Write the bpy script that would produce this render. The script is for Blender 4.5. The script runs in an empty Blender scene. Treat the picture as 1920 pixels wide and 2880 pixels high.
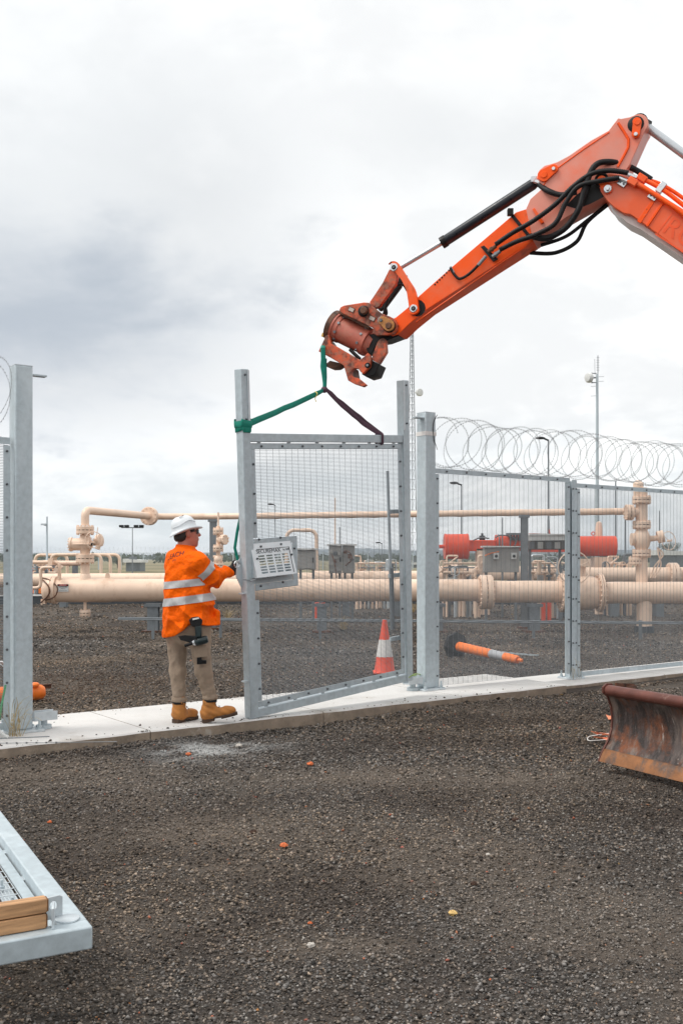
import bpy, bmesh, math, random
import numpy as np
from mathutils import Vector, Matrix, noise as mnoise

# ------------------------------------------------------------------ camera, sky, sun, exposure
FPX, HORIZON, CAMZ = 2800.0, 1572.0, 1.5          # focal length in photo pixels, horizon row, eye height
scene = bpy.context.scene
col = scene.collection
cam_d = bpy.data.cameras.new('camera'); cam = bpy.data.objects.new('camera', cam_d); col.objects.link(cam)
cam_d.sensor_fit = 'VERTICAL'; cam_d.sensor_height = 36.0; cam_d.lens = 36.0 * FPX / 2880.0
cam_d.shift_y = (HORIZON - 1440.0) / 2880.0
cam_d.clip_start = 0.05; cam_d.clip_end = 20000
cam.location = (0, 0, CAMZ); cam.rotation_euler = (math.radians(90), 0, 0)
scene.camera = cam
vs = scene.view_settings
vs.view_transform = 'Standard'; vs.look = 'None'; vs.exposure = 0.5; vs.gamma = 1.0; vs.use_curve_mapping = False
scene.cycles.max_bounces = 6; scene.cycles.transparent_max_bounces = 8

SUN_TO = Vector((-0.62, -0.18, 0.95)).normalized()   # towards the sun behind the cloud
def build_world():
    w = bpy.data.worlds.new('World'); scene.world = w; w.use_nodes = True
    nt = w.node_tree; N = nt.nodes; L = nt.links
    for n in list(N): N.remove(n)
    out = N.new('ShaderNodeOutputWorld'); bg = N.new('ShaderNodeBackground'); bg.inputs[1].default_value = 0.1
    L.new(bg.outputs[0], out.inputs[0])
    sky = N.new('ShaderNodeTexSky'); sky.sky_type = 'NISHITA'; sky.sun_disc = False
    sky.sun_elevation = math.asin(SUN_TO.z); sky.sun_rotation = math.atan2(SUN_TO.x, SUN_TO.y)
    sky.air_density = 1.0; sky.dust_density = 2.0
    tc = N.new('ShaderNodeTexCoord')
    def vm(op, a, b=None):
        n = N.new('ShaderNodeVectorMath'); n.operation = op
        for i, x in enumerate((a, b)):
            if x is None: continue
            if isinstance(x, (tuple, list)): n.inputs[i].default_value = x
            else: L.new(x, n.inputs[i])
        return n
    def ma(op, a, b=None, clamp=False):
        n = N.new('ShaderNodeMath'); n.operation = op; n.use_clamp = clamp
        for i, x in enumerate((a, b)):
            if x is None: continue
            if isinstance(x, (int, float)): n.inputs[i].default_value = x
            else: L.new(x, n.inputs[i])
        return n.outputs[0]
    def mr(x, a, b, c, d, smooth=True):
        n = N.new('ShaderNodeMapRange'); n.interpolation_type = 'SMOOTHSTEP' if smooth else 'LINEAR'
        L.new(x, n.inputs[0])
        for i, q in enumerate((a, b, c, d)): n.inputs[i + 1].default_value = q
        return n.outputs[0]
    def mix(f, a, b):
        n = N.new('ShaderNodeMix'); n.data_type = 'RGBA'
        if isinstance(f, (int, float)): n.inputs[0].default_value = f
        else: L.new(f, n.inputs[0])
        for i, q in ((6, a), (7, b)):
            if isinstance(q, tuple): n.inputs[i].default_value = q + (1,)
            else: L.new(q, n.inputs[i])
        return n.outputs[2]
    d = tc.outputs['Generated']
    sep = N.new('ShaderNodeSeparateXYZ'); L.new(d, sep.inputs[0])
    zz = ma('ADD', ma('MAXIMUM', sep.outputs[2], 0.0), 0.32)
    cx = ma('DIVIDE', sep.outputs[0], zz); cy = ma('DIVIDE', sep.outputs[1], zz)
    cmb = N.new('ShaderNodeCombineXYZ'); L.new(cx, cmb.inputs[0]); L.new(cy, cmb.inputs[1]); L.new(ma('MULTIPLY', sep.outputs[2], 1.1), cmb.inputs[2])
    def noise(scale, det, rough, dist, off):
        n = N.new('ShaderNodeTexNoise'); L.new(vm('ADD', cmb.outputs[0], off).outputs[0], n.inputs['Vector'])
        n.inputs['Scale'].default_value = scale; n.inputs['Detail'].default_value = det
        n.inputs['Roughness'].default_value = rough; n.inputs['Distortion'].default_value = dist
        return n.outputs[0]
    n1 = noise(1.6, 7, 0.55, 0.35, (3.1, 0.4, 0.0)); n2 = noise(4.5, 8, 0.6, 0.2, (0.0, 7.3, 2.0))
    nn = ma('ADD', ma('MULTIPLY', n1, 0.65), ma('MULTIPLY', n2, 0.35))
    wob = ma('MULTIPLY', ma('SUBTRACT', nn, 0.5), 1.1)
    def bank(px, py, sx, sy):           # a cloud bank around one compass direction, ragged by the noise
        c = Vector(((px - 960) / FPX, 1.0, (HORIZON - py) / FPX)).normalized()
        dif = vm('SUBTRACT', d, tuple(c)).outputs[0]
        ln = vm('LENGTH', vm('MULTIPLY', dif, (FPX / sx, FPX / sx, FPX / sy)).outputs[0]).outputs['Value']
        return mr(ma('SUBTRACT', ln, ma('MULTIPLY', wob, 3.4)), 0.10, 1.35, 1.0, 0.0)
    b1 = bank(20, 900, 820, 330); b2 = bank(1330, 380, 520, 260); b3 = bank(120, 400, 950, 540); b4 = bank(560, 560, 380, 330)
    cloud = mix(mr(nn, 0.40, 0.58, 0.0, 1.0), (6.7, 6.82, 6.9), (9.2, 9.2, 9.1))
    cloud = mix(ma('MULTIPLY', b3, 0.52), cloud, (5.2, 5.5, 5.75))
    cloud = mix(ma('MULTIPLY', b2, 0.55), cloud, (5.6, 5.8, 5.95))
    cloud = mix(ma('MULTIPLY', b4, 0.50), cloud, (5.1, 5.3, 5.5))
    cloud = mix(ma('MULTIPLY', b1, 0.85), cloud, (3.1, 3.55, 4.15))
    # thin blue gaps low over the horizon, where the cloud deck breaks
    low = mr(sep.outputs[2], 0.0, 0.16, 1.0, 0.0)
    gap = ma('MULTIPLY', low, mr(n1, 0.30, 0.66, 0.75, 0.18))
    pale = mix(0.55, sky.outputs[0], (9.0, 9.6, 9.9))
    fin = mix(gap, cloud, (5.5, 6.2, 6.6)); fin = mix(ma('MULTIPLY', gap, 0.22), fin, sky.outputs[0])
    L.new(fin, bg.inputs[0])
build_world()
sun_d = bpy.data.lights.new('sun', 'SUN'); sun_d.energy = 1.5; sun_d.angle = math.radians(22); sun_d.color = (1.0, 0.96, 0.9)
sun = bpy.data.objects.new('sun', sun_d); col.objects.link(sun); sun.location = (-6, 4, 12)
sun.rotation_euler = SUN_TO.to_track_quat('Z', 'Y').to_euler()

# ------------------------------------------------------------------ helpers
random.seed(7); rng = np.random.default_rng(11)
V = Vector
def W(px, py, y):            # photo pixel + depth -> world point
    return V(((px - 960) * y / FPX, y, CAMZ - (py - HORIZON) * y / FPX))
def G(px, py, z=0.0):        # photo pixel lying at height z
    return W(px, py, (CAMZ - z) * FPX / (py - HORIZON))
class Plane:                 # a plane of real things, so outlines read off the photo get true sizes
    def __init__(s, o, u, w):
        s.o = V(o); s.u = V(u).normalized(); s.w = V(w).normalized(); s.n = s.u.cross(s.w).normalized()
        if s.n.dot(V((0, 0, CAMZ)) - s.o) < 0: s.n = -s.n
    def px(s, x, y, off=0.0):
        o = s.o + s.n * off; c = V((0, 0, CAMZ)); r = V(((x - 960) / FPX, 1, -(y - HORIZON) / FPX))
        return c + r * ((o - c).dot(s.n) / r.dot(s.n))
    def at(s, u, w, off=0.0): return s.o + s.u * u + s.w * w + s.n * off
def frame(z):                # orthonormal axes with third axis z
    z = V(z).normalized(); t = V((0, 0, 1)) if abs(z.z) < 0.9 else V((1, 0, 0))
    x = t.cross(z).normalized(); return x, z.cross(x), z
class MB:
    def __init__(s): s.v = []; s.f = []
    def add(s, vs_, fs):
        b = len(s.v); s.v.extend(V(q) for q in vs_); s.f.extend(tuple(i + b for i in q) for q in fs); return s
    def box(s, c, size, ax=None):
        c = V(c); x, y, z = ax if ax else (V((1, 0, 0)), V((0, 1, 0)), V((0, 0, 1)))
        a, b, d = (q / 2 for q in size)
        vs_ = [c + x * (i * a) + y * (j * b) + z * (k * d) for k in (-1, 1) for j in (-1, 1) for i in (-1, 1)]
        return s.add(vs_, [(0, 2, 3, 1), (4, 5, 7, 6), (0, 1, 5, 4), (2, 6, 7, 3), (0, 4, 6, 2), (1, 3, 7, 5)])
    def beam(s, p0, p1, w, h, up=(0, 0, 1)):      # w across, h along up
        p0 = V(p0); p1 = V(p1); z = (p1 - p0).normalized(); x = V(up).cross(z)
        x = frame(z)[0] if x.length < 1e-4 else x.normalized(); y = z.cross(x)
        return s.box((p0 + p1) / 2, (w, h, (p1 - p0).length), (x, y, z))
    def cyl(s, p0, p1, r0, r1=None, n=16): return s.lathe(p0, V(p1) - V(p0), [(0, r0), ((V(p1) - V(p0)).length, r0 if r1 is None else r1)], n)
    def lathe(s, p0, axis, prof, n=20, cap=True):
        p0 = V(p0); x, y, z = frame(axis); vs_ = []; fs = []
        for t, r in prof:
            for k in range(n):
                a = 2 * math.pi * k / n; vs_.append(p0 + z * t + (x * math.cos(a) + y * math.sin(a)) * max(r, 1e-5))
        m = len(prof)
        for i in range(m - 1):
            for k in range(n):
                k2 = (k + 1) % n; fs.append((i * n + k, i * n + k2, (i + 1) * n + k2, (i + 1) * n + k))
        if cap: fs.append(tuple(range(n - 1, -1, -1))); fs.append(tuple((m - 1) * n + k for k in range(n)))
        return s.add(vs_, fs)
    def tube(s, pts, r, n=8, cap=True, closed=False):
        pts = [V(p) for p in pts]; m = len(pts); rs = r if isinstance(r, (list, tuple)) else [r] * m
        vs_ = []; fs = []; t0 = (pts[1] - pts[0]).normalized(); x = frame(t0)[0]
        for i, p in enumerate(pts):
            if closed: t = (pts[(i + 1) % m] - pts[i - 1]).normalized()
            else: t = ((pts[min(i + 1, m - 1)] - pts[max(i - 1, 0)]).normalized()) if m > 2 else t0
            x = (x - t * x.dot(t)).normalized(); y = t.cross(x)
            for k in range(n):
                a = 2 * math.pi * (k + 0.5) / n; vs_.append(p + (x * math.cos(a) + y * math.sin(a)) * rs[i])
        for i in range(m if closed else m - 1):
            j = (i + 1) % m
            for k in range(n):
                k2 = (k + 1) % n; fs.append((i * n + k, i * n + k2, j * n + k2, j * n + k))
        if cap and not closed: fs.append(tuple(range(n - 1, -1, -1))); fs.append(tuple((m - 1) * n + k for k in range(n)))
        return s.add(vs_, fs)
    def prism(s, poly, off):
        poly = [V(p) for p in poly]; n = len(poly); off = V(off)
        return s.add(poly + [p + off for p in poly], [tuple(range(n)), tuple(range(2 * n - 1, n - 1, -1))] + [(i, i + n, (i + 1) % n + n, (i + 1) % n) for i in range(n)])
    def torus(s, c, axis, R, r, n=28, m=6):
        x, y, z = frame(axis); c = V(c)
        return s.tube([c + (x * math.cos(2 * math.pi * k / n) + y * math.sin(2 * math.pi * k / n)) * R for k in range(n)], r, m, closed=True)
    def ell(s, c, rad, ax=None, n=16, m=10, cut=-1.0):
        x, y, z = ax if ax else (V((1, 0, 0)), V((0, 1, 0)), V((0, 0, 1))); c = V(c); vs_ = []; fs = []
        a0 = math.asin(max(-1, cut))
        for i in range(m + 1):
            t = a0 + (math.pi / 2 - a0) * i / m
            for k in range(n):
                a = 2 * math.pi * k / n
                vs_.append(c + x * (rad[0] * max(math.cos(t), 1e-4) * math.cos(a)) + y * (rad[1] * max(math.cos(t), 1e-4) * math.sin(a)) + z * (rad[2] * math.sin(t)))
        for i in range(m):
            for k in range(n):
                k2 = (k + 1) % n; fs.append((i * n + k, i * n + k2, (i + 1) * n + k2, (i + 1) * n + k))
        return s.add(vs_, fs)
    def bolts(s, c, axis, R, n, r=0.012, h=0.02, ph=0.0):
        x, y, z = frame(axis)
        for k in range(n):
            a = 2 * math.pi * k / n + ph; p = V(c) + (x * math.cos(a) + y * math.sin(a)) * R
            s.cyl(p, p + z * h, r, n=6)
        return s
def bez(ctrl, n=24):         # Catmull-Rom through control points
    P = [V(c) for c in ctrl]; out = []; m = len(P)
    for i in range(m - 1):
        a, b, c, d = P[max(i - 1, 0)], P[i], P[i + 1], P[min(i + 2, m - 1)]
        k = max(2, n // (m - 1))
        for j in range(k):
            t = j / k
            out.append(0.5 * ((2 * b) + (c - a) * t + (2 * a - 5 * b + 4 * c - d) * t * t + (3 * b - a - 3 * c + d) * t ** 3))
    return out + [P[-1]]
def fillet(pts, r, k=6):     # round the corners of a polyline (pipe bends)
    P = [V(p) for p in pts]; out = [P[0]]
    for i in range(1, len(P) - 1):
        a = (P[i - 1] - P[i]).normalized(); b = (P[i + 1] - P[i]).normalized()
        rr = min(r, (P[i - 1] - P[i]).length * 0.49, (P[i + 1] - P[i]).length * 0.49)
        s_, e_ = P[i] + a * rr, P[i] + b * rr
        for j in range(k + 1):
            t = j / k; out.append(s_ * (1 - t) ** 2 + P[i] * 2 * t * (1 - t) + e_ * t * t)
    return out + [P[-1]]
ORG = {}
def link(o, parent, label=None, cat=None, group=None, kind=None):
    col.objects.link(o)
    if parent is not None: o.parent = parent
    if label: o['label'] = label
    if cat: o['category'] = cat
    if group: o['group'] = group
    if kind: o['kind'] = kind
    return o
def thing(name, label, cat, loc=(0, 0, 0), group=None):
    o = bpy.data.objects.new(name, None); o.empty_display_size = 0.2; o.location = loc
    ORG[o.name] = V(loc); return link(o, None, label, cat, group)
def mesh_of(name, verts, faces, m, smooth=None, org=V((0, 0, 0)), fix=True):
    me = bpy.data.meshes.new(name); me.from_pydata([tuple(v - org) for v in verts], [], faces)
    if fix:
        bm = bmesh.new(); bm.from_mesh(me); bmesh.ops.recalc_face_normals(bm, faces=bm.faces); bm.to_mesh(me); bm.free()
    if smooth is not None:
        me.polygons.foreach_set('use_smooth', [True] * len(me.polygons)); me.set_sharp_from_angle(angle=math.radians(smooth))
    if m: me.materials.append(m)
    return me
def R(name, mb, m, parent=None, label=None, cat=None, group=None, kind=None, smooth=None, bevel=0, loc=None, fix=True):
    org = ORG[parent.name] if parent is not None else (V(loc) if loc is not None else V((0, 0, 0)))
    me = mesh_of(name, mb.v, mb.f, m, smooth, org, fix)
    o = bpy.data.objects.new(name, me)
    if parent is None: o.location = org
    ORG[o.name] = org
    if bevel:
        b = o.modifiers.new('bevel', 'BEVEL'); b.width = bevel; b.segments = 2; b.limit_method = 'ANGLE'; b.angle_limit = math.radians(40)
        if smooth is None:
            me.polygons.foreach_set('use_smooth', [True] * len(me.polygons)); me.set_sharp_from_angle(angle=math.radians(60))
    return link(o, parent, label, cat, group, kind)
def inst(name, me, parent, pos, ax=None):     # many alike pieces share one mesh
    o = bpy.data.objects.new(name, me); org = ORG[parent.name] if parent is not None else V((0, 0, 0))
    M = Matrix.Identity(4)
    if ax:
        for j in range(3):
            for i in range(3): M[i][j] = ax[j][i]
    M.translation = V(pos) - org; o.matrix_local = M
    ORG[o.name] = V(pos); return link(o, parent)
def text_verts(body, size, extrude=0.001, align='CENTER'):
    c = bpy.data.curves.new('t', 'FONT'); c.body = body; c.size = size; c.extrude = extrude; c.align_x = align; c.align_y = 'CENTER'
    o = bpy.data.objects.new('t', c); col.objects.link(o)
    dg = bpy.context.evaluated_depsgraph_get(); dg.update(); me = bpy.data.meshes.new_from_object(o.evaluated_get(dg))
    vs_ = [v.co.copy() for v in me.vertices]; fs = [tuple(p.vertices) for p in me.polygons]
    bpy.data.objects.remove(o); bpy.data.curves.remove(c); bpy.data.meshes.remove(me)
    return vs_, fs
def put_text(mb, body, size, o, x, y, extrude=0.0008, align='CENTER'):
    vs_, fs = text_verts(body, size, extrude, align); z = V(x).cross(V(y))
    return mb.add([V(o) + V(x) * v.x + V(y) * v.y + z * v.z for v in vs_], fs)

# ------------------------------------------------------------------ materials
def mat(name, c, rough=0.5, metal=0.0, var=0.12, scale=6.0, c2=None, thr=None, bump=0.0, bscale=80.0, bdist=0.01, stretch=None, rot=0.0, spec=0.5, coat=0.0, sheen=0.0, mid=None):
    m = bpy.data.materials.new(name); m.use_nodes = True; nt = m.node_tree; N = nt.nodes; L = nt.links
    b = N['Principled BSDF']; b.inputs['Roughness'].default_value = rough; b.inputs['Metallic'].default_value = metal
    b.inputs['Specular IOR Level'].default_value = spec
    if coat: b.inputs['Coat Weight'].default_value = coat; b.inputs['Coat Roughness'].default_value = 0.25
    if sheen: b.inputs['Sheen Weight'].default_value = sheen
    ge = N.new('ShaderNodeNewGeometry'); src = ge.outputs['Position']
    if rot:
        rv = N.new('ShaderNodeVectorRotate'); rv.rotation_type = 'Z_AXIS'; rv.inputs['Angle'].default_value = rot; L.new(src, rv.inputs['Vector']); src = rv.outputs[0]
    if stretch:
        mp = N.new('ShaderNodeVectorMath'); mp.operation = 'MULTIPLY'; mp.inputs[1].default_value = stretch; L.new(src, mp.inputs[0]); src = mp.outputs[0]
    n = N.new('ShaderNodeTexNoise'); n.inputs['Scale'].default_value = scale; n.inputs['Detail'].default_value = 8; n.inputs['Roughness'].default_value = 0.62
    L.new(src, n.inputs['Vector'])
    r = N.new('ShaderNodeValToRGB'); L.new(n.outputs[0], r.inputs[0]); e = r.color_ramp.elements
    lo = tuple(max(0, x * (1 - var)) for x in c); hi = tuple(min(1, x * (1 + var)) for x in c)
    if c2 is None: e[0].position = 0.32; e[1].position = 0.68; e[0].color = lo + (1,); e[1].color = hi + (1,)
    else:
        t = thr if thr else (0.45, 0.6)
        e[0].position = t[0]; e[1].position = t[1]; e[0].color = c + (1,); e[1].color = c2 + (1,)
        if mid:
            q = e.new((t[0] + t[1]) / 2); q.color = mid + (1,)
    L.new(r.outputs[0], b.inputs['Base Color'])
    rr = N.new('ShaderNodeMapRange'); L.new(n.outputs[0], rr.inputs[0]); rr.inputs[1].default_value = 0.3; rr.inputs[2].default_value = 0.7
    rr.inputs[3].default_value = max(0.05, rough - 0.1); rr.inputs[4].default_value = min(1, rough + 0.12); L.new(rr.outputs[0], b.inputs['Roughness'])
    if bump:
        n2 = N.new('ShaderNodeTexNoise'); n2.inputs['Scale'].default_value = bscale; n2.inputs['Detail'].default_value = 5; L.new(ge.outputs['Position'], n2.inputs['Vector'])
        bp = N.new('ShaderNodeBump'); bp.inputs['Strength'].default_value = bump; bp.inputs['Distance'].default_value = bdist
        L.new(n2.outputs[0], bp.inputs['Height']); L.new(bp.outputs[0], b.inputs['Normal'])
    return m
def layer(m, c, scale, t0, t1, stretch=None, rough=None, amount=1.0, detail=8.0):   # a second, sparser colour (grease, rust, scuffs) over a material
    nt = m.node_tree; N = nt.nodes; L = nt.links; b = N['Principled BSDF']
    ge = N.new('ShaderNodeNewGeometry'); src = ge.outputs['Position']
    if stretch:
        mp = N.new('ShaderNodeVectorMath'); mp.operation = 'MULTIPLY'; mp.inputs[1].default_value = stretch; L.new(src, mp.inputs[0]); src = mp.outputs[0]
    n = N.new('ShaderNodeTexNoise'); n.inputs['Scale'].default_value = scale; n.inputs['Detail'].default_value = detail; n.inputs['Roughness'].default_value = 0.65
    L.new(src, n.inputs['Vector'])
    mr = N.new('ShaderNodeMapRange'); mr.interpolation_type = 'SMOOTHSTEP'; L.new(n.outputs[0], mr.inputs[0])
    for i, q in enumerate((t0, t1, 0.0, amount)): mr.inputs[i + 1].default_value = q
    old = b.inputs['Base Color'].links[0].from_socket
    mx = N.new('ShaderNodeMix'); mx.data_type = 'RGBA'; L.new(mr.outputs[0], mx.inputs[0]); L.new(old, mx.inputs[6]); mx.inputs[7].default_value = c + (1,)
    L.new(mx.outputs[2], b.inputs['Base Color'])
    if rough is not None:
        oldr = b.inputs['Roughness'].links[0].from_socket
        mx2 = N.new('ShaderNodeMix'); L.new(mr.outputs[0], mx2.inputs[0]); L.new(oldr, mx2.inputs[2]); mx2.inputs[3].default_value = rough
        L.new(mx2.outputs[0], b.inputs['Roughness'])
    return m
GALV = layer(layer(mat('galvanised_steel', (0.445, 0.51, 0.545), 0.5, 0.2, 0.12, 22, bump=0.04, bscale=140), (0.62, 0.685, 0.72), 2.6, 0.47, 0.72, (1, 1, 0.4), 0.42, 0.6), (0.35, 0.395, 0.42), 5.0, 0.60, 0.78, (1, 1, 0.25), 0.5, 0.4)
GALV_L = layer(mat('new_galvanised_sheet', (0.55, 0.60, 0.63), 0.42, 0.35, 0.10, 12), (0.42, 0.47, 0.50), 30, 0.55, 0.7, None, 0.5, 0.5)
WIRE = mat('wire_steel', (0.25, 0.27, 0.29), 0.5, 0.4, 0.1)
RAZOR = mat('razor_wire_steel', (0.26, 0.27, 0.28), 0.45, 0.7, 0.15)
BOLT = mat('bolt_steel', (0.13, 0.14, 0.15), 0.5, 0.6, 0.2, 60)
BRIGHT = mat('bright_steel', (0.62, 0.64, 0.66), 0.28, 0.9, 0.1, 30)
CHROME = mat('chrome_rod', (0.55, 0.58, 0.61), 0.25, 0.45, 0.05)
ORANGE = layer(mat('orange_machine_paint', (1.0, 0.105, 0.010), 0.4, 0, 0.06, 3, spec=0.2), (0.12, 0.025, 0.012), 26, 0.66, 0.74, None, 0.6, 0.75)
layer(ORANGE, (0.78, 0.23, 0.13), 1.9, 0.46, 0.72, None, 0.34, 0.55); layer(ORANGE, (0.30, 0.06, 0.025), 6.0, 0.58, 0.74, (1, 1, .6), 0.55, 0.55); layer(ORANGE, (0.85, 0.42, 0.30), 60, 0.66, 0.72, (.3, .3, 1), 0.5, 0.6)
ORANGE_W = layer(layer(mat('worn_orange_paint', (0.60, 0.085, 0.022), 0.45, 0, 0.22, 9, bump=0.2, bscale=60), (0.05, 0.022, 0.015), 7, 0.44, 0.63, None, 0.6, 0.92), (0.30, 0.135, 0.085), 24, 0.48, 0.60, None, 0.65, 0.7)
FADED = layer(layer(mat('faded_orange_paint', (0.74, 0.27, 0.20), 0.36, 0, 0.07, 2.2, spec=0.5), (0.92, 0.13, 0.03), 1.7, 0.50, 0.78, None, 0.36, 0.75), (0.16, 0.04, 0.02), 34, 0.68, 0.75, None, 0.6, 0.7)
PINKY = layer(layer(mat('faded_red_paint', (0.50, 0.13, 0.085), 0.45, 0, 0.14, 14), (0.05, 0.03, 0.03), 22, 0.64, 0.72, (1, 1, 0.5), 0.6, 0.9), (0.42, 0.22, 0.16), 9, 0.5, 0.7, None, 0.5, 0.5)
GREASE = mat('black_grease', (0.008, 0.007, 0.007), 0.45, 0.0, 0.3, 30, bump=0.2, spec=0.25)
HOSE = mat('rubber_hose', (0.010, 0.010, 0.011), 0.5, 0, 0.2, 40, spec=0.25)
CYLB = mat('cylinder_paint', (0.010, 0.013, 0.020), 0.32, 0.0, 0.3, 12, spec=0.4)
RUSTW = layer(mat('rusty_worn_steel', (0.13, 0.055, 0.03), 0.6, 0.2, 0.4, 14, bump=0.3), (0.02, 0.015, 0.013), 9, 0.5, 0.7)
BLADE_M = layer(layer(layer(mat('blade_steel', (0.030, 0.022, 0.020), 0.6, 0.15, 0.3, 9, c2=(0.20, 0.066, 0.026), thr=(0.46, 0.66), bump=0.35, bscale=70, stretch=(1, 1, 0.75)), (0.185, 0.150, 0.130), 4.2, 0.46, 0.62, (1.8, 1.8, 0.5), 0.5, 0.85), (0.075, 0.056, 0.052), 10.0, 0.48, 0.62, (1.6, 1.6, 0.3), 0.5, 0.8), (0.46, 0.40, 0.36), 17, 0.63, 0.70, (1.5, 1.5, 0.25), 0.6, 0.85)
BLADE_E = layer(layer(mat('cutting_edge_steel', (0.27, 0.115, 0.045), 0.55, 0.3, 0.3, 8, bump=0.2), (0.10, 0.072, 0.06), 6, 0.44, 0.58, (1, 1, 0.5), 0.45, 0.85), (0.3, 0.24, 0.2), 22, 0.6, 0.7, None, 0.4, 0.5)
BLADE_T = layer(mat('blade_tube_rust', (0.13, 0.045, 0.033), 0.45, 0.2, 0.25, 10), (0.26, 0.16, 0.13), 24, 0.58, 0.7, None, 0.5, 0.6)
CONC = layer(layer(mat('concrete', (0.61, 0.60, 0.585), 0.85, 0, 0.06, 2.5, bump=0.12, bscale=120), (0.36, 0.32, 0.275), 1.7, 0.52, 0.76, None, 0.9, 0.7), (0.36, 0.33, 0.295), 40, 0.58, 0.70, None, 0.9, 0.6)
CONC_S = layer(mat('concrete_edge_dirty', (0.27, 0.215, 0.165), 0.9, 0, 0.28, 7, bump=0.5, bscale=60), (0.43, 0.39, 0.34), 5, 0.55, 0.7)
CREAM = layer(layer(mat('cream_pipe_paint', (0.80, 0.60, 0.465), 0.4, 0, 0.05, 3), (0.55, 0.36, 0.24), 4, 0.50, 0.74, (1, 1, 0.35), 0.5, 0.6), (0.28, 0.15, 0.085), 15, 0.64, 0.74, (1, 1, 0.3), 0.6, 0.6)
GREYP = mat('grey_steel_paint', (0.17, 0.19, 0.205), 0.5, 0.2, 0.15, 8)
GREYBOX = mat('grey_enclosure', (0.33, 0.325, 0.31), 0.45, 0.2, 0.1, 6)
WHITEP = mat('white_enclosure_paint', (0.62, 0.63, 0.62), 0.5, 0, 0.08)
DARKP = mat('dark_bund', (0.055, 0.065, 0.075), 0.7, 0, 0.25, 4)
REDP = mat('red_actuator_paint', (0.72, 0.075, 0.025), 0.4, 0, 0.1, 4)
BLACKP = mat('black_plastic', (0.008, 0.008, 0.009), 0.5, 0, 0.3, 50, spec=0.25)
TEALP = mat('dark_teal_plastic', (0.006, 0.018, 0.02), 0.4, 0, 0.2, 40)
HIVIS_C = mat('cone_orange', (0.80, 0.075, 0.025), 0.5, 0, 0.12, 12)
HIVIS_O = mat('bollard_orange', (0.92, 0.20, 0.02), 0.45, 0, 0.1, 10)
WHITE_R = mat('white_reflective', (0.72, 0.70, 0.68), 0.5, 0, 0.08, 20)
SILVER = mat('silver_reflective', (0.42, 0.43, 0.45), 0.4, 0.2, 0.1, 20)
GREEN = mat('green_sling', (0.0, 0.21, 0.15), 0.75, 0, 0.25, 40, bump=0.3, bscale=220)
PURPLE = mat('purple_sling', (0.085, 0.040, 0.062), 0.8, 0, 0.3, 40, bump=0.3, bscale=220)
TIMBER = layer(mat('timber', (0.42, 0.235, 0.115), 0.65, 0, 0.42, 4, stretch=(1.0, 14.0, 14.0), rot=-0.46, bump=0.2), (0.17, 0.08, 0.035), 9, 0.60, 0.72, None, 0.7, 0.7)
HOODP = mat('pale_hood_sheet', (0.70, 0.74, 0.77), 0.45, 0.1, 0.06, 14)
SHIRT = mat('hivis_shirt', (1.0, 0.135, 0.002), 0.8, 0, 0.09, 5, spec=0.12, bump=0.9, bscale=17, bdist=0.04)
TAPE = mat('grey_reflective_tape', (0.46, 0.455, 0.46), 0.55, 0.0, 0.08, 60)
PANTS = mat('khaki_cotton', (0.30, 0.225, 0.165), 0.85, 0, 0.16, 7, bump=0.6, bscale=24, bdist=0.02)
SKIN = mat('skin', (0.46, 0.165, 0.115), 0.5, 0, 0.12, 20)
HAIR = mat('dark_hair', (0.012, 0.009, 0.008), 0.6, 0, 0.3, 120, bump=0.4)
HELMET = mat('helmet_plastic', (0.70, 0.73, 0.76), 0.35, 0, 0.03)
BOOT = layer(mat('tan_nubuck', (0.42, 0.165, 0.035), 0.75, 0, 0.22, 16, bump=0.2), (0.20, 0.075, 0.02), 20, 0.56, 0.7, None, 0.8, 0.7)
SOLE = mat('boot_sole', (0.07, 0.040, 0.025), 0.8, 0, 0.3, 30)
GLOVE = mat('black_glove', (0.011, 0.009, 0.009), 0.55, 0, 0.3, 40, bump=0.2, spec=0.3)
NAVY = mat('navy_print', (0.05, 0.018, 0.03), 0.8, 0, 0.2, 80)
DRYGRASS = mat('dry_grass', (0.36, 0.27, 0.13), 0.8, 0, 0.3, 30)
GREENROPE = mat('green_rope', (0.10, 0.30, 0.16), 0.7, 0, 0.3, 80)
FOLIAGE = mat('eucalypt_leaves', (0.085, 0.11, 0.08), 0.7, 0, 0.4, 0.8)
BARK = mat('bark', (0.11, 0.085, 0.065), 0.9, 0, 0.3, 4)

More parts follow.
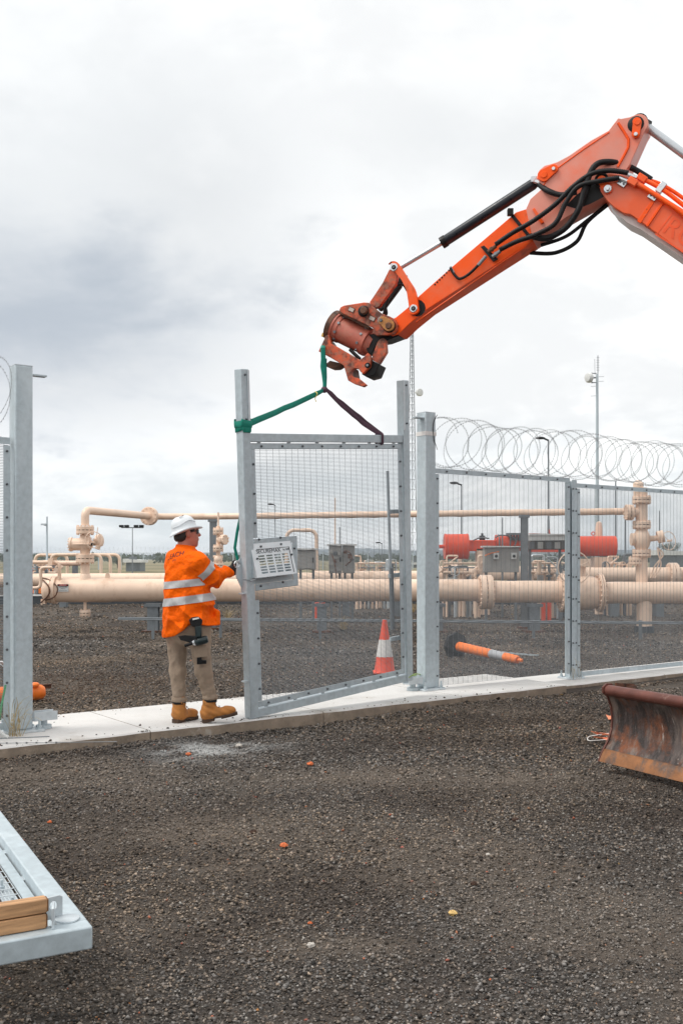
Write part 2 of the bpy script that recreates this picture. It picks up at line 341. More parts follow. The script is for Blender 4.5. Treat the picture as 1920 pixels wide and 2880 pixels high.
# ------------------------------------------------------------------ ground
def gravel_material():
    m = bpy.data.materials.new('gravel_ground'); m.use_nodes = True; nt = m.node_tree; N = nt.nodes; L = nt.links; b = N['Principled BSDF']
    b.inputs['Roughness'].default_value = 0.9; b.inputs['Specular IOR Level'].default_value = 0.25
    ge = N.new('ShaderNodeNewGeometry'); P = ge.outputs['Position']
    def noise(s, d=6, r=0.6):
        n = N.new('ShaderNodeTexNoise'); n.inputs['Scale'].default_value = s; n.inputs['Detail'].default_value = d; n.inputs['Roughness'].default_value = r; L.new(P, n.inputs['Vector']); return n.outputs[0]
    def ramp(x, pts):
        r = N.new('ShaderNodeValToRGB'); L.new(x, r.inputs[0]); e = r.color_ramp.elements
        e[0].position, e[0].color = pts[0][0], pts[0][1] + (1,); e[1].position, e[1].color = pts[-1][0], pts[-1][1] + (1,)
        for p, c in pts[1:-1]: q = e.new(p); q.color = c + (1,)
        return r.outputs[0]
    def mix(f, a, c):
        n = N.new('ShaderNodeMix'); n.data_type = 'RGBA'; L.new(f, n.inputs[0])
        for i, q in ((6, a), (7, c)):
            if isinstance(q, tuple): n.inputs[i].default_value = q + (1,)
            else: L.new(q, n.inputs[i])
        return n.outputs[2]
    def mr(x, a, c, d, e):
        n = N.new('ShaderNodeMapRange'); n.interpolation_type = 'SMOOTHSTEP'; L.new(x, n.inputs[0])
        for i, q in enumerate((a, c, d, e)): n.inputs[i + 1].default_value = q
        return n.outputs[0]
    vo = N.new('ShaderNodeTexVoronoi'); vo.inputs['Scale'].default_value = 92; L.new(P, vo.inputs['Vector'])
    hs = N.new('ShaderNodeSeparateColor'); L.new(vo.outputs['Color'], hs.inputs[0])
    stone = ramp(hs.outputs[0], [(0.0, (0.016, 0.014, 0.012)), (0.55, (0.055, 0.05, 0.046)), (0.85, (0.13, 0.12, 0.11)), (0.97, (0.17, 0.14, 0.12)), (1.0, (0.24, 0.16, 0.11))])  # kept dark so the gaps between loose stones read as shaded
    fine = mix(mr(noise(160, 3), 0.35, 0.65, 0, 0.7), stone, (0.045, 0.038, 0.033))
    brown = mix(mr(noise(0.9, 5), 0.42, 0.68, 0.1, 0.65), fine, (0.085, 0.064, 0.048))
    at = N.new('ShaderNodeAttribute'); at.attribute_name = 'patch'; sp = N.new('ShaderNodeSeparateColor'); L.new(at.outputs['Color'], sp.inputs[0])
    dust = mix(sp.outputs[1], brown, (0.045, 0.035, 0.029))
    dust = mix(sp.outputs[0], dust, ramp(noise(70, 5), [(0.3, (0.135, 0.108, 0.085)), (0.7, (0.20, 0.165, 0.132))]))
    dust = mix(sp.outputs[2], dust, (0.40, 0.40, 0.395))
    sep = N.new('ShaderNodeSeparateXYZ'); L.new(P, sep.inputs[0])
    far = mix(mr(sep.outputs[1], 52, 62, 0, 1), dust, ramp(noise(0.03, 5), [(0.35, (0.16, 0.15, 0.085)), (0.65, (0.30, 0.255, 0.16))]))
    L.new(far, b.inputs['Base Color'])
    bp = N.new('ShaderNodeBump'); bp.inputs['Strength'].default_value = 0.9; bp.inputs['Distance'].default_value = 0.012
    ad = N.new('ShaderNodeMath'); ad.operation = 'ADD'; L.new(vo.outputs['Distance'], ad.inputs[0]); L.new(noise(90, 4), ad.inputs[1]); L.new(ad.outputs[0], bp.inputs['Height'])
    L.new(bp.outputs[0], b.inputs['Normal'])
    return m
GRAVEL = gravel_material()
# gently uneven sheet near the camera, flat out to the horizon
def gh(x, y):
    return 0.016 * (np.sin(x * 1.7 + 0.6 * y) * np.cos(y * 1.3 - 0.4 * x) + 0.6 * np.sin(x * 3.9 - y * 2.8)) - 0.012
def vnoise(x, y, seed):      # value noise on a lattice
    xi = np.floor(x).astype(np.int64); yi = np.floor(y).astype(np.int64); fx = x - xi; fy = y - yi; fx = fx * fx * (3 - 2 * fx); fy = fy * fy * (3 - 2 * fy)
    def h(i, j): q = (i * 374761393 + j * 668265263 + seed * 974634777) & 0xffffffff; q = ((q ^ (q >> 13)) * 1274126177) & 0xffffffff; return ((q ^ (q >> 16)) & 0xffff) / 65535.0
    return (h(xi, yi) * (1 - fx) + h(xi + 1, yi) * fx) * (1 - fy) + (h(xi, yi + 1) * (1 - fx) + h(xi + 1, yi + 1) * fx) * fy
def fbm(x, y, seed, o=4): return sum(vnoise(x * 2 ** k, y * 2 ** k, seed + k) * .5 ** k for k in range(o)) / (2 - .5 ** (o - 1))
def sstep(a, b, v): t = np.clip((v - a) / (b - a), 0, 1); return t * t * (3 - 2 * t)
def patches(x, y):           # where fine dust has been tracked over the stones, and where dampness and the excavator's painted-in shadow darken them
    n1 = fbm(x * .7 + .3 * y, y * 1.0, 3); n2 = fbm(x * .8, y * 1.1 - .2 * x, 21); nf = fbm(x * 5, y * 5, 40)
    dust = .38 * sstep(.50, .68, n1 + .22 * (nf - .5)); damp_shade = .75 * sstep(.48, .68, n2 + .2 * (nf - .5))
    for qx, qy, ex, ey, am in ((1250, 2185, 1.6, .34, .9), (120, 2165, .8, .4, .8), (640, 2330, 1.0, .45, .7), (970, 2660, .3, .10, .7), (640, 2440, .4, .15, .5), (350, 2600, .3, .2, .4), (1500, 2620, .4, .15, .5)):
        Q = G(qx, qy); dust = np.maximum(dust, .68 * am * np.exp(-(((x - Q.x) / ex) ** 2 + ((y - Q.y) / ey) ** 2)) * (.35 + 1.3 * nf))
    for qx, qy, ex, ey, am in ((1250, 2080, 1.3, .42, .9), (900, 2110, .7, .3, .7), (1850, 2290, .7, .4, .8), (1650, 1985, 1.6, .35, .9), (1450, 2420, .8, .25, .5), (230, 2250, .5, .3, .5)):  # dark spots; the one at far right paints in the excavator's shadow
        Q = G(qx, qy); damp_shade = np.maximum(damp_shade, am * np.exp(-(((x - Q.x) / ex) ** 2 + ((y - Q.y) / ey) ** 2)) * (.4 + 1.2 * nf))
    C = G(600, 2105); cem = 1.15 * np.exp(-(((x - C.x) / .44) ** 2 + ((y - C.y) / .34) ** 2) * 1.3) * (.1 + 1.6 * sstep(.35, .65, nf))
    dust = np.clip(dust, 0, 1); return dust, np.clip(damp_shade, 0, 1) * (1 - .7 * dust), np.clip(cem, 0, 1)
def build_ground():
    xs = np.r_[-3000, -600, -120, -30, -16, np.arange(-10, 10.01, 0.1), 16, 30, 120, 600, 3000]
    ys = np.r_[-60, -8, np.arange(0, 26.01, 0.1), 34, 50, 60, 120, 400, 1200, 4500]
    X, Y = np.meshgrid(xs, ys, indexing='ij')
    ramp_ = np.clip((10 - np.abs(X)) / 3, 0, 1) * np.clip((26 - Y) / 6, 0, 1) * np.clip(Y + 1, 0, 1)
    Z = gh(X, Y) * ramp_; n = len(ys)
    me = bpy.data.meshes.new('ground'); me.from_pydata(np.stack([X, Y, Z], -1).reshape(-1, 3).tolist(), [], [(i * n + j, (i + 1) * n + j, (i + 1) * n + j + 1, i * n + j + 1) for i in range(len(xs) - 1) for j in range(n - 1)])
    me.polygons.foreach_set('use_smooth', [True] * len(me.polygons)); me.materials.append(GRAVEL)
    d, w, c = patches(X.reshape(-1), Y.reshape(-1)); q = np.ones((X.size, 4), np.float32); q[:, 0] = d; q[:, 1] = w; q[:, 2] = c
    at = me.color_attributes.new('patch', 'FLOAT_COLOR', 'POINT'); at.data.foreach_set('color', q.reshape(-1))
    link(bpy.data.objects.new('ground', me), None, kind='structure')
build_ground()
FL = V((-2.645, 8.23, 0)); FD = V((0.805, 0.593, 0)).normalized(); FN = V((FD.y, -FD.x, 0))   # fence line: start at left gate post, along, towards camera
UP = V((0, 0, 1))
def FP(t, n=0.0, z=0.0): return FL + FD * t + FN * n + UP * z
SLAB = 0.08
# loose stones, a patch of spilled cement, brown earth
def stones():
    ico = np.array([(1, 0, 0), (-1, 0, 0), (0, 1, 0), (0, -1, 0), (0, 0, 1), (0, 0, -1)], float)
    fac = np.array([(0, 2, 4), (2, 1, 4), (1, 3, 4), (3, 0, 4), (2, 0, 5), (1, 2, 5), (3, 1, 5), (0, 3, 5)])
    zones = [(2.6, 4.6, 6200, 0.0049), (4.6, 6.8, 4600, 0.0057), (6.8, 11.5, 2500, 0.0073), (8.4, 15.5, 1400, 0.0088), (15.5, 24, 480, 0.0125), (24, 36, 110, 0.019)]
    PX = []; S = []
    for k, (y0, y1, dens, s) in enumerate(zones):
        A = 0.5 * 0.72 * (y1 ** 2 - y0 ** 2) + 0.8 * (y1 - y0); n = int(dens * A)
        y = np.sqrt(rng.uniform(y0 ** 2, y1 ** 2, n)); x = rng.uniform(-0.36, 0.36, n) * y + rng.uniform(-0.4, 0.4, n)
        nn = (x - FL.x) * FN.x + (y - FL.y) * FN.y
        keep = (nn > 0.64) if k < 3 else (nn < -0.64)
        x, y = x[keep], y[keep]; PX.append(np.stack([x, y], 1)); S.append(s * np.minimum(np.exp(rng.normal(0, 0.42, len(x))), 2.3))
    # small kerb-side spill against the slab edge
    n = 5200; t = rng.uniform(-1.5, 8, n); q = 0.66 + np.abs(rng.normal(0, 0.10, n)); PX.append(np.stack([FL.x + FD.x * t + FN.x * q, FL.y + FD.y * t + FN.y * q], 1)); S.append(0.010 * np.exp(rng.normal(0, 0.35, n)))
    nsl = 260; t = rng.uniform(-1.5, 5.8, nsl); q = rng.choice([-1, 1], nsl) * .63 + rng.normal(0, .17, nsl) * np.abs(rng.normal(0, 1, nsl)); q = np.clip(q, -.63, .63); PX.append(np.stack([FL.x + FD.x * t + FN.x * q, FL.y + FD.y * t + FN.y * q], 1)); S.append(0.0065 * np.exp(rng.normal(0, 0.4, nsl)))
    PX = np.concatenate(PX); S = np.concatenate(S); n = len(PX)
    x, y = PX[:, 0], PX[:, 1]
    dust, damp_shade, cem = patches(x, y)
    z = gh(x, y) + S * (rng.uniform(-0.1, 0.9, n) - .5 * dust)
    z[-nsl:] = SLAB + .3 * S[-nsl:]
    a = rng.uniform(0, 2 * np.pi, (n, 3)); ca, sa = np.cos(a), np.sin(a)
    base = ico[None] * rng.uniform(0.55, 1.25, (n, 6, 1)) + rng.normal(0, 0.16, (n, 6, 3))
    base[:, :, 2] *= 0.62
    # rotate about z fully, tilt a little
    bx = base[:, :, 0] * ca[:, :1] - base[:, :, 1] * sa[:, :1]; by = base[:, :, 0] * sa[:, :1] + base[:, :, 1] * ca[:, :1]; bz = base[:, :, 2]
    tl = rng.normal(0, 0.5, (n, 1)); by2 = by * np.cos(tl) - bz * np.sin(tl); bz2 = by * np.sin(tl) + bz * np.cos(tl)
    vv = np.stack([bx, by2, bz2], -1) * S[:, None, None] + np.stack([x, y, z], -1)[:, None, :]
    # stone colours: basalt greys, browns, a few orange and pale ones; browner where earth was turned over
    g = np.clip(rng.normal(0.126, 0.075, n), 0.016, 0.46)
    warm = np.clip(0.5 + 0.5 * np.sin(x * 0.9 + 1.3 * np.sin(y * 0.7)) * np.cos(y * 0.8 - x * 0.3) + rng.normal(0, 0.35, n), 0, 1)
    c = np.stack([g * (1.05 + 0.30 * warm), g * (0.985 + 0.04 * warm), g * (0.93 - 0.18 * warm)], -1)
    r = rng.uniform(0, 1, n); k = r < 0.005; c[k] = np.stack([rng.uniform(.25, .48, k.sum()), rng.uniform(.11, .18, k.sum()), rng.uniform(.06, .10, k.sum())], -1)
    k = (r > 0.012) & (r < 0.026); c[k] = rng.uniform(.24, .42, (k.sum(), 1)) * np.array([[1, .94, .86]])
    t_ = (.75 * dust)[:, None]; c = c * (1 - t_) + np.array([[.185, .150, .120]]) * (.45 + .55 * g / .128)[:, None] * t_
    t_ = (.62 * damp_shade)[:, None]; c = c * (1 - t_) + np.array([[.052, .039, .031]]) * (.4 + .6 * g / .128)[:, None] * t_
    # turned earth behind the slab on the left
    ea = np.exp(-(((x + 3.0) / 1.5) ** 2 + ((y - 12.2) / 1.3) ** 2)) * (rng.uniform(0, 1, n) < 0.85)
    c = c * (1 - 0.55 * ea[:, None]) + np.array([[0.085, 0.045, 0.026]]) * 0.55 * ea[:, None]
    # spilled cement in front of the slab
    ce = (np.clip(cem * rng.uniform(.5, 1.2, n), 0, 1) * .85)[:, None]; c = c * (1 - ce) + np.array([[0.42, 0.43, 0.43]]) * ce
    faces = (fac[None] + (np.arange(n) * 6)[:, None, None]).reshape(-1, 3)
    me = bpy.data.meshes.new('loose_gravel'); nv = n * 6; nf = len(faces)
    me.vertices.add(nv); me.vertices.foreach_set('co', vv.reshape(-1)); me.loops.add(nf * 3); me.loops.foreach_set('vertex_index', faces.reshape(-1).astype(np.int32))
    me.polygons.add(nf); me.polygons.foreach_set('loop_start', np.arange(nf, dtype=np.int32) * 3); me.update(calc_edges=True)
    ca_ = me.color_attributes.new('tint', 'FLOAT_COLOR', 'POINT'); cc = np.ones((nv, 4), np.float32); cc[:, :3] = np.repeat(c, 6, 0); ca_.data.foreach_set('color', cc.reshape(-1))
    m = bpy.data.materials.new('loose_stone'); m.use_nodes = True; N = m.node_tree.nodes; b = N['Principled BSDF']; at = N.new('ShaderNodeAttribute'); at.attribute_name = 'tint'
    m.node_tree.links.new(at.outputs['Color'], b.inputs['Base Color']); b.inputs['Roughness'].default_value = 0.82; b.inputs['Specular IOR Level'].default_value = 0.3
    me.materials.append(m); o = bpy.data.objects.new('loose_gravel', me)
    link(o, None, 'loose dark grey and brown crushed stone spread over the yard', 'gravel', kind='stuff')
    print('stones', n)
stones()

# concrete strip under the gates and fence
def slab(name, t0, t1, n0, n1, top, joints):
    root = thing(name, {'concrete_strip': 'wide pale concrete strip under the gate opening and fence', 'concrete_footing': 'lower narrow concrete footing under the right end of the fence'}[name], 'concrete', FP((t0 + t1) / 2))
    edges = [t0] + joints + [t1]
    for a, b in zip(edges[:-1], edges[1:]):
        mb = MB(); g = 0.004
        steps = max(2, int((b - a) / 0.12)); ts = np.linspace(a + g, b - g, steps + 1)
        vt = []; 
        for t in ts:
            w = 0.012 * math.sin(t * 5.1) + 0.008 * math.sin(t * 13.7)
            vt += [FP(t, n1 + w, -0.1), FP(t, n1 + w, top - 0.012), FP(t, n1 + w - 0.012, top), FP(t, n0, top), FP(t, n0, -0.1)]
        fs = []
        for i in range(steps):
            for k in range(4): fs.append((i * 5 + k, i * 5 + k + 1, (i + 1) * 5 + k + 1, (i + 1) * 5 + k))
        fs += [(0, 1, 2, 3, 4), tuple(steps * 5 + k for k in (4, 3, 2, 1, 0))]
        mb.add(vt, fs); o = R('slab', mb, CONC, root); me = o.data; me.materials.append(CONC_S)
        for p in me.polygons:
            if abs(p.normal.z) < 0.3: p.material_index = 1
slab('concrete_strip', -3.0, 5.97, -0.65, 0.65, SLAB, [0.86, 2.6, 4.35])
slab('concrete_footing', 5.975, 11.5, -0.45, 0.42, 0.03, [8.1])

# ------------------------------------------------------------------ posts, fence panels, razor wire
hexm = mesh_of('bolt', *(lambda q: (q.v, q.f))(MB().lathe((0, 0, -0.002), (0, 0, 1), [(0, .0105), (.008, .0105), (.012, .006)], 8).cyl((0, 0, 0.01), (0, 0, 0.018), .005, n=6)), BOLT)
def base_plate(root, t, z, half=0.15):
    mb = MB(); mb.box(FP(t, 0, z + 0.009), (2 * half, 2 * half, 0.018), (FD, -FN, UP)); R('base_plate', mb, GALV_L, root, bevel=0.003)
    for a in (-1, 1):
        for b in (-1, 1):
            mb = MB(); p = FP(t + a * (half - .035), b * (half - .035), z + 0.018)
            mb.box(p + UP * .004, (0.055, 0.055, 0.008), (FD, -FN, UP)); mb.cyl(p + UP * .008, p + UP * .03, .02, n=6); mb.cyl(p + UP * .03, p + UP * .075, .011, n=10); R('anchor_bolt', mb, GALV, root)
def gate_post(t, label, sgn):
    root = thing('gate_post', label, 'post', FP(t, 0, SLAB), 'galvanised gate posts')
    mb = MB(); mb.box(FP(t, 0, SLAB + 0.018 + 1.495), (0.15, 0.15, 2.99), (FD, -FN, UP)); R('post', mb, GALV, root, bevel=0.012)
    mb = MB(); mb.box(FP(t, 0, SLAB + 3.010), (0.146, 0.146, 0.008), (FD, -FN, UP)); R('post_cap', mb, GALV_L, root)
    base_plate(root, t, SLAB)
    mb = MB(); mb.box(FP(t + sgn * 0.137, 0.02, SLAB + 2.945), (0.125, 0.07, 0.012), (FD, -FN, UP)); lug = R('top_lug', mb, GALV, root)
    mb = MB(); mb.cyl(FP(t + sgn * 0.165, 0.02, SLAB + 2.953), FP(t + sgn * 0.165, 0.02, SLAB + 2.951), .012, n=14); R('hole', mb, BLACKP, lug)
    # bottom pivot: channel bracket over a round plate
    mb = MB(); c = FP(t + sgn * 0.19, 0.0, SLAB + 0.11)
    mb.box(c + FN * .05, (0.2, 0.008, 0.075), (FD, -FN, UP)); mb.box(c - FN * .05, (0.2, 0.008, 0.075), (FD, -FN, UP)); mb.box(c - UP * .034, (0.2, 0.1, 0.008), (FD, -FN, UP)); R('pivot_bracket', mb, GALV_L, root, bevel=0.002)
    mb = MB(); mb.cyl(c - UP * .108, c - UP * .078, .065, n=22); mb.cyl(c - UP * .078, c - UP * .038, .03, n=16); R('pivot_plate', mb, GALV, root, smooth=40)
    return root
lp = gate_post(0.0, 'thick galvanised gate post at the left end of the concrete strip', 1)
rp = gate_post(4.43, 'thick galvanised gate post with taped top where the mesh fence begins', -1)
mb = MB(); mb.box(FP(4.43, 0, 2.86), (0.156, 0.156, 0.045), (FD, -FN, UP)); R('white_tape', mb, WHITE_R, rp)
mb = MB(); q = FP(4.47, 0.08, 2.99); mb.tube(bez([q + UP * .08 + FD * .05, q, q - UP * .1 - FD * .01, q - UP * .22 + FD * .01]), .004, 6); mb.tube(bez([q - UP * .2, q - UP * .25 + FD * .03, q - UP * .3 + FD * .05]), .003, 5); R('cable_tie', mb, BLACKP, rp)

def wire_mesh(mb, P, u0, u1, w0, w1, pu=0.0762, pw=0.0127, r=0.0019, off=0.0):   # 358 mesh: P(u, w, off) -> point
    n = int((w1 - w0) / pw)
    def rod(a, b, nrm):
        z = (b - a).normalized(); y = nrm; x = y.cross(z)
        q = [a + x * r, a + y * r, a - x * r, a - y * r]; q2 = [p + (b - a) for p in q]
        mb.add(q + q2, [(i, (i + 1) % 4, (i + 1) % 4 + 4, i + 4) for i in range(4)])
    nv = (P(0, 0, 1) - P(0, 0, 0)).normalized()
    for i in range(n + 1): w = w0 + (w1 - w0) * i / n; rod(P(u0, w, off), P(u1, w, off), nv)
    m = int((u1 - u0) / pu)
    for i in range(m + 1): u = u0 + pu * 0.5 + (u1 - u0 - pu) * i / m; rod(P(u, w0, off + 2 * r), P(u, w1, off + 2 * r), nv)
def fence_panel(t0, t1, z0, label, bottom):
    root = thing('security_fence', label, 'fence', FP((t0 + t1) / 2, 0, z0), 'anti-climb mesh fence panels')
    P = lambda u, w, off: FP(u, 0.0 + off, z0 + w)
    mb = MB(); wire_mesh(mb, P, t0 + .01, t1 - .01, 0.03, 2.40, off=0.02); R('wire_mesh', mb, WIRE, root, kind='stuff', fix=False)
    mb = MB(); mb.box(FP((t0 + t1) / 2, 0.03, z0 + 2.385), (t1 - t0, 0.006, 0.055), (FD, -FN, UP)); mb.box(FP((t0 + t1) / 2, 0.002, z0 + 2.4095), (t1 - t0, 0.05, 0.006), (FD, -FN, UP)); R('top_rail', mb, GALV, root)
    if bottom:
        mb = MB(); mb.box(FP((t0 + t1) / 2, 0.03, z0 + 0.055), (t1 - t0, 0.006, 0.055), (FD, -FN, UP)); R('bottom_rail', mb, GALV, root)
    for tt in (t0 + .028, t1 - .028):
        mb = MB(); mb.box(FP(tt, 0.034, z0 + 1.18), (0.055, 0.006, 2.33), (FD, -FN, UP)); R('side_bar', mb, GALV, root)
        for k in range(9): inst('bolt', hexm, root, FP(tt, 0.037, z0 + 0.14 + k * 0.27), (FD, UP, FN))
    nb = int((t1 - t0) / 0.3)
    for k in range(nb): inst('bolt', hexm, root, FP(t0 + 0.17 + k * 0.3, 0.034, z0 + 2.385), (FD, UP, FN))
    return root
ZF = SLAB
fence_panel(-2.55, -0.10, ZF, 'mesh fence panel left of the left gate post', True)
fence_panel(4.53, 6.73, ZF, 'mesh fence panel between the taped gate post and the slim fence post', False)
fence_panel(6.86, 9.25, ZF - .06, 'mesh fence panel running out of frame on the right', True)
root = thing('fence_post', 'slim galvanised channel fence post between two mesh panels', 'post', FP(6.795, 0, SLAB))
mb = MB(); mb.box(FP(6.795, -0.06, 0.04 + 1.21), (0.09, 0.008, 2.42), (FD, -FN, UP)); mb.box(FP(6.755, -0.02, 0.04 + 1.21), (0.008, 0.075, 2.42), (FD, -FN, UP)); mb.box(FP(6.835, -0.02, 0.04 + 1.21), (0.008, 0.075, 2.42), (FD, -FN, UP)); R('channel', mb, GALV, root)
mb = MB(); mb.box(FP(6.795, 0.046, 0.04 + 1.22), (0.085, 0.008, 2.42), (FD, -FN, UP)); R('cover_strip', mb, GALV, root)
base_plate(root, 6.795, 0.03, 0.12)
for k in range(9):
    for a in (-.028, .028): inst('bolt', hexm, root, FP(6.795 + a, 0.05, 0.2 + k * .27), (FD, UP, FN))

def razor_coil(t0, t1, zc, r, pitch, label):
    root = thing('razor_wire', label, 'razor wire', FP((t0 + t1) / 2, 0, zc), 'coils of razor wire on the fence')
    for hand, ph in ((1, 0.3), (-1, 1.7)):
        mb = MB(); pts = []; L_ = 0.0; turns = (t1 - t0) / pitch; n = int(turns * 30)
        for i in range(n + 1):
            a = 2 * math.pi * i / 30; t = t0 + (t1 - t0) * i / n
            rr = r * (1 + 0.07 * math.sin(3.1 * t + hand) + .05 * math.sin(7.7 * t)); lean = 0.35 * hand * math.cos(a + ph) * pitch + .09 * math.sin(2.3 * t + 2 * hand)
            pts.append(FP(t + lean, math.cos(hand * a + ph) * rr, zc + math.sin(hand * a + ph) * rr - .012 * (1 - math.cos(2.7 * t))))
        mb.tube(pts, 0.0016, 4)
        acc = 0.0
        for i in range(len(pts) - 1):      # barbs
            a, b = pts[i], pts[i + 1]; d = (b - a).normalized(); s = FD.cross(d).normalized()
            for q in (0.0, 0.5):
                c = a + (b - a) * q; x = s * 0.015; y = d * 0.012; z = FD * 0.005
                mb.add([c - x - y, c + y * .25 + z, c + x - y, c + x + y, c - y * .25 + z, c - x + y], [(0, 1, 4), (1, 2, 4), (4, 3, 1), (5, 4, 1)])
        R('wire_coil', mb, RAZOR, root, fix=False)
    mb = MB(); mb.tube([FP(t0, 0, zc - r), FP(t1, 0, zc - r)], .0015, 4); R('tie_wire', mb, RAZOR, root)
razor_coil(4.55, 9.2, 2.785, 0.275, 0.31, 'long coil of razor wire along the fence right of the gate')
razor_coil(-2.5, -0.16, 2.83, 0.33, 0.42, 'coil of razor wire at the far left against the gate post')

# ------------------------------------------------------------------ the hanging gate leaf
def gate_axes(yaw, roll, pitch):
    u = V((math.cos(yaw), math.sin(yaw), 0)); n = V((math.sin(yaw), -math.cos(yaw), 0))
    u2 = u * math.cos(roll) + UP * math.sin(roll); w2 = UP * math.cos(roll) - u * math.sin(roll)
    w3 = w2 * math.cos(pitch) + n * math.sin(pitch); n3 = u2.cross(w3).normalized()
    return u2, w3, n3
def leaf(name, label, o, u, w, n, W_, H_, rail_top, group, lock, lugs):
    root = thing(name, label, 'gate', o, group); ax = (u, -n, w)
    P = lambda a, b, off=0.0: V(o) + u * a + w * b + n * off
    a = 0.09
    for k, x in enumerate((0.0, W_)):
        mb = MB(); mb.box(P(x, H_ / 2), (a, a, H_), ax); st = R('stile', mb, GALV, root, bevel=0.007)
        mb = MB(); mb.box(P(x + (0.032 if k == 0 else -0.032), H_ - (H_ - rail_top) / 2 + .02, a / 2 + .004), (0.022, 0.006, H_ - rail_top - .06), ax); R('lip', mb, GALV_L, st)
        for q in range(2): inst('bolt', hexm, st, P(x, H_ - .05 - q * .38, a / 2), (u, w, n))
    rh = 0.075
    for b in (rail_top - rh / 2, rh / 2 + .0):
        mb = MB(); mb.box(P(W_ / 2, b), (W_ - a - .001, 0.07, rh), ax); R('rail', mb, GALV, root, bevel=0.005)
    # flat-bar frame that clamps the mesh
    x0, x1, y0, y1 = a / 2 + .012, W_ - a / 2 - .012, rh + .012, rail_top - rh - .012; fw = 0.05; off = 0.018
    m0, m1, m2 = 1.08, 1.60, 0.62      # lock opening
    bars = [((x0 + x1) / 2, y1 - fw / 2, x1 - x0, fw), ((x0 + x1) / 2, y0 + fw / 2, x1 - x0, fw), (x1 - fw / 2, (y0 + y1) / 2, fw, y1 - y0 - 2 * fw - .004)]
    bars += [(x0 + fw / 2, (y0 + fw + m0 - .03) / 2, fw, m0 - .03 - y0 - fw - .004), (x0 + fw / 2, (m1 + y1 - fw) / 2, fw, y1 - fw - m1 - .004)] if lock else [(x0 + fw / 2, (y0 + y1) / 2, fw, y1 - y0 - 2 * fw - .004)]
    for c, d, sx, sy in bars:
        mb = MB(); mb.box(P(c, d, off), (sx, 0.006, sy), ax); R('clamp_bar', mb, GALV, root, bevel=0.0015)
        L_ = max(sx, sy); k = max(2, round(L_ / 0.25))
        for i in range(k):
            q = (i + 0.5) / k - 0.5
            inst('bolt', hexm, root, P(c + (q * L_ if sx > sy else 0), d + (q * L_ if sy > sx else 0), off + .004), (u, w, n))
    mb = MB(); wire_mesh(mb, lambda p, q, f: P(p, q, f), x0, x1, y0, y1, off=0.008); R('wire_mesh', mb, WIRE, root, kind='stuff', fix=False)
    for q in np.linspace(.16, W_ - .16, 6):       # weld tabs between rail and bar
        for b in (rail_top - rh - .006, rh + .006):
            mb = MB(); mb.box(P(q, b, .012), (.04, .005, .016), ax); R('tab', mb, GALV_L, root)
    return root, P
GU, GW, GN = gate_axes(0.7656, 0.077, 0.0496)
GO = V((-0.7972, 8.8621, 0.086)); GWID, GHT, GRAIL = 2.0513, 3.063, 2.515
gate, GPt = leaf('gate_leaf', 'galvanised mesh gate leaf hanging from green and purple slings', GO, GU, GW, GN, GWID, GHT, GRAIL, 'mesh gate leaves', True, False)
GPL = Plane(GO, GU, GW)
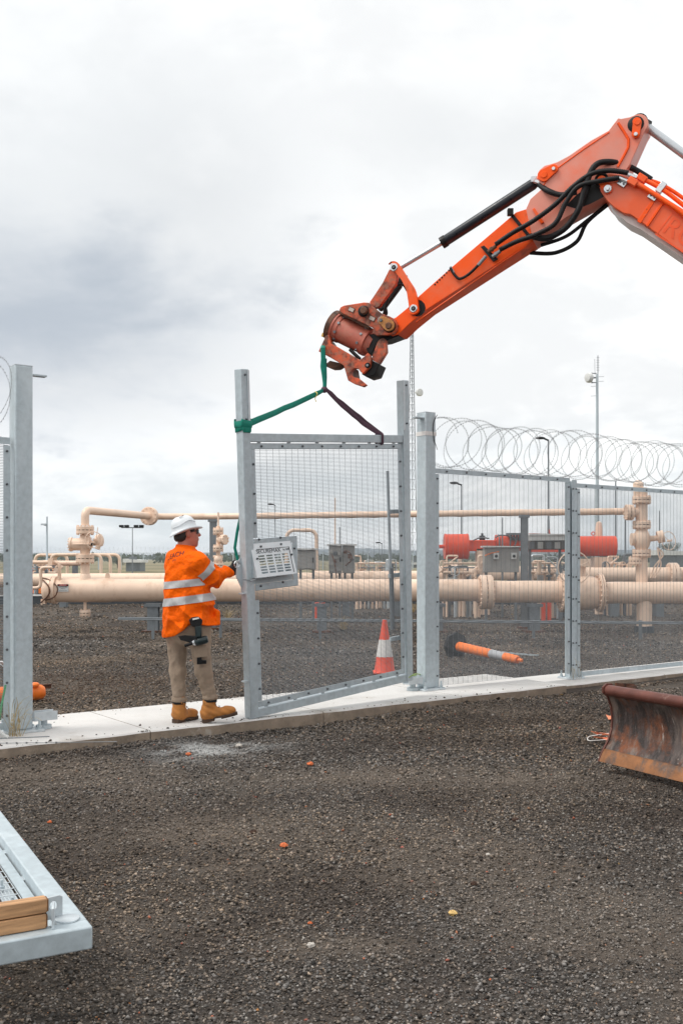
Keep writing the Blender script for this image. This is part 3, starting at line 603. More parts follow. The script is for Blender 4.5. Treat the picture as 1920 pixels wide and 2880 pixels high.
def lock_box():
    ax = (GU, -GN, GW)
    def uv(x, y, off=0.0): p = GPL.px(x, y, off) - GO; return p.dot(GU), p.dot(GW)
    box = MB(); uL = 0.062; uR = uv(831, 1580)[0]; wT = uv(760, 1512)[1]; wB = uv(760, 1655)[1]
    fw = 0.058
    for c, d, sx, sy in (((uL + uR) / 2, wT - fw / 2, uR - uL, fw), ((uL + uR) / 2, wB + fw / 2, uR - uL, fw), (uR - fw / 2, (wT + wB) / 2, fw, wT - wB - 2 * fw)):
        box.box(GPt(c, d, .026), (sx, .008, sy), ax)
    bx = R('lock_frame', box, GALV, gate, bevel=0.002)
    mb = MB(); mb.box(GPt((uL + uR - fw) / 2, wB + fw + .075, .016), (uR - uL - fw, .008, .15), ax); R('lower_panel', mb, GALV, bx)
    for (x, y) in ((728, 1517), (788, 1512), (827, 1542), (733, 1648), (795, 1637)):
        p = GPL.px(x, y, .03); inst('bolt', hexm, bx, p, (GU, GW, GN))
    # sloping perforated hood
    TL, TR, BR, BL = GPL.px(703, 1530, .03), GPL.px(817, 1521, .03), GPL.px(836, 1612, .115), GPL.px(724, 1625, .115)
    def Q(s, t): return (TL * (1 - s) + TR * s) * (1 - t) + (BL * (1 - s) + BR * s) * t
    nn = (TR - TL).cross(BL - TL).normalized()
    if nn.dot(GN) < 0: nn = -nn
    mb = MB()
    def strip(s0, s1, t0, t1): mb.prism([Q(s0, t0), Q(s1, t0), Q(s1, t1), Q(s0, t1)], nn * -0.004)
    cols_ = [0.13 + k * 0.195 for k in range(4)]; cw = 0.155; rows = [0.36 + k * 0.082 for k in range(7)]; rh = 0.05
    strip(0, 1, 0, rows[0]); strip(0, 1, rows[-1] + rh, 1)
    xs = [0.0] + [q for c in cols_ for q in (c, c + cw)] + [1.0]
    for k in range(0, len(xs), 2): strip(xs[k], xs[k + 1], rows[0], rows[-1] + rh)
    for c in cols_:
        for r_, r2 in zip(rows[:-1], rows[1:]): strip(c, c + cw, r_ + rh, r2)
    hood = R('lock_hood', mb, HOODP, gate, 'pale perforated hood over the lock')
    mb = MB(); sN = (TR - TL).normalized(); tN = (BL - TL).normalized()
    o = Q(.40, .25) + nn * .003; x = (Q(.8, .25) - Q(.1, .25)).normalized(); y = nn.cross(x)
    put_text(mb, 'SECUREMAX', 0.050, o, x, y); put_text(mb, 'by ABF', 0.026, Q(.84, .245) + nn * .003, x, y); R('lettering', mb, BOLT, hood, fix=False)
    mb = MB(); mb.prism([Q(.12, .17) + nn * .001, Q(.93, .17) + nn * .001, Q(.93, .185) + nn * .001, Q(.12, .185) + nn * .001], nn * .002); mb.prism([Q(.915, .19) + nn * .001, Q(.93, .19) + nn * .001, Q(.93, .95) + nn * .001, Q(.915, .95) + nn * .001], nn * .002); R('seam', mb, BOLT, hood)
    for s, t in ((.24, .1), (.74, .08), (.09, .45), (.95, .42)): inst('bolt', hexm, hood, Q(s, t), ((TR - TL).normalized(), y, nn))
    mb = MB()
    for a, b in ((TL, BL), (TR, BR)):
        foot = b - GN * (.115 - .03); mb.prism([a, b, foot], (TR - TL).normalized() * (.004 if a == TL else -.004))
    mb.prism([BL, BR, BR - GN * .085, BL - GN * .085], GW * -.004); R('hood_side', mb, GALV, hood)
    mb = MB(); e = GPL.px(684, 1630, .06); mb.tube(bez([e, GPL.px(703, 1632, .07), GPL.px(708, 1634, .08), GPL.px(740, 1620, .1), GPL.px(765, 1626, .1), GPL.px(800, 1614, .1)]), .0055, 6); R('lever_wire', mb, WIRE, hood)
    # latch plate on the outer edge of the stile
    mb = MB(); c = GPt(-.075, 1.30, -.035); mb.prism([c + GU * .03 + GW * .14, c - GU * .012 + GW * .10, c - GU * .03 - GW * .03, c + GU * .03 - GW * .14], GN * .008); R('latch_plate', mb, GALV_L, gate, bevel=.001)
    mb = MB(); mb.torus(c + GW * .08 - GU * .02 + GN * .01, GN, .028, .006, 16); R('pull_ring', mb, BRIGHT, gate, smooth=60)
    for q in (0.34, 1.12): mb = MB(); mb.box(GPt(-.065, q, 0), (.045, .05, .01), ax); R('striker_tab', mb, GALV_L, gate)
    # drop-bolt rod on the back by the right stile
    mb = MB(); mb.tube([GPt(GWID - .19, 2.16, -.05), GPt(GWID - .16, .66, -.05)], .016, 8); R('drop_rod', mb, GALV, gate, smooth=60)
    mb = MB(); mb.tube([GPt(GWID - .16, 1.18, -.05), GPt(GWID - .155, .55, -.05)], .026, 8); R('drop_sleeve', mb, GREYP, gate, smooth=60)
    for q in (.45, 1.1, 1.75): mb = MB(); mb.box(GPt(GWID - .12, q, -.05), (.14, .03, .04), ax); R('rod_guide', mb, GALV, gate)
lock_box()

# ------------------------------------------------------------------ lifting slings
KNOT = W(912, 1096, 9.5)
def strap(mb, pts, w, th, side):
    pts = [V(p) for p in pts]; prev = None; n = len(pts)
    vs_ = []
    for i, p in enumerate(pts):
        t = (pts[min(i + 1, n - 1)] - pts[max(i - 1, 0)]).normalized(); s = (V(side) - t * V(side).dot(t)).normalized(); q = t.cross(s)
        ww = w if not isinstance(w, (list, tuple)) else w[i]
        tt = th if not isinstance(th, (list, tuple)) else th[i]
        for k in range(8):
            a = 2 * math.pi * k / 8; vs_.append(p + s * (math.cos(a) * ww / 2) + q * (math.sin(a) * tt / 2))
    fs = [(i * 8 + k, i * 8 + (k + 1) % 8, (i + 1) * 8 + (k + 1) % 8, (i + 1) * 8 + k) for i in range(n - 1) for k in range(8)]
    fs += [tuple(range(7, -1, -1)), tuple((n - 1) * 8 + k for k in range(8))]
    mb.add(vs_, fs)
def wob(a, b, n, amp, seed):
    rr = random.Random(seed); a = V(a); b = V(b)
    return [a.lerp(b, i / n) + V([rr.uniform(-amp, amp) for _ in range(3)]) * math.sin(math.pi * i / n) for i in range(n + 1)]
sg = thing('green_sling', 'green lifting sling from the hitch hook to the left stile of the gate', 'sling', KNOT, 'lifting slings')
X1 = V((1, 0, 0))
mb = MB(); top = W(908, 992, 9.47)
strap(mb, [top + V((0.0, .16, .05)), top + V((0, .06, .075)), top + V((0, -.02, .04)), W(909, 1010, 9.46), W(908, 1030, 9.47), W(911, 1055, 9.48), W(913, 1080, 9.49), KNOT + V((0, 0, 0.0))], [.045, .045, .045, .046, .052, .044, .038, .040], [.018] * 5 + [.016, .02, .03], X1); R('upper_loop', mb, GREEN, sg, smooth=50)
mb = MB(); strap(mb, [top + V((.02, .19, -.02)), W(914, 1025, 9.6), W(915, 1060, 9.55), KNOT + V((.005, .02, 0))], .03, .012, X1); R('back_strand', mb, GREEN, sg, smooth=50)
tie = GPt(0.0, 2.62, 0)
mb = MB(); leg0 = GPt(0.055, 2.60, .02); pts = wob(KNOT, leg0, 9, .006, 3)
for i, p in enumerate(pts): p.z -= 0.010 * math.sin(math.pi * i / 9)
strap(mb, pts, [.034, .046, .05, .05, .052, .052, .054, .056, .058, .06], .014, UP); R('leg_strap', mb, GREEN, sg, smooth=50)
mb = MB()
for k, (w0, hh, q) in enumerate(((2.560, .062, .050), (2.600, .058, .055))):      # two flat turns of webbing round the stile
    ring = []
    for a_, b_ in fillet([V((x_, y_, 0)) for x_, y_ in ((q, 0), (q, q), (-q, q), (-q, -q), (q, -q), (q, 0))], .012, 4) and [(p.x, p.y) for p in fillet([V((x_, y_, 0)) for x_, y_ in ((q, 0), (q, q), (-q, q), (-q, -q), (q, -q), (q, 0))], .012, 4)]: ring.append((a_, b_))
    m_ = len(ring); vs_ = []
    for i, (a_, b_) in enumerate(ring):
        t_ = .012 * math.sin(i * .9 + k) ; l_ = math.hypot(a_, b_)
        for r_, h_ in ((1.0, -hh / 2), (1.07, -hh / 2 * .9), (1.09, 0), (1.07, hh / 2 * .9), (1.0, hh / 2)): vs_.append(GPt(a_ * r_, w0 + h_ + t_, b_ * r_))
    mb.add(vs_, [(i * 5 + j, ((i + 1) % m_) * 5 + j, ((i + 1) % m_) * 5 + j + 1, i * 5 + j + 1) for i in range(m_ - 1) for j in range(4)])
R('stile_wrap', mb, GREEN, sg, smooth=60)
mb = MB(); strap(mb, [GPt(.03, 2.5, -.06), GPt(.04, 2.2, -.06), GPt(.03, 1.9, -.07), GPt(-.045, 1.66, -.07), GPt(-.085, 1.52, -.06), GPt(-.06, 1.40, -.05)], .03, .01, FD); R('tail', mb, GREEN, sg, smooth=60)
mb = MB(); c = pts[1].lerp(pts[2], .2); mb.tube(bez([c + UP * .03, c + V((.02, -.03, .0)), c - UP * .035, c - UP * .07 + V((.01, 0, 0))]), .004, 5); R('tag', mb, mat('yellow_tag', (.7, .55, .1), .6), sg)
sp = thing('purple_sling', 'dark purple lifting sling from the knot to the top rail of the gate', 'sling', KNOT, 'lifting slings')
end = GPt(1.72, GRAIL + .012, 0.0)
for k, (dx, w) in enumerate(((0, .05), (.022, .026))):
    mb = MB(); pts = wob(KNOT + V((.01, 0, .01)), end + GU * (dx * 2 - .02), 10, .007, 5 + k)
    for i, p in enumerate(pts): p.z -= 0.026 * math.sin(math.pi * i / 10) * (1 - .7 * k)
    strap(mb, pts, [.030] + [w] * 9 + [w * .9], .015, UP); R('strand', mb, PURPLE, sp, smooth=50)
mb = MB(); q = GRAIL - .0375
loop = [GPt(1.70, q + a, b) for a, b in ((-.05, -.045), (.047, -.045), (.047, .045), (-.05, .045))]; mb.tube(fillet(loop + [loop[0]], .015), .012, 6); R('rail_wrap', mb, PURPLE, sp, smooth=60)
mb = MB(); mb.ell(KNOT, (.034, .03, .032), n=12, m=8); R('knot', mb, PURPLE, sp, smooth=60)

# ------------------------------------------------------------------ excavator
AA = math.radians(22)
AP = Plane(W(1095, 905, 9.45), V((math.cos(AA), -math.sin(AA), 0)), UP)
exc = thing('excavator', 'orange excavator reaching in from the right, its hitch holding the slings', 'excavator', (4.3, 7.3, 0))
def plate(name, poly, hw, m, near=None, parent=None, th=None, label=None, bevel=0.006, parentobj=None):
    near = hw if near is None else near; th = 2 * hw if th is None else th
    mb = MB(); mb.prism([AP.px(x, y, near) for x, y in poly], AP.n * -th); return R(name, mb, m, parentobj or exc, label, bevel=bevel)
def pin(name, x, y, r, near, th, m, parentobj=None, n=20):
    mb = MB(); c = AP.px(x, y, near); mb.lathe(c - AP.n * th, AP.n, [(0, r), (th - .006, r), (th, r * .85)], n); return R(name, mb, m, parentobj or exc, smooth=40)
def arc(cx, cy, r, a0, a1, n=8): return [(cx + r * math.cos(math.radians(a0 + (a1 - a0) * i / n)), cy + r * math.sin(math.radians(a0 + (a1 - a0) * i / n))) for i in range(n + 1)]
SH = 0.125
stick_poly = [(1080, 921), (1100, 944), (1122, 938), (1152, 909), (1201, 869), (1407, 736), (1498, 678), (1597, 607), (1680, 560), (1712, 545), (1769, 464), (1811, 370)] + arc(1797, 345, 25, 40, -110, 8) + [(1770, 329), (1745, 334), (1737, 332), (1710, 367), (1659, 396), (1600, 437), (1567, 455), (1545, 462), (1530, 466), (1516, 478), (1510, 494), (1516, 512), (1530, 524), (1490, 560), (1478, 588), (1450, 597), (1267, 753), (1177, 833), (1150, 862), (1112, 893), (1088, 902)]
ci = stick_poly.index((1498, 678)); cj = stick_poly.index((1478, 588))
head_poly = stick_poly[ci:cj + 1]; low_poly = stick_poly[:ci + 1] + stick_poly[cj:]
stick = plate('stick', low_poly, SH, ORANGE, label='long orange dipper arm', bevel=.004)
head = plate('stick_head', head_poly, SH, FADED, label='faded flared head of the dipper arm', parentobj=stick, bevel=.004)
# raised rims: welded seam along the head, doubler plates and weld line
def bead(name, pts, r, near, m, parentobj=None, n=6):
    mb = MB(); mb.tube([AP.px(x, y, near) for x, y in pts], r, n); return R(name, mb, m, parentobj or stick, smooth=60)
bead('weld_seam', [(1737, 346), (1754, 372), (1766, 392), (1765, 415), (1752, 440), (1735, 470)], .012, SH + .002, ORANGE)
bead('weld_seam', [(1712, 372), (1640, 420), (1560, 478), (1520, 530)], .006, SH, ORANGE)
bead('weld_seam', [(1170, 905), (1407, 740), (1480, 692)], .005, SH, ORANGE)
# tube clamp strip and small bracket
plate('clamp_strip', [(1428, 600), (1436, 594), (1490, 660), (1482, 665)], .01, GREASE, SH + .012, th=.02, parentobj=stick, bevel=.002)
mb = MB(); mb.box(AP.px(1434, 597, SH + .02), (.05, .05, .06)); R('clamp_block', mb, GREASE, stick, bevel=.004)
plate('bracket', [(1495, 588), (1502, 584), (1528, 624), (1520, 629)], .01, ORANGE, SH + .02, th=.02, parentobj=stick, bevel=.002)
plate('grease_stain', [(1590, 578), (1620, 548), (1660, 520), (1700, 512), (1706, 548), (1660, 572), (1622, 588)], .01, GREASE, SH + .003, th=.006, parentobj=stick, bevel=0, label='black greasy patch by the arm pivot')
plate('grease_stain', arc(1172, 866, 24, 0, 360, 12)[:-1], .01, GREASE, SH + .003, th=.006, parentobj=stick, bevel=0)
for k in range(7): pin('stud', 1222 + k * 6.5, 800 - k * 6.6, .009, SH + .004, .2, GREASE, stick, 8)
# pivot bosses
def boss(x, y, r, near, face, bx=None, by=None):
    pin('pin_boss', x, y, r, near + .012, .02, GREASE); pin('pin', x, y, r * .55, near + .024, .03, face)
pin('pin_boss', 1786, 348, .068, SH + .010, .018, GREASE); plate('keeper_plate', arc(1790, 342, 13, 160, 380, 8) + arc(1786, 375, 12, 20, 160, 6), .01, ORANGE, SH + .028, th=.02, bevel=.003)
pin('bolt', 1786, 376, .018, SH + .045, .02, BRIGHT, n=10); pin('pin', 1791, 343, .026, SH + .036, .02, ORANGE)
plate('keeper_plate', arc(1527, 493, 17, 60, 240, 8) + arc(1556, 473, 12, -120, 60, 6), .01, ORANGE, SH + .022, th=.02, bevel=.003); pin('pin', 1528, 491, .03, SH + .03, .02, ORANGE); pin('bolt', 1555, 473, .017, SH + .04, .02, BRIGHT, n=10)
# boom
BH = 0.165
FADED_B = layer(mat('boom_paint', (0.84, 0.11, 0.022), 0.36, 0, 0.07, 3, spec=0.45), (0.68, 0.20, 0.13), 1.5, 0.42, 0.7, None, 0.36, 0.8)
boom_poly = [(1687, 498), (1697, 490), (1715, 488), (1745, 492), (1790, 506), (1920, 588), (2080, 700), (2280, 900), (2420, 1180), (2560, 1560), (2440, 1600), (2330, 1330), (2220, 1080), (2080, 850), (1920, 711), (1805, 627), (1771, 603), (1752, 600), (1724, 582), (1704, 562), (1687, 536), (1682, 515)]
boom = plate('boom', boom_poly, BH, FADED_B, label='orange boom with faded lettering', bevel=.006)
plate('boom_belly', [(1704, 562), (1724, 582), (1752, 602), (1774, 607), (1805, 629), (1920, 713), (1920, 728), (1800, 645), (1765, 628), (1730, 600)], .11, mat('pale_belly_paint', (.80, .70, .67), .4), .11, th=.22, parentobj=boom, bevel=.003)  # strip along the boom underside, paler than its sides
plate('rib', [(1838, 552), (1846, 556), (1800, 628), (1790, 622)], .02, ORANGE, BH + .006, th=.02, parentobj=boom, bevel=.002)
plate('weld_rib', [(1860, 566), (1866, 570), (1820, 638), (1815, 634)], .02, ORANGE, BH + .012, th=.02, parentobj=boom, bevel=.003)
DECAL = mat('boom_decal_orange', (0.86, 0.085, 0.008), 0.4)
mb = MB(); o = AP.px(1905, 652, BH + .002); dx = (AP.px(1990, 704, BH) - AP.px(1890, 640, BH)).normalized(); dy = AP.n.cross(dx)
put_text(mb, 'RC', .22, o + dx * .02, dx, dy, .001); R('lettering', mb, DECAL, boom, fix=False)
mb = MB(); c = AP.px(1868, 628, BH + .001); mb.box(c + dx * .3 + dy * .1, (.62, .012, .002), (dx, dy, AP.n)); mb.box(c + dx * .3 - dy * .11, (.62, .012, .002), (dx, dy, AP.n)); mb.box(c, (.012, .198, .002), (dx, dy, AP.n)); R('decal_frame', mb, DECAL, boom)
pin('pin_boss', 1690, 505, .062, BH + .004, .02, GREASE); plate('keeper_plate', arc(1691, 506, 13, 150, 330, 8) + arc(1707, 530, 14, -30, 150, 8), .01, ORANGE, BH + .02, th=.02, bevel=.003); pin('bolt', 1707, 530, .036, BH + .03, .02, BRIGHT); pin('bolt', 1707, 529, .018, BH + .05, .03, BRIGHT, n=6)
# hydraulic pipes on the boom
def hose(name, pts, r, near, m=HOSE, parentobj=None, n=8, k=30):
    P_ = []
    for q in pts: P_.append(AP.px(q[0], q[1], q[2] if len(q) > 2 else near))
    mb = MB(); mb.tube(bez(P_, k), r, n); return R(name, mb, m, parentobj or exc, smooth=60)
hose('boom_pipe', [(1784, 513), (1830, 541), (1870, 567), (1920, 602), (2060, 720)], .019, BH + .03, ORANGE, boom); hose('boom_pipe', [(1810, 505), (1860, 532), (1920, 577), (2060, 690)], .019, BH - .03, ORANGE, boom)
hose('boom_pipe', [(1790, 503), (1850, 515), (1930, 565), (2060, 670)], .016, 0.02, ORANGE, boom)
for x, y, nr in ((1778, 512, BH + .03), (1804, 502, BH - .03)):
    mb = MB(); c = AP.px(x, y, nr); mb.box(c, (.085, .055, .055), (dx, dy, AP.n)); R('pipe_coupling', mb, ORANGE, boom, bevel=.006)
for x, y in ((1748, 515), (1834, 553)):
    mb = MB(); c = AP.px(x, y, BH + .012); mb.box(c, (.075, .05, .02), (dx, dy, AP.n)); cl = R('pipe_clamp', mb, BRIGHT, boom, bevel=.002)
    for s in (-.018, .018): mb = MB(); mb.cyl(c + dx * s + AP.n * .008, c + dx * s + AP.n * .022, .009, n=6); R('bolt', mb, BOLT, cl)
mb = MB(); mb.box(AP.px(1858, 528, BH - .03), (.05, .09, .05), (dx, dy, AP.n)); R('pipe_clamp', mb, BRIGHT, boom, bevel=.002)
# hoses over the elbow
def ribbed(name, pts, r, near, k=60):
    P_ = bez([AP.px(q[0], q[1], q[2] if len(q) > 2 else near) for q in pts], k)
    mb = MB(); mb.tube(P_, [r * (1.10 if i % 2 else .94) for i in range(len(P_))], 9); return R(name, mb, HOSE, exc, smooth=50)
ribbed('hydraulic_hose', [(1392, 688), (1440, 655), (1500, 620), (1560, 575), (1610, 525), (1660, 490), (1710, 480), (1765, 486)], .021, SH + .075, 150)
ribbed('hydraulic_hose', [(1404, 703), (1450, 680), (1505, 660), (1560, 628), (1590, 570), (1625, 525), (1680, 510), (1740, 500)], .021, SH + .09, 150)
hose('hydraulic_hose', [(1490, 664, SH + .03), (1540, 668, SH + .05), (1590, 640, SH + .06), (1625, 590, SH + .08), (1640, 540, BH + .03), (1668, 470, BH + .02), (1710, 455, BH - .02), (1770, 470, .05), (1830, 505, .02)], .026, 0, k=48)
hose('hydraulic_hose', [(1480, 662, SH + .03), (1540, 672, SH + .04), (1600, 630, SH + .05), (1632, 575, SH + .06), (1655, 520, SH + .05)], .02, 0, k=40)
hose('hydraulic_hose', [(1510, 514, .02), (1535, 534, SH + .03), (1575, 548, SH + .05), (1620, 540, SH + .06)], .024, 0, k=30)
hose('hydraulic_hose', [(1520, 690, -.05), (1590, 665, -.05), (1650, 620, -.06), (1705, 575, -.06)], .016, 0, k=30)
hose('hydraulic_hose', [(1490, 711, -.1), (1560, 711, -.1), (1620, 680, -.1), (1650, 625, -.08), (1712, 572, -.05)], .018, 0, k=40)
# fittings and short hose on the stick
for x, y in ((1372, 708), (1384, 722)):
    mb = MB(); a = AP.px(x, y, SH + .05); b = AP.px(x + 22, y - 16, SH + .06); mb.tube([a, b], .017, 8); mb.tube([a.lerp(b, .35), a.lerp(b, .55)], .025, 6); R('hose_fitting', mb, RUSTW if y < 715 else WIRE, stick)
plate('bracket', [(1350, 694), (1360, 690), (1400, 728), (1386, 736)], .01, GREASE, SH + .03, th=.012, parentobj=stick, bevel=.002)
for x, y in ((1765, 490), (1740, 500)): mb = MB(); a = AP.px(x, y, SH + .075); b = AP.px(x + 24, y + 10, BH + .03); mb.tube([a, b], .017, 8); R('hose_fitting', mb, BRIGHT, boom)
hose('hydraulic_hose', [(1356, 731), (1335, 755), (1312, 775), (1292, 784), (1280, 776), (1270, 762), (1266, 754)], .013, SH + .03, k=42)
mb = MB(); mb.tube([AP.px(1366, 720, SH + .04), AP.px(1344, 746, SH + .03)], .016, 8); mb.tube([AP.px(1266, 751, SH + .02), AP.px(1275, 768, SH + .03)], .012, 8); R('hose_fitting', mb, WIRE, stick)
# bucket cylinder
mb = MB(); a = AP.px(1506, 513, 0); b = AP.px(1246, 681, 0); d = (b - a).normalized(); mb.lathe(a, d, [(0, .040), (.03, .05), ((b - a).length - .02, .05), ((b - a).length, .044)], 24); cy = R('bucket_cylinder', mb, CYLB, exc, smooth=40)
mb = MB(); mb.lathe(b - d * .03, d, [(0, .056), (.05, .056)], 24); R('gland_ring', mb, GREASE, cy, smooth=40)
mb = MB(); mb.cyl(b - d * .05, AP.px(1125, 752, 0), .024, n=18); R('cylinder_rod', mb, CHROME, cy, smooth=40)
mb = MB(); mb.cyl(a - d * .06, a + d * .02, .038, n=14); R('cylinder_eye', mb, ORANGE, cy, smooth=40)
mb = MB(); mb.tube([AP.px(1496, 507, .05), AP.px(1520, 516, .06)], .02, 8); mb.box(AP.px(1500, 506, .05), (.05, .05, .05)); R('hose_fitting', mb, BRIGHT, cy)
# arm cylinder rod leaving to the right
mb = MB(); a = AP.px(1808, 350, 0); b = AP.px(1960, 462, 0); mb.cyl(a, b, .036, n=20); rd = R('arm_cylinder_rod', mb, CHROME, exc, smooth=40)
mb = MB(); e = AP.px(2300, 720, 0); mb.cyl(b, e, .065, n=20); R('arm_cylinder_barrel', mb, CYLB, rd, smooth=40)
mb = MB(); mb.cyl(AP.px(1797, 343, .07), AP.px(1797, 343, -.07), .07, n=18); mb.tube([AP.px(1797, 345, 0), a.lerp(b, .08)], .06, 10); R('rod_eye', mb, GREASE, rd, smooth=40)
# bucket linkage
def link_curve(near, th, m):
    L1 = bez([(1100, 735, 0), (1112, 766, 0), (1128, 787, 0), (1141, 815, 0), (1146, 840, 0), (1150, 868, 0)], 25); L2 = bez([(1175, 862, 0), (1172, 838, 0), (1165, 812, 0), (1150, 788, 0), (1135, 764, 0), (1121, 742, 0)], 25)
    poly = [(p.x, p.y) for p in L1] + arc(1161, 868, 16, 150, 10, 6) + [(p.x, p.y) for p in L2] + arc(1106, 751, 17, -30, -150, 6)
    return plate('side_link', poly, .02, m, near, th=th, bevel=.005)
lk = link_curve(.165, .035, ORANGE); link_curve(-.13, .035, ORANGE_W)
for x, y in ((1106, 751), (1161, 867)):
    pin('link_pin', x, y, .022, .18, .36, GREASE); pin('washer', x, y, .038, .172, .012, BRIGHT, n=18); pin('bolt', x, y, .013, .185, .02, BOLT, n=6)
tl = [(1094, 757), (1120, 765), (1112, 800), (1066, 862), (1052, 868), (1038, 850), (1048, 836), (1075, 795)]
plate('tipping_link', tl, .03, ORANGE_W, .13, th=.05); plate('tipping_link', [(x + 14, y + 6) for x, y in tl], .03, GREASE, -.06, th=.05)
hose('hydraulic_hose', [(1120, 792, 0), (1095, 820, 0), (1082, 850, 0), (1086, 882, 0), (1072, 890, -.02)], .014, 0); hose('hydraulic_hose', [(1145, 818, -.02), (1130, 800, 0), (1100, 812, .03), (1088, 850, .03), (1078, 885, .03)], .012, 0)
# tilting quick hitch
hup = [(953, 872), (957, 864), (966, 859), (1023, 850), (1037, 851), (1048, 862), (1072, 881), (1096, 890), (1109, 897), (1118, 914), (1116, 928), (1106, 938), (1088, 942), (1058, 944), (1046, 937), (1048, 922), (962, 881)]
hb = plate('hitch_bracket', hup, .02, ORANGE_W, .175, th=.045, label='worn upper bracket of the hitch'); plate('hitch_bracket', hup, .02, ORANGE_W, -.13, th=.045)
plate('hitch_crossplate', [(953, 872), (966, 880), (1040, 919), (1036, 926), (960, 886), (950, 880)], .1, RUSTW, .13, th=.26)
for x, y in ((988, 871), (1046, 896)):
    c = AP.px(x, y, .177); e = (AP.px(x + 10, y + 4.4, .177) - c).normalized(); mb = MB(); mb.box(c, (.066, .044, .006), (e, AP.n.cross(e), AP.n)); fr = R('sticker_frame', mb, RUSTW, hb)
    mb = MB(); mb.box(c + AP.n * .004, (.052, .032, .004), (e, AP.n.cross(e), AP.n)); R('sticker', mb, mat('pale_sticker', (.5, .42, .37), .5, 0, .3, 60), fr)
pin('pin_boss', 1020, 874, .052, .20, .03, GREASE); pin('hitch_pin', 1021, 872, .034, .235, .05, RUSTW)
pin('pin_boss', 1093, 916, .06, .20, .03, GREASE); plate('keeper_plate', arc(1091, 914, 17, -60, 120, 8) + arc(1076, 902, 13, 120, 300, 6), .01, mat('ochre_keeper', (.42, .17, .04), .5, 0, .3, 30), .215, th=.03, bevel=.003); pin('hitch_pin', 1091, 915, .03, .23, .03, RUSTW); pin('bolt', 1070, 900, .034, .21, .03, WIRE); pin('bolt', 1070, 900, .018, .225, .03, BOLT, n=6)
a = AP.px(948, 921, 0.0); b = AP.px(1034, 963, 0.0); d = (b - a).normalized(); Lc = (b - a).length
mb = MB(); mb.lathe(a - d * .02, d, [(-.03, .10), (-.03, .142), (.03, .146), (.035, .136), (.075, .136), (.08, .128), (Lc - .02, .128), (Lc - .015, .136), (Lc + .03, .136), (Lc + .035, .11), (Lc + .09, .10)], 36); rot = R('rotary_actuator', mb, PINKY, exc, smooth=35, label='faded red rotary drum of the hitch')
mb = MB(); mb.lathe(a - d * .02, d, [(-.04, .08), (-.04, .150), (.008, .150), (.008, .08)], 36); R('end_flange', mb, RUSTW, rot, smooth=35)
sx, sy, sz = frame(d)
vc = (V((0, 0, CAMZ)) - a).normalized(); vx = (vc - d * vc.dot(d)).normalized(); vy = d.cross(vx)
for t in (.055, Lc - .045):
    for g in (-55, -18, 20, 55):
        q = a + d * t + (vx * math.cos(math.radians(g)) + vy * math.sin(math.radians(g))) * .136; nn = (q - a - d * t).normalized(); mb = MB(); mb.cyl(q - nn * .004, q + nn * .008, .013, n=8); R('bolt', mb, WIRE, rot)
low = [(895, 988), (915, 945), (924, 941), (930, 966), (944, 973), (1011, 1012), (1024, 1002), (1033, 992), (1040, 998), (1043, 1012), (1039, 1032), (1020, 1051)] + arc(1000, 1049, 13, -20, -250, 10) + [(1006, 1063), (1030, 1082), (1020, 1088), (996, 1080), (978, 1070), (966, 1028), (929, 1006)]
plate('hitch_jaw', low, .02, ORANGE_W, .16, th=.05, label='scuffed lower jaw with hook'); plate('hitch_jaw', low, .02, ORANGE_W, -.11, th=.05)
plate('jaw_crossbeam', [(897, 986), (915, 950), (926, 966), (960, 985), (952, 1012), (930, 1004)], .1, RUSTW, .11, th=.22); plate('jaw_crossbeam', [(966, 1030), (985, 1030), (992, 1070), (980, 1066)], .1, RUSTW, .11, th=.22)
plate('hook', [(910, 1023), (920, 1020), (927, 1014), (960, 1022), (957, 1028), (946, 1035), (929, 1036), (917, 1031)], .06, RUSTW, .08, th=.12)
plate('lock_cover', [(1043, 1011), (1060, 962), (1068, 953), (1077, 950), (1085, 957), (1087, 990), (1066, 1024)], .02, ORANGE_W, .14, th=.05); plate('lock_block', [(1043, 1012), (1066, 1024), (1053, 1055), (1031, 1061), (1016, 1052)], .08, GREASE, .12, th=.2)
plate('hitch_core', [(1030, 940), (1110, 936), (1122, 944), (1085, 958), (1060, 962), (1042, 1000), (1030, 985)], .08, GREASE, .09, th=.18)
pin('jaw_bolt', 1032, 1027, .026, .172, .02, GREASE, n=14); pin('bolt', 1032, 1027, .013, .178, .01, WIRE, n=8)
mb = MB(); mb.tube(bez([AP.px(984, 983, .05), AP.px(996, 995, .06), AP.px(1012, 1010, .06)]), .017, 8); R('grease_nipple_hose', mb, HOSE, exc, smooth=60)
mb = MB(); mb.cyl(AP.px(908, 948, -.02), AP.px(912, 938, -.02), .022, n=10); R('hydraulic_port', mb, mat('brass', (.5, .3, .08), .4, .8), exc, smooth=40)

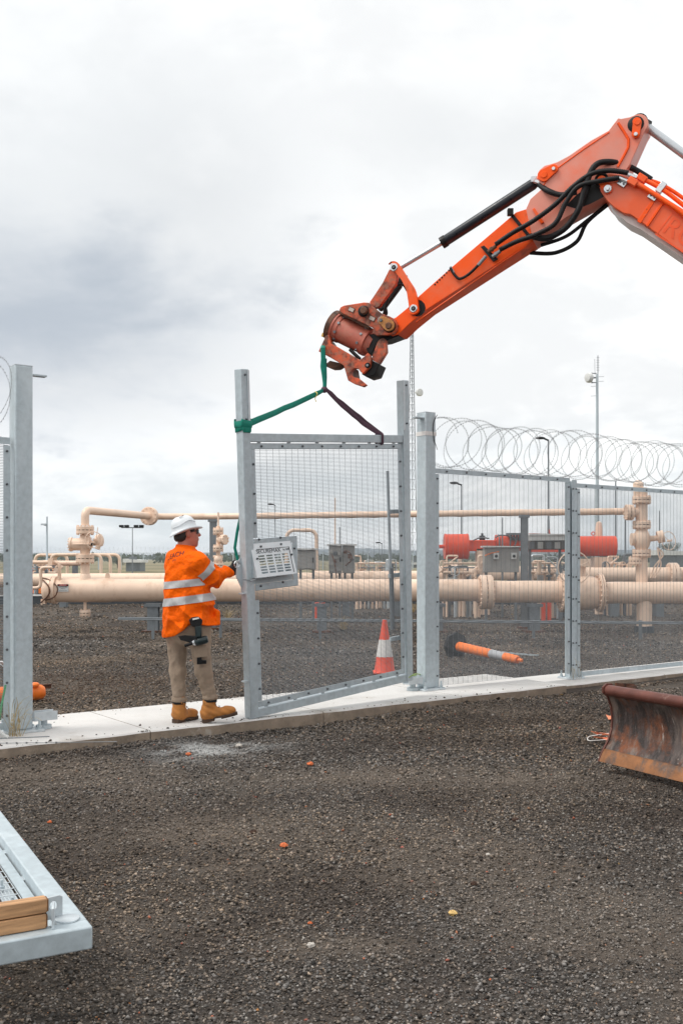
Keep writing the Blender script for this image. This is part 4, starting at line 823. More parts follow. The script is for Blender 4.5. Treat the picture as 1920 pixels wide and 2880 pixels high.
# dozer blade in front of the tracks
BL0 = G(1682, 2140, 0.06); BLD = (G(1920, 2200, 0.06) - BL0).normalized(); BLF = V((BLD.y, -BLD.x, 0)); 
if BLF.x > 0: BLF = -BLF
prof = [(.125, 0.0), (.10, .05), (.075, .085), (.035, .14), (.006, .22), (0.0, .30), (.012, .38), (.035, .44), (.055, .475)]
def blade():
    Lb = 2.2; o = BL0 - BLF * .125
    pf = [V(q) for q in [(p[0], p[1], 0) for p in prof]]
    def P(s, h, t): return o + BLF * s + UP * h + BLD * t
    th = .022
    mb = MB(); front = [P(s, h, 0) for s, h in prof[2:]]; back = [P(s - th, h, 0) for s, h in reversed(prof[2:])]; mb.prism(front + back, BLD * Lb); bl = R('blade_mouldboard', mb, BLADE_M, exc, 'rusty scratched curved blade plate', smooth=35)
    mb = MB(); mb.prism([P(s + .008, h, 0) for s, h in prof[:3]] + [P(s - .022, h, 0) for s, h in reversed(prof[:3])], BLD * Lb); R('cutting_edge', mb, BLADE_E, bl, bevel=.002)
    mb = MB(); mb.tube([P(.045, .50, .012), P(.045, .50, Lb)], .040, 18); R('top_tube', mb, BLADE_T, bl, smooth=50)
    mb = MB(); mb.prism([P(.135, -.002, 0), P(.112, .05, 0), P(.085, .09, 0), P(.045, .145, 0), P(.014, .22, 0), P(.008, .30, 0), P(.02, .38, 0), P(.05, .45, 0), P(.095, .485, 0), P(.098, .525, 0), P(.06, .55, 0), P(.01, .548, 0), P(-.03, .50, 0), P(-.035, .30, 0), P(-.03, .15, 0), P(.06, .02, 0)], BLD * .014); R('end_plate', mb, BLADE_T, bl, bevel=.002)
    mb = MB(); mb.prism([P(-.03, .548, .0), P(-.18, .535, .03), P(-.20, .50, .05), P(-.03, .49, .0)], BLD * .012); R('gusset', mb, RUSTW, bl)
    # push arms back to the tracks
    for t in (.6, 1.6):
        mb = MB(); mb.beam(P(-.04, .24, t), P(-1.5, .36, t), .12, .16); R('push_arm', mb, ORANGE_W, exc, bevel=.008)
blade()
def undercarriage():
    c0 = BL0 + BLD * 1.1 - BLF * 2.35; axx = -BLF
    for s in (-.84, .84):
        c = c0 + BLD * s; Lh, r = 1.05, .31
        ring = [(Lh * (1 if abs(a) < 90 else -1) + r * math.cos(math.radians(a)), r * math.sin(math.radians(a))) for a in list(range(-90, 91, 15)) + list(range(90, 271, 15))]
        ring = [(Lh + r * math.cos(math.radians(a)), r * math.sin(math.radians(a))) for a in range(-90, 91, 15)] + [(-Lh + r * math.cos(math.radians(a)), r * math.sin(math.radians(a))) for a in range(90, 271, 15)]
        mb = MB(); mb.prism([c + axx * x + UP * (y + r + .02) - BLD * .2 for x, y in ring], BLD * .4); R('rubber_track', mb, BLACKP, exc)
        for k in range(5):
            mb = MB(); q = c + axx * (-.9 + k * .45) + UP * .2; mb.cyl(q - BLD * .215, q + BLD * .215, .11, n=16); R('track_roller', mb, RUSTW, exc, smooth=40)
    mb = MB(); mb.box(c0 + UP * .45, (1.3, 1.5, .3), (axx, BLD, UP)); R('chassis', mb, ORANGE_W, exc, bevel=.02)
    h = c0 + UP * .68; bx = AP.u; by = V((bx.y, -bx.x, 0))
    mb = MB(); mb.cyl(h - UP * .1, h, .5, n=24); R('slew_ring', mb, GREASE, exc, smooth=40)
    mb = MB(); mb.box(h + bx * .35 + UP * .42, (2.0, 1.9, .8), (bx, by, UP)); R('house', mb, ORANGE, exc, bevel=.08)
    mb = MB(); mb.box(h - bx * .1 - by * .42 + UP * 1.6, (1.5, 1.0, 1.55), (bx, by, UP)); cab = R('cab', mb, BLACKP, exc, bevel=.05)
    mb = MB(); mb.box(h - bx * .1 - by * .42 + UP * 1.7, (1.3, 1.01, 1.1), (bx, by, UP)); R('cab_window', mb, mat('dark_glass', (.03, .04, .05), .05, 0, .05), cab)
    mb = MB(); b0 = AP.px(2500, 1580, 0); mb.box(b0 + bx * .1 - UP * .1, (.6, .5, .5), (bx, by, UP)); R('swing_bracket', mb, ORANGE_W, exc, bevel=.03)
    mb = MB(); mb.beam(b0 - UP * .2, h + UP * .1, .4, .35); R('swing_post', mb, ORANGE_W, exc, bevel=.02)
undercarriage()

# ------------------------------------------------------------------ worker (implicit surfaces -> one skin per garment)
def surfnet(f, lo, hi, h):
    lo = np.array(lo, float); hi = np.array(hi, float); n = np.ceil((hi - lo) / h).astype(int) + 1
    ax = [lo[i] + h * np.arange(n[i]) for i in range(3)]
    X = np.stack(np.meshgrid(*ax, indexing='ij'), -1); val = f(X.reshape(-1, 3)).reshape(n)
    ins = val < 0; c = np.zeros(n - 1, int)
    for dx in (0, 1):
        for dy in (0, 1):
            for dz in (0, 1): c += ins[dx:n[0] - 1 + dx, dy:n[1] - 1 + dy, dz:n[2] - 1 + dz]
    act = (c > 0) & (c < 8); idx = -np.ones(n - 1, int); cells = np.argwhere(act); idx[act] = np.arange(len(cells))
    S = np.zeros((len(cells), 3)); K = np.zeros(len(cells))
    corners = [(a, b, d) for a in (0, 1) for b in (0, 1) for d in (0, 1)]
    for p in corners:
        for axis in range(3):
            if p[axis]: continue
            q = list(p); q[axis] = 1
            v0 = val[tuple((cells + p).T)]; v1 = val[tuple((cells + q).T)]; m = (v0 < 0) != (v1 < 0)
            t = np.where(m, v0 / np.where(m, v0 - v1, 1), 0); pt = cells + np.array(p, float); pt[:, axis] += t
            S[m] += pt[m]; K[m] += 1
    verts = lo + h * S / K[:, None]; faces = []
    for axis in range(3):
        a1, a2 = [(1, 2), (2, 0), (0, 1)][axis]
        sl0 = [slice(None)] * 3; sl1 = [slice(None)] * 3; sl0[axis] = slice(0, -1); sl1[axis] = slice(1, None)
        A = ins[tuple(sl0)]; B = ins[tuple(sl1)]; E_ = np.argwhere(A != B)
        ok = (E_[:, a1] > 0) & (E_[:, a2] > 0) & (E_[:, a1] < n[a1] - 1) & (E_[:, a2] < n[a2] - 1); E_ = E_[ok]
        o1 = np.zeros(3, int); o1[a1] = 1; o2 = np.zeros(3, int); o2[a2] = 1
        q = np.stack([idx[tuple((E_ - o1 - o2).T)], idx[tuple((E_ - o2).T)], idx[tuple(E_.T)], idx[tuple((E_ - o1).T)]], 1)
        fl = ~A[tuple(E_.T)]; q[fl] = q[fl][:, ::-1]; faces.append(q)
    return verts, np.concatenate(faces)
def smin(a, b, k): h = np.clip(0.5 + 0.5 * (b - a) / k, 0, 1); return b * (1 - h) + a * h - k * h * (1 - h)
def s_cap(p, a, b, r0, r1):
    a = np.array(a); b = np.array(b); d = b - a; t = np.clip(((p - a) @ d) / (d @ d), 0, 1)
    return np.linalg.norm(p - a - t[:, None] * d, axis=1) - (r0 + (r1 - r0) * t)
def s_ell(p, c, r, ax=None):
    q = p - np.array(c)
    if ax is not None: q = q @ np.array([list(a) for a in ax]).T
    r = np.array(r); k0 = np.linalg.norm(q / r, axis=1); k1 = np.linalg.norm(q / (r * r), axis=1); return k0 * (k0 - 1) / np.maximum(k1, 1e-9)
def s_box(p, c, hsz, ax, rd=0.005):
    q = np.abs((p - np.array(c)) @ np.array([list(a) for a in ax]).T) - np.array(hsz) + rd
    return np.linalg.norm(np.maximum(q, 0), axis=1) + np.minimum(q.max(1), 0) - rd
def s_loft(p, sec, fx, rx):     # stacked ellipses: rows (z, x, y, half-width sideways, half-depth)
    sec = np.array(sec); z = p[:, 2]; I = lambda k: np.interp(z, sec[:, 0], sec[:, k])
    cx, cy, a, b = I(1), I(2), I(3), I(4); dx, dy = p[:, 0] - cx, p[:, 1] - cy
    u = dx * rx[0] + dy * rx[1]; v = dx * fx[0] + dy * fx[1]
    d = (np.sqrt((u / a) ** 2 + (v / b) ** 2 + 1e-9) - 1) * np.minimum(a, b)
    return np.maximum(d, np.maximum(sec[0, 0] - z, z - sec[-1, 0]))
def union(p, prims, k): 
    d = None
    for q in prims:
        e = q(p); d = e if d is None else smin(d, e, k)
    return d
def skin(name, f, lo, hi, h, m, parent, label=None, smooth=180):
    v, q = surfnet(f, lo, hi, h); mb = MB(); mb.v = [V(a) for a in v]; mb.f = [tuple(int(i) for i in a) for a in q]
    return R(name, mb, m, parent, label, smooth=smooth)
YW = 8.65; PXM = YW / FPX
def B(px, py, dy=0.0): p = W(px, py, YW + dy); return p
wk = thing('person', 'worker in orange hi-vis shirt, tan boots and white hard hat gripping the gate', 'person', (-1.36, YW, SLAB))
FA = math.radians(38); FW = V((math.cos(FA), math.sin(FA), 0)); RT = V((FW.y, -FW.x, 0))      # facing direction, his right hand side
def CX(px, dy=0.0): return (px - 960) * (YW + dy) / FPX
def zpy(py): return CAMZ - (py - HORIZON) * PXM
secs = [(0.78, 531, .235, .200), (0.86, 531, .245, .212), (0.98, 530, .248, .222), (1.10, 529, .240, .215), (1.25, 528, .228, .195), (1.40, 525, .222, .172), (1.48, 522, .212, .150), (1.53, 520, .190, .130), (1.565, 519, .155, .110), (1.59, 519, .100, .090), (1.61, 521, .076, .074)]
SEC = [(z, CX(px), YW + .0, a, b) for z, px, a, b in secs]
SHO = np.array(B(556, 1583, -.15)); ELB = np.array(B(597, 1625, -.06)); WRI = np.array(B(641, 1609, .08))
LSH = np.array(V((CX(521), YW, 1.50)) - RT * .185); LEL = LSH + np.array(FW * -.02 - UP * .28 - RT * .02); LWR = LEL + np.array(FW * .10 - UP * .17 + RT * .0)
hx = np.array([452, 470, 500, 525, 545, 560, 580, 600, 616]); hz = np.array([.815, .822, .842, .890, .945, .955, .935, .925, .925])
def hem(p): return np.interp(p[:, 0] / YW * FPX + 960, hx, hz)
def fold(p):
    x, y, z = p[:, 0], p[:, 1], p[:, 2]; lowr = np.clip((1.42 - z) / .25, 0, 1)
    rg = lambda q: np.abs(np.sin(q)) ** .8 - .6
    f = .034 * rg(13 * (z * 1.1 + .75 * x) + 1.2 * np.sin(6 * x + 4 * y) + .5 * np.sin(13 * z)) * lowr * np.clip((x + 1.52) / .2, .25, 1)
    f += .027 * rg(19 * (x * 1.15 - .22 * z) + .9 * np.sin(5 * z) + .5 * np.sin(11 * y)) * lowr
    f += .004 * np.sin(52 * z - 26 * x + 3 * np.sin(11 * y))
    return f
def fold_old(p):
    x, y, z = p[:, 0], p[:, 1], p[:, 2]
    f = .0055 * np.sin(26 * z + 9 * x + 2.0 * np.sin(7 * x + 5 * y)) * np.clip((1.45 - z) / .3, 0, 1)
    f += .007 * np.sin(34 * (x + .35 * z) + 1.5 * np.sin(9 * z)) * np.clip((1.3 - z) / .5, 0, 1)
    f += .004 * np.sin(61 * z - 30 * x + 3 * np.sin(11 * y))
    return f
def torso(p): return s_loft(p, SEC, FW, RT)
def sleeve(p):
    d = smin(s_cap(p, SHO, ELB, .096, .086), s_cap(p, ELB, WRI, .082, .054), .05)
    al = (p - SHO) @ ((WRI - SHO) / np.linalg.norm(WRI - SHO))
    d += .019 * (np.abs(np.sin(30 * al + 9 * p[:, 2] + 1.3 * np.sin(22 * p[:, 2]))) ** .8 - .55) * np.clip(al / .1, 0, 1)
    u = (WRI - ELB) / np.linalg.norm(WRI - ELB); return np.maximum(d, (p - WRI) @ u - .012)
def lsleeve(p): return smin(s_cap(p, LSH, LEL, .085, .07), s_cap(p, LEL, LWR, .068, .05), .04)
def collar(p): return s_cap(p, B(513, 1540, .0), B(526, 1531, .02), .078, .074)
def shirt(p):
    d = smin(torso(p), sleeve(p), .055); d = smin(d, lsleeve(p), .05) + fold(p)
    fl = s_box(p, V((CX(598), YW, .985)) + FW * .02, (.07, .022, .07), (RT, FW, UP), .015)
    d = smin(d, fl, .05)
    return np.maximum(d, hem(p) - p[:, 2])
lo = (-1.72, 8.25, .78); hi = (-.90, 9.12, 1.70)
sh = skin('shirt', shirt, lo, hi, .0085, SHIRT, wk, 'orange long-sleeved hi-vis shirt')
mb = MB(); mb.lathe(V((CX(520), YW + .012, 1.566)), V((.10, .05, 1)), [(0, .100), (.03, .088), (.052, .083), (.052, .076), (.02, .076)], 24); R('collar', mb, SHIRT, sh, smooth=50)
# reflective tapes: the shirt surface itself, cut to bands and lifted off
def band(f, lo, hi, h, planes, off, name, keep=None):
    v, q = surfnet(lambda p: f(p) - off, lo, hi, h); me = bpy.data.meshes.new(name); me.from_pydata(v.tolist(), [], q.tolist())
    bm = bmesh.new(); bm.from_mesh(me)
    for co, no in planes: bmesh.ops.bisect_plane(bm, geom=bm.verts[:] + bm.edges[:] + bm.faces[:], plane_co=co, plane_no=no, clear_outer=True)
    if keep is not None:
        bm.verts.index_update(); bm.verts.ensure_lookup_table(); ok = keep(np.array([list(a.co) for a in bm.verts]))
        bmesh.ops.delete(bm, geom=[a for a, k in zip(bm.verts[:], ok) if not k], context='VERTS')
    mb = MB(); bm.verts.index_update(); mb.v = [a.co.copy() for a in bm.verts]; mb.f = [tuple(a.index for a in g.verts) for g in bm.faces]; bm.free(); bpy.data.meshes.remove(me)
    return R(name, mb, TAPE, sh, smooth=180, fix=False)
def tband(py0, py1, tilt, name='reflective_tape'):
    f = lambda p: torso(p) + fold(p); no = (UP + V((tilt, 0, 0))).normalized(); c = CX(528)
    return band(f, (-1.72, 8.25, .95), (-.90, 9.12, 1.40), .0105, [(V((c, YW, zpy(py0))), no), (V((c, YW, zpy(py1))), -no)], .006, name)
tband(1630, 1650, -.10); tband(1675, 1697, -.13)
ud = (ELB - SHO) / np.linalg.norm(ELB - SHO); cu = SHO + ud * .085
band(lambda p: smin(torso(p), sleeve(p), .055) + fold(p), (-1.45, 8.3, 1.2), (-1.0, 8.95, 1.62), .0105, [(V(cu + ud * .032), V(ud)), (V(cu - ud * .032), V(-ud))], .006, 'sleeve_tape', lambda p: (sleeve(p) < .03) & (torso(p) > .012))
# lettering on the back, laid onto the cloth
def back_text():
    mb = MB(); vs_, fs = text_verts('LEACH', .062, 0.0); v2, f2 = text_verts('CIVIL', .022, 0.0)
    base = B(517, 1568, 0); x = (V((.88, -.42, .22))).normalized(); nrm = V((-.55, -.83, .12)); nrm = (nrm - x * nrm.dot(x)).normalized(); y = nrm.cross(x)
    P = np.array([list(base + nrm * .35 + x * a.x + y * a.y) for a in vs_] + [list(base + nrm * .35 + x * a.x + y * (a.y - .045)) for a in v2]); d = np.array(list(-nrm)); t = np.zeros(len(P))
    for _ in range(60): t += np.clip(shirt(P + t[:, None] * d) - .003, -.05, .05) * .8
    P = P + t[:, None] * d; n0 = len(vs_)
    mb.v = [V(a) for a in P]; mb.f = list(fs) + [tuple(i + n0 for i in q) for q in f2]; R('back_lettering', mb, NAVY, sh, fix=False)
back_text()
# trousers
HIPR = np.array(V((CX(546), YW, .90)) + RT * .085); HIPL = np.array(V((CX(512), YW, .92)) - RT * .085)
KNR = np.array(B(572, 1885, -.07)); ANR = np.array(B(591, 1962, -.03)); KNL = np.array(B(500, 1890, .03)); ANL = np.array(B(504, 1968, .0))
def pfold(p):
    z = p[:, 2]; lo_ = np.clip((.42 - z) / .12, 0, 1)
    return .010 * (np.abs(np.sin(46 * z + 9 * p[:, 0] + 1.5 * np.sin(30 * p[:, 0]))) - .6) * lo_ + .007 * (np.abs(np.sin(21 * z - 20 * p[:, 0] + 9 * p[:, 1])) ** .8 - .6) + .0025 * np.sin(90 * p[:, 0] + 20 * z)
def trousers(p):
    d = s_ell(p, V((CX(530), YW, .93)), (.205, .182, .185), (RT, FW, UP))
    for a, b, c in ((HIPR, KNR, ANR), (HIPL, KNL, ANL)):
        leg = smin(s_cap(p, a, b, .106, .069), s_cap(p, b, c, .068, .058), .04); d = smin(d, leg, .03)
    cut = np.minimum(np.linalg.norm(p - ANR, axis=1), np.linalg.norm(p - ANL, axis=1))
    return np.maximum(d + pfold(p), np.where(p[:, 0] > CX(545), ANR[2] - .005, ANL[2] - .005) - p[:, 2])
skin('trousers', trousers, (-1.72, 8.3, .2), (-1.0, 9.0, 1.12), .0105, PANTS, wk, 'khaki cuffed work trousers')
for A_ in (ANR, ANL):
    mb = MB(); mb.lathe(V(A_) + UP * -.02, UP, [(0, .056), (.012, .066), (.03, .067), (.045, .062)], 20); R('cuff', mb, PANTS, wk, smooth=50)
# body under the clothes: one continuous skin
HC = np.array(B(525, 1499, .015)); HF = V((math.cos(math.radians(24)), math.sin(math.radians(24)), .02)).normalized(); HR = HF.cross(UP).normalized(); HU = HR.cross(HF)
def H(f, r, u): return np.array(V(HC) + HF * f + HR * r + HU * u)
def headf(p):
    d = s_ell(p, H(-.004, 0, .02), (.078, .100, .105), (HR, HF, HU))
    d = smin(d, s_ell(p, H(.036, 0, -.055), (.060, .066, .070), (HR, HF, HU)), .03)     # jaw
    d = smin(d, s_ell(p, H(.072, 0, -.104), (.026, .024, .020), (HR, HF, HU)), .03)     # chin
    d = smin(d, s_cap(p, H(.098, 0, .012), H(.116, 0, -.020), .009, .014), .016)         # nose
    d = smin(d, s_cap(p, H(.094, -.018, -.056), H(.094, .018, -.056), .012, .012), .012) # lips
    d = smin(d, s_cap(p, H(.086, -.03, .03), H(.086, .03, .03), .014, .014), .02)        # brow
    for s in (-1, 1): d = smin(d, s_ell(p, H(-.006, s * .080, -.008), (.012, .022, .034), (HR, HF, HU)), .006)
    return d
def body(p):
    d = smin(headf(p), s_cap(p, B(519, 1545, .0), H(-.008, 0, -.055), .068, .062), .03)
    core = [lambda p: s_loft(p, [(z, x, y, a - .035, b - .035) for z, x, y, a, b in SEC[2:-2]], FW, RT), lambda p: s_cap(p, SHO, ELB, .055, .045), lambda p: s_cap(p, ELB, WRI, .042, .030),
            lambda p: s_cap(p, LSH, LEL, .05, .042), lambda p: s_cap(p, LEL, LWR, .04, .03), lambda p: s_cap(p, HIPR, KNR, .085, .056), lambda p: s_cap(p, KNR, ANR, .054, .038),
            lambda p: s_cap(p, HIPL, KNL, .085, .056), lambda p: s_cap(p, KNL, ANL, .054, .038)]
    for q in core: d = smin(d, q(p), .03)
    for A_, dr in ((ANR, FTR), (ANL, FTL)): d = smin(d, s_cap(p, A_, A_ - np.array((0, 0, .085)) + np.array(dr) * .035, .030, .022), .02)
    for Wq, Eq in ((LWR, LEL),):
        u = (Wq - Eq) / np.linalg.norm(Wq - Eq); d = smin(d, s_ell(p, Wq + u * .06, (.045, .045, .045)), .02)
        for k in range(4): d = np.minimum(d, s_cap(p, Wq + u * .08 + np.array(UP) * (.03 - .02 * k), Wq + u * .14 + np.array(UP) * (.028 - .02 * k) + np.array(RT) * .02, .009, .008))
        d = smin(d, s_cap(p, Wq + u * .05 + np.array(UP) * .03, Wq + u * .10 + np.array(UP) * .055 + np.array(RT) * .03, .011, .009), .008)
    return d
FTR = V((math.cos(math.radians(4)), math.sin(math.radians(4)), 0)); FTL = V((math.cos(math.radians(60)), math.sin(math.radians(60)), 0))
skin('body', body, (-1.72, 8.3, .12), (-.90, 9.15, 1.90), .0085, SKIN, wk)
# hair cap, ears stay bare
def hair(p):
    d = s_ell(p, H(-.006, 0, .018), (.083, .105, .110), (HR, HF, HU)); q = p - HC; f = q @ np.array(HF); u = q @ np.array(HU)
    d = smin(d, s_cap(p, H(-.062, -.03, -.04), H(-.062, .03, -.04), .042, .042), .03)
    cut = np.maximum(-.055 + 0 * u - u - np.clip(-f - .05, 0, 1) * .9, -(-.0 + (u + .03) * .4 + .03 - f) * 1.0)
    return np.maximum(d, np.maximum(np.where(f > -.02, .012 - u, -.075 - u), f - .055 - 0 * u))
skin('hair', hair, tuple(HC - .17), tuple(HC + .17), .006, HAIR, wk)
# glasses
mb = MB(); 
for s in (-1, 1):
    pts = [V(H(.100 - .012 * abs(k) ** 1.5, s * (.010 + .017 * (k + 1)), .010)) for k in (-1, -.5, 0, .5, 1, 1.6)]
    for a, b in zip(pts[:-1], pts[1:]): mb.prism([a + HU * .018, b + HU * .018, b - HU * .018, a - HU * .018], HF * .004)
    mb.tube([pts[-1] + HU * .008, V(H(.02, s * .082, .008)), V(H(-.02, s * .084, .0))], .004, 6)
R('sunglasses', mb, mat('dark_lens', (.01, .01, .012), .15), wk)
# hard hat
hu = (UP + V((-.30, -.05, 0))).normalized(); hxv = (HF - hu * HF.dot(hu)).normalized(); hyv = hu.cross(hxv); hc = B(520, 1492, .01)
mb = MB(); n, vs_ = 40, []
prof2 = [(0.02, 1.06), (0.0, 1.0), (.045, .985), (.08, .92), (.105, .80), (.123, .62), (.134, .40), (.139, .18), (.140, .0)]
rx_, ry_ = .112, .100
ringz = [(-.004, 1.36, .85), (.003, 1.36, .85)]
for z, s in [(-.012, 1.33), (-.006, 1.345), (.0, 1.33), (.010, 1.06), (.018, 1.0), (.05, .975), (.08, .91), (.105, .79), (.122, .62), (.133, .40), (.138, .18), (.139, .001)]:
    for k in range(n):
        a = 2 * math.pi * k / n; e = 1 + (.05 * math.cos(a) if s > 1.1 else 0)
        rid = .006 * math.exp(-((math.sin(a)) / .18) ** 2) if .3 < s < 1.0 else 0
        vs_.append(hc + hxv * (rx_ * s * e * math.cos(a)) + hyv * (ry_ * (s if s < 1.1 else s * 1.03) * math.sin(a)) + hu * (z * .93 + rid - (.012 * math.cos(2 * a) if s > 1.1 else 0)))
m_ = 12
fs = [(i * n + k, i * n + (k + 1) % n, (i + 1) * n + (k + 1) % n, (i + 1) * n + k) for i in range(m_ - 1) for k in range(n)] + [tuple((m_ - 1) * n + k for k in range(n)), tuple(range(n - 1, -1, -1))]
mb.add(vs_, fs); hat = R('hard_hat', mb, HELMET, wk, 'white full-brim hard hat', smooth=40)
mb = MB(); pts = []
for k in range(-9, 10):
    a = -math.pi / 2 + k * .14; zz = .048 + .028 * math.exp(-((k - 2) / 4.0) ** 2); s = .982 - (zz - .04) * .9
    pts.append(hc + hxv * (rx_ * s * math.cos(a)) + hyv * (ry_ * s * math.sin(a)) + hu * zz)
mb.tube(pts, .0045, 6); R('ridge', mb, HELMET, hat, smooth=60)
for k in range(4):
    mb = MB(); a = -math.pi / 2 - .35 + .16 * k; s = .70 - .03 * k; mb.ell(hc + hxv * (rx_ * s * math.cos(a)) + hyv * (ry_ * s * math.sin(a)) + hu * (.116 + .004 * k), (.005, .005, .004), n=8, m=4); R('vent_hole', mb, BLACKP, hat)
# gloved right hand closed on the pull ring of the gate
def glove():
    u = V((WRI - ELB)).normalized(); dn = V((0, 0, -1)); side = u.cross(UP).normalized(); upv = side.cross(u)
    w = V(WRI); pc = w + u * .065
    def f(p):
        d = s_ell(p, pc, (.062, .050, .032), (u, upv, side)); d = smin(d, s_cap(p, w - u * .02, w + u * .03, .043, .042), .02)
        for k, (l, o) in enumerate(((.054, .036), (.060, .013), (.057, -.011), (.046, -.034))):
            k0 = pc + u * .040 + upv * o; k1 = k0 + u * l * .62 - side * .020; k2 = k1 - side * .032 - u * .008
            d = smin(d, np.minimum(s_cap(p, k0, k1, .0145, .0135), s_cap(p, k1, k2, .0135, .012)), .005)
        t0 = pc + upv * .030 - u * .010; t1 = t0 + upv * .038 + u * .030; t2 = t1 + u * .030 - side * .015 + upv * .004
        return smin(d, np.minimum(s_cap(p, t0, t1, .014, .0125), s_cap(p, t1, t2, .0125, .0105)), .008)
    c = np.array(pc); g = skin('glove', f, tuple(c - .15), tuple(c + .16), .0045, GLOVE, wk, 'black work glove')
glove()
# boots
def boot(A_, dr, lift, name='boot'):
    A_ = V(A_); dr = V(dr); sd = dr.cross(UP).normalized(); heel = V((A_.x, A_.y, SLAB)) - dr * .055
    pd = (dr * math.cos(lift) + UP * math.sin(lift)).normalized(); pu = sd.cross(pd).normalized(); 
    if pu.z < 0: pu = -pu
    b0 = heel + pu * .0
    def P(l, h, s=0): return b0 + pd * l + pu * h + sd * s
    def upper(p):
        d = s_cap(p, P(.055, .085), np.array(V(A_) - UP * .005 + dr * .0), .058, .058)
        d = smin(d, s_cap(p, P(.045, .065), P(.20, .055), .048, .042), .05); d = smin(d, s_ell(p, P(.235, .052), (.062, .047, .042), (pd, sd, pu)), .03)
        q = (p - np.array(P(0, .022))) @ np.array(pu); d = np.maximum(d, -q)
        return d + .0022 * np.sin(120 * p[:, 2] + 60 * p[:, 0])
    c = np.array(P(.12, .1)); o = skin(name, upper, tuple(c - np.array((.25, .25, .15))), tuple(c + .25), .0075, BOOT, wk, 'tan lace-up work boot')
    out = [(-.012, .0), (.0, .036), (.04, .043), (.10, .038), (.16, .046), (.22, .052), (.27, .045), (.298, .022), (.303, 0)]
    ring = [(l, s) for l, s in out] + [(l, -s) for l, s in reversed(out[1:-1])]
    mb = MB(); mb.prism([P(l, .034 if l < .11 else .030, s) for l, s in ring], pu * -.016)
    mb.prism([P(l * .99, .018, s * .97) for l, s in ring if l < .11], pu * -.018); mb.prism([P(l, .014, s * .97) for l, s in ring if l >= .11], pu * -.011)
    R('sole', mb, SOLE, o, bevel=.003)
    mb = MB(); 
    for k in range(5):
        q = P(.085 + k * .026, .168 - k * .021); mb.tube([q - sd * .026, q + pu * .010, q + sd * .026], .0035, 5)
    for s in (-1, 1): q = P(.085, .172); mb.tube(bez([q, q + sd * s * .03 + pu * .02, q + sd * s * .045 - pu * .01 + pd * .01]), .003, 5)
    R('laces', mb, mat('bootlace', (.16, .07, .02), .8), o)
    mb = MB(); mb.lathe(A_ + UP * .015, -UP, [(0, .052), (.03, .06), (.05, .06)], 18); R('sock', mb, BLACKP, o, smooth=60)
boot(ANR, FTR, math.radians(13)); boot(ANL, FTL, 0.0)
# belt holster, pouch, impact driver hung on the hip
def C_(px, py, off): return B(px, py, off)
mb = MB(); mb.prism([C_(501, 1789, -.19), C_(520, 1786, -.215), (C_(550, 1788, -.26)), C_(556, 1800, -.265), C_(535, 1807, -.235), C_(508, 1800, -.2)], V((.004, -.02, 0))); R('holster_strap', mb, BLACKP, wk, bevel=.004)
mb = MB(); mb.prism([C_(554, 1850, -.215), C_(567, 1849, -.22), C_(568, 1857, -.22), C_(581, 1857, -.21), C_(581, 1867, -.21), C_(554, 1869, -.215)], V((-.004, .03, 0))); R('pocket_pouch', mb, BLACKP, wk, bevel=.004)
mb = MB(); mb.prism([C_(543, 1815, -.212), C_(581, 1812, -.205), C_(584, 1848, -.205), C_(548, 1850, -.21)], V((-.004, .03, 0))); R('thigh_pocket', mb, PANTS, wk, bevel=.006)
dv = thing('impact_driver', 'black and dark teal cordless driver hanging on the belt of the worker', 'power tool', C_(558, 1780, -.28))
D = -.285
mb = MB(); mb.prism([C_(533, 1745, D), C_(541, 1737, D), C_(560, 1735, D), C_(570, 1744, D), C_(569, 1756, D), C_(556, 1763, D), C_(540, 1762, D)], V((-.02, .075, 0))); R('battery', mb, BLACKP, dv, bevel=.006)
mb = MB(); mb.box(C_(551, 1740, D - .003), (.055, .004, .014), (V((.97, 0, .22)).normalized(), V((0, 1, 0)), V((-.22, 0, .97)).normalized())); R('battery_label', mb, WHITE_R, dv)
mb = MB(); mb.prism([C_(549, 1760, D), C_(568, 1758, D), C_(568, 1792, D), C_(551, 1794, D)], V((-.012, .05, 0))); R('handle', mb, TEALP, dv, bevel=.01)
mb = MB(); mb.lathe(C_(546, 1807, D + .035), C_(585, 1797, D + .035) - C_(546, 1807, D + .035), [(0, .020), (.015, .034), (.05, .036), (.105, .034), (.12, .026)], 18); R('motor_housing', mb, TEALP, dv, smooth=45)
mb = MB(); mb.lathe(C_(549, 1806.5, D + .035), C_(540, 1809, D + .035) - C_(549, 1806.5, D + .035), [(0, .030), (.02, .022)], 16); R('nose_ring', mb, BRIGHT, dv, smooth=45)
mb = MB(); mb.tube([C_(545, 1808, D + .035), C_(520, 1816, D + .035)], .0135, 12); R('socket', mb, BLACKP, dv, smooth=45)

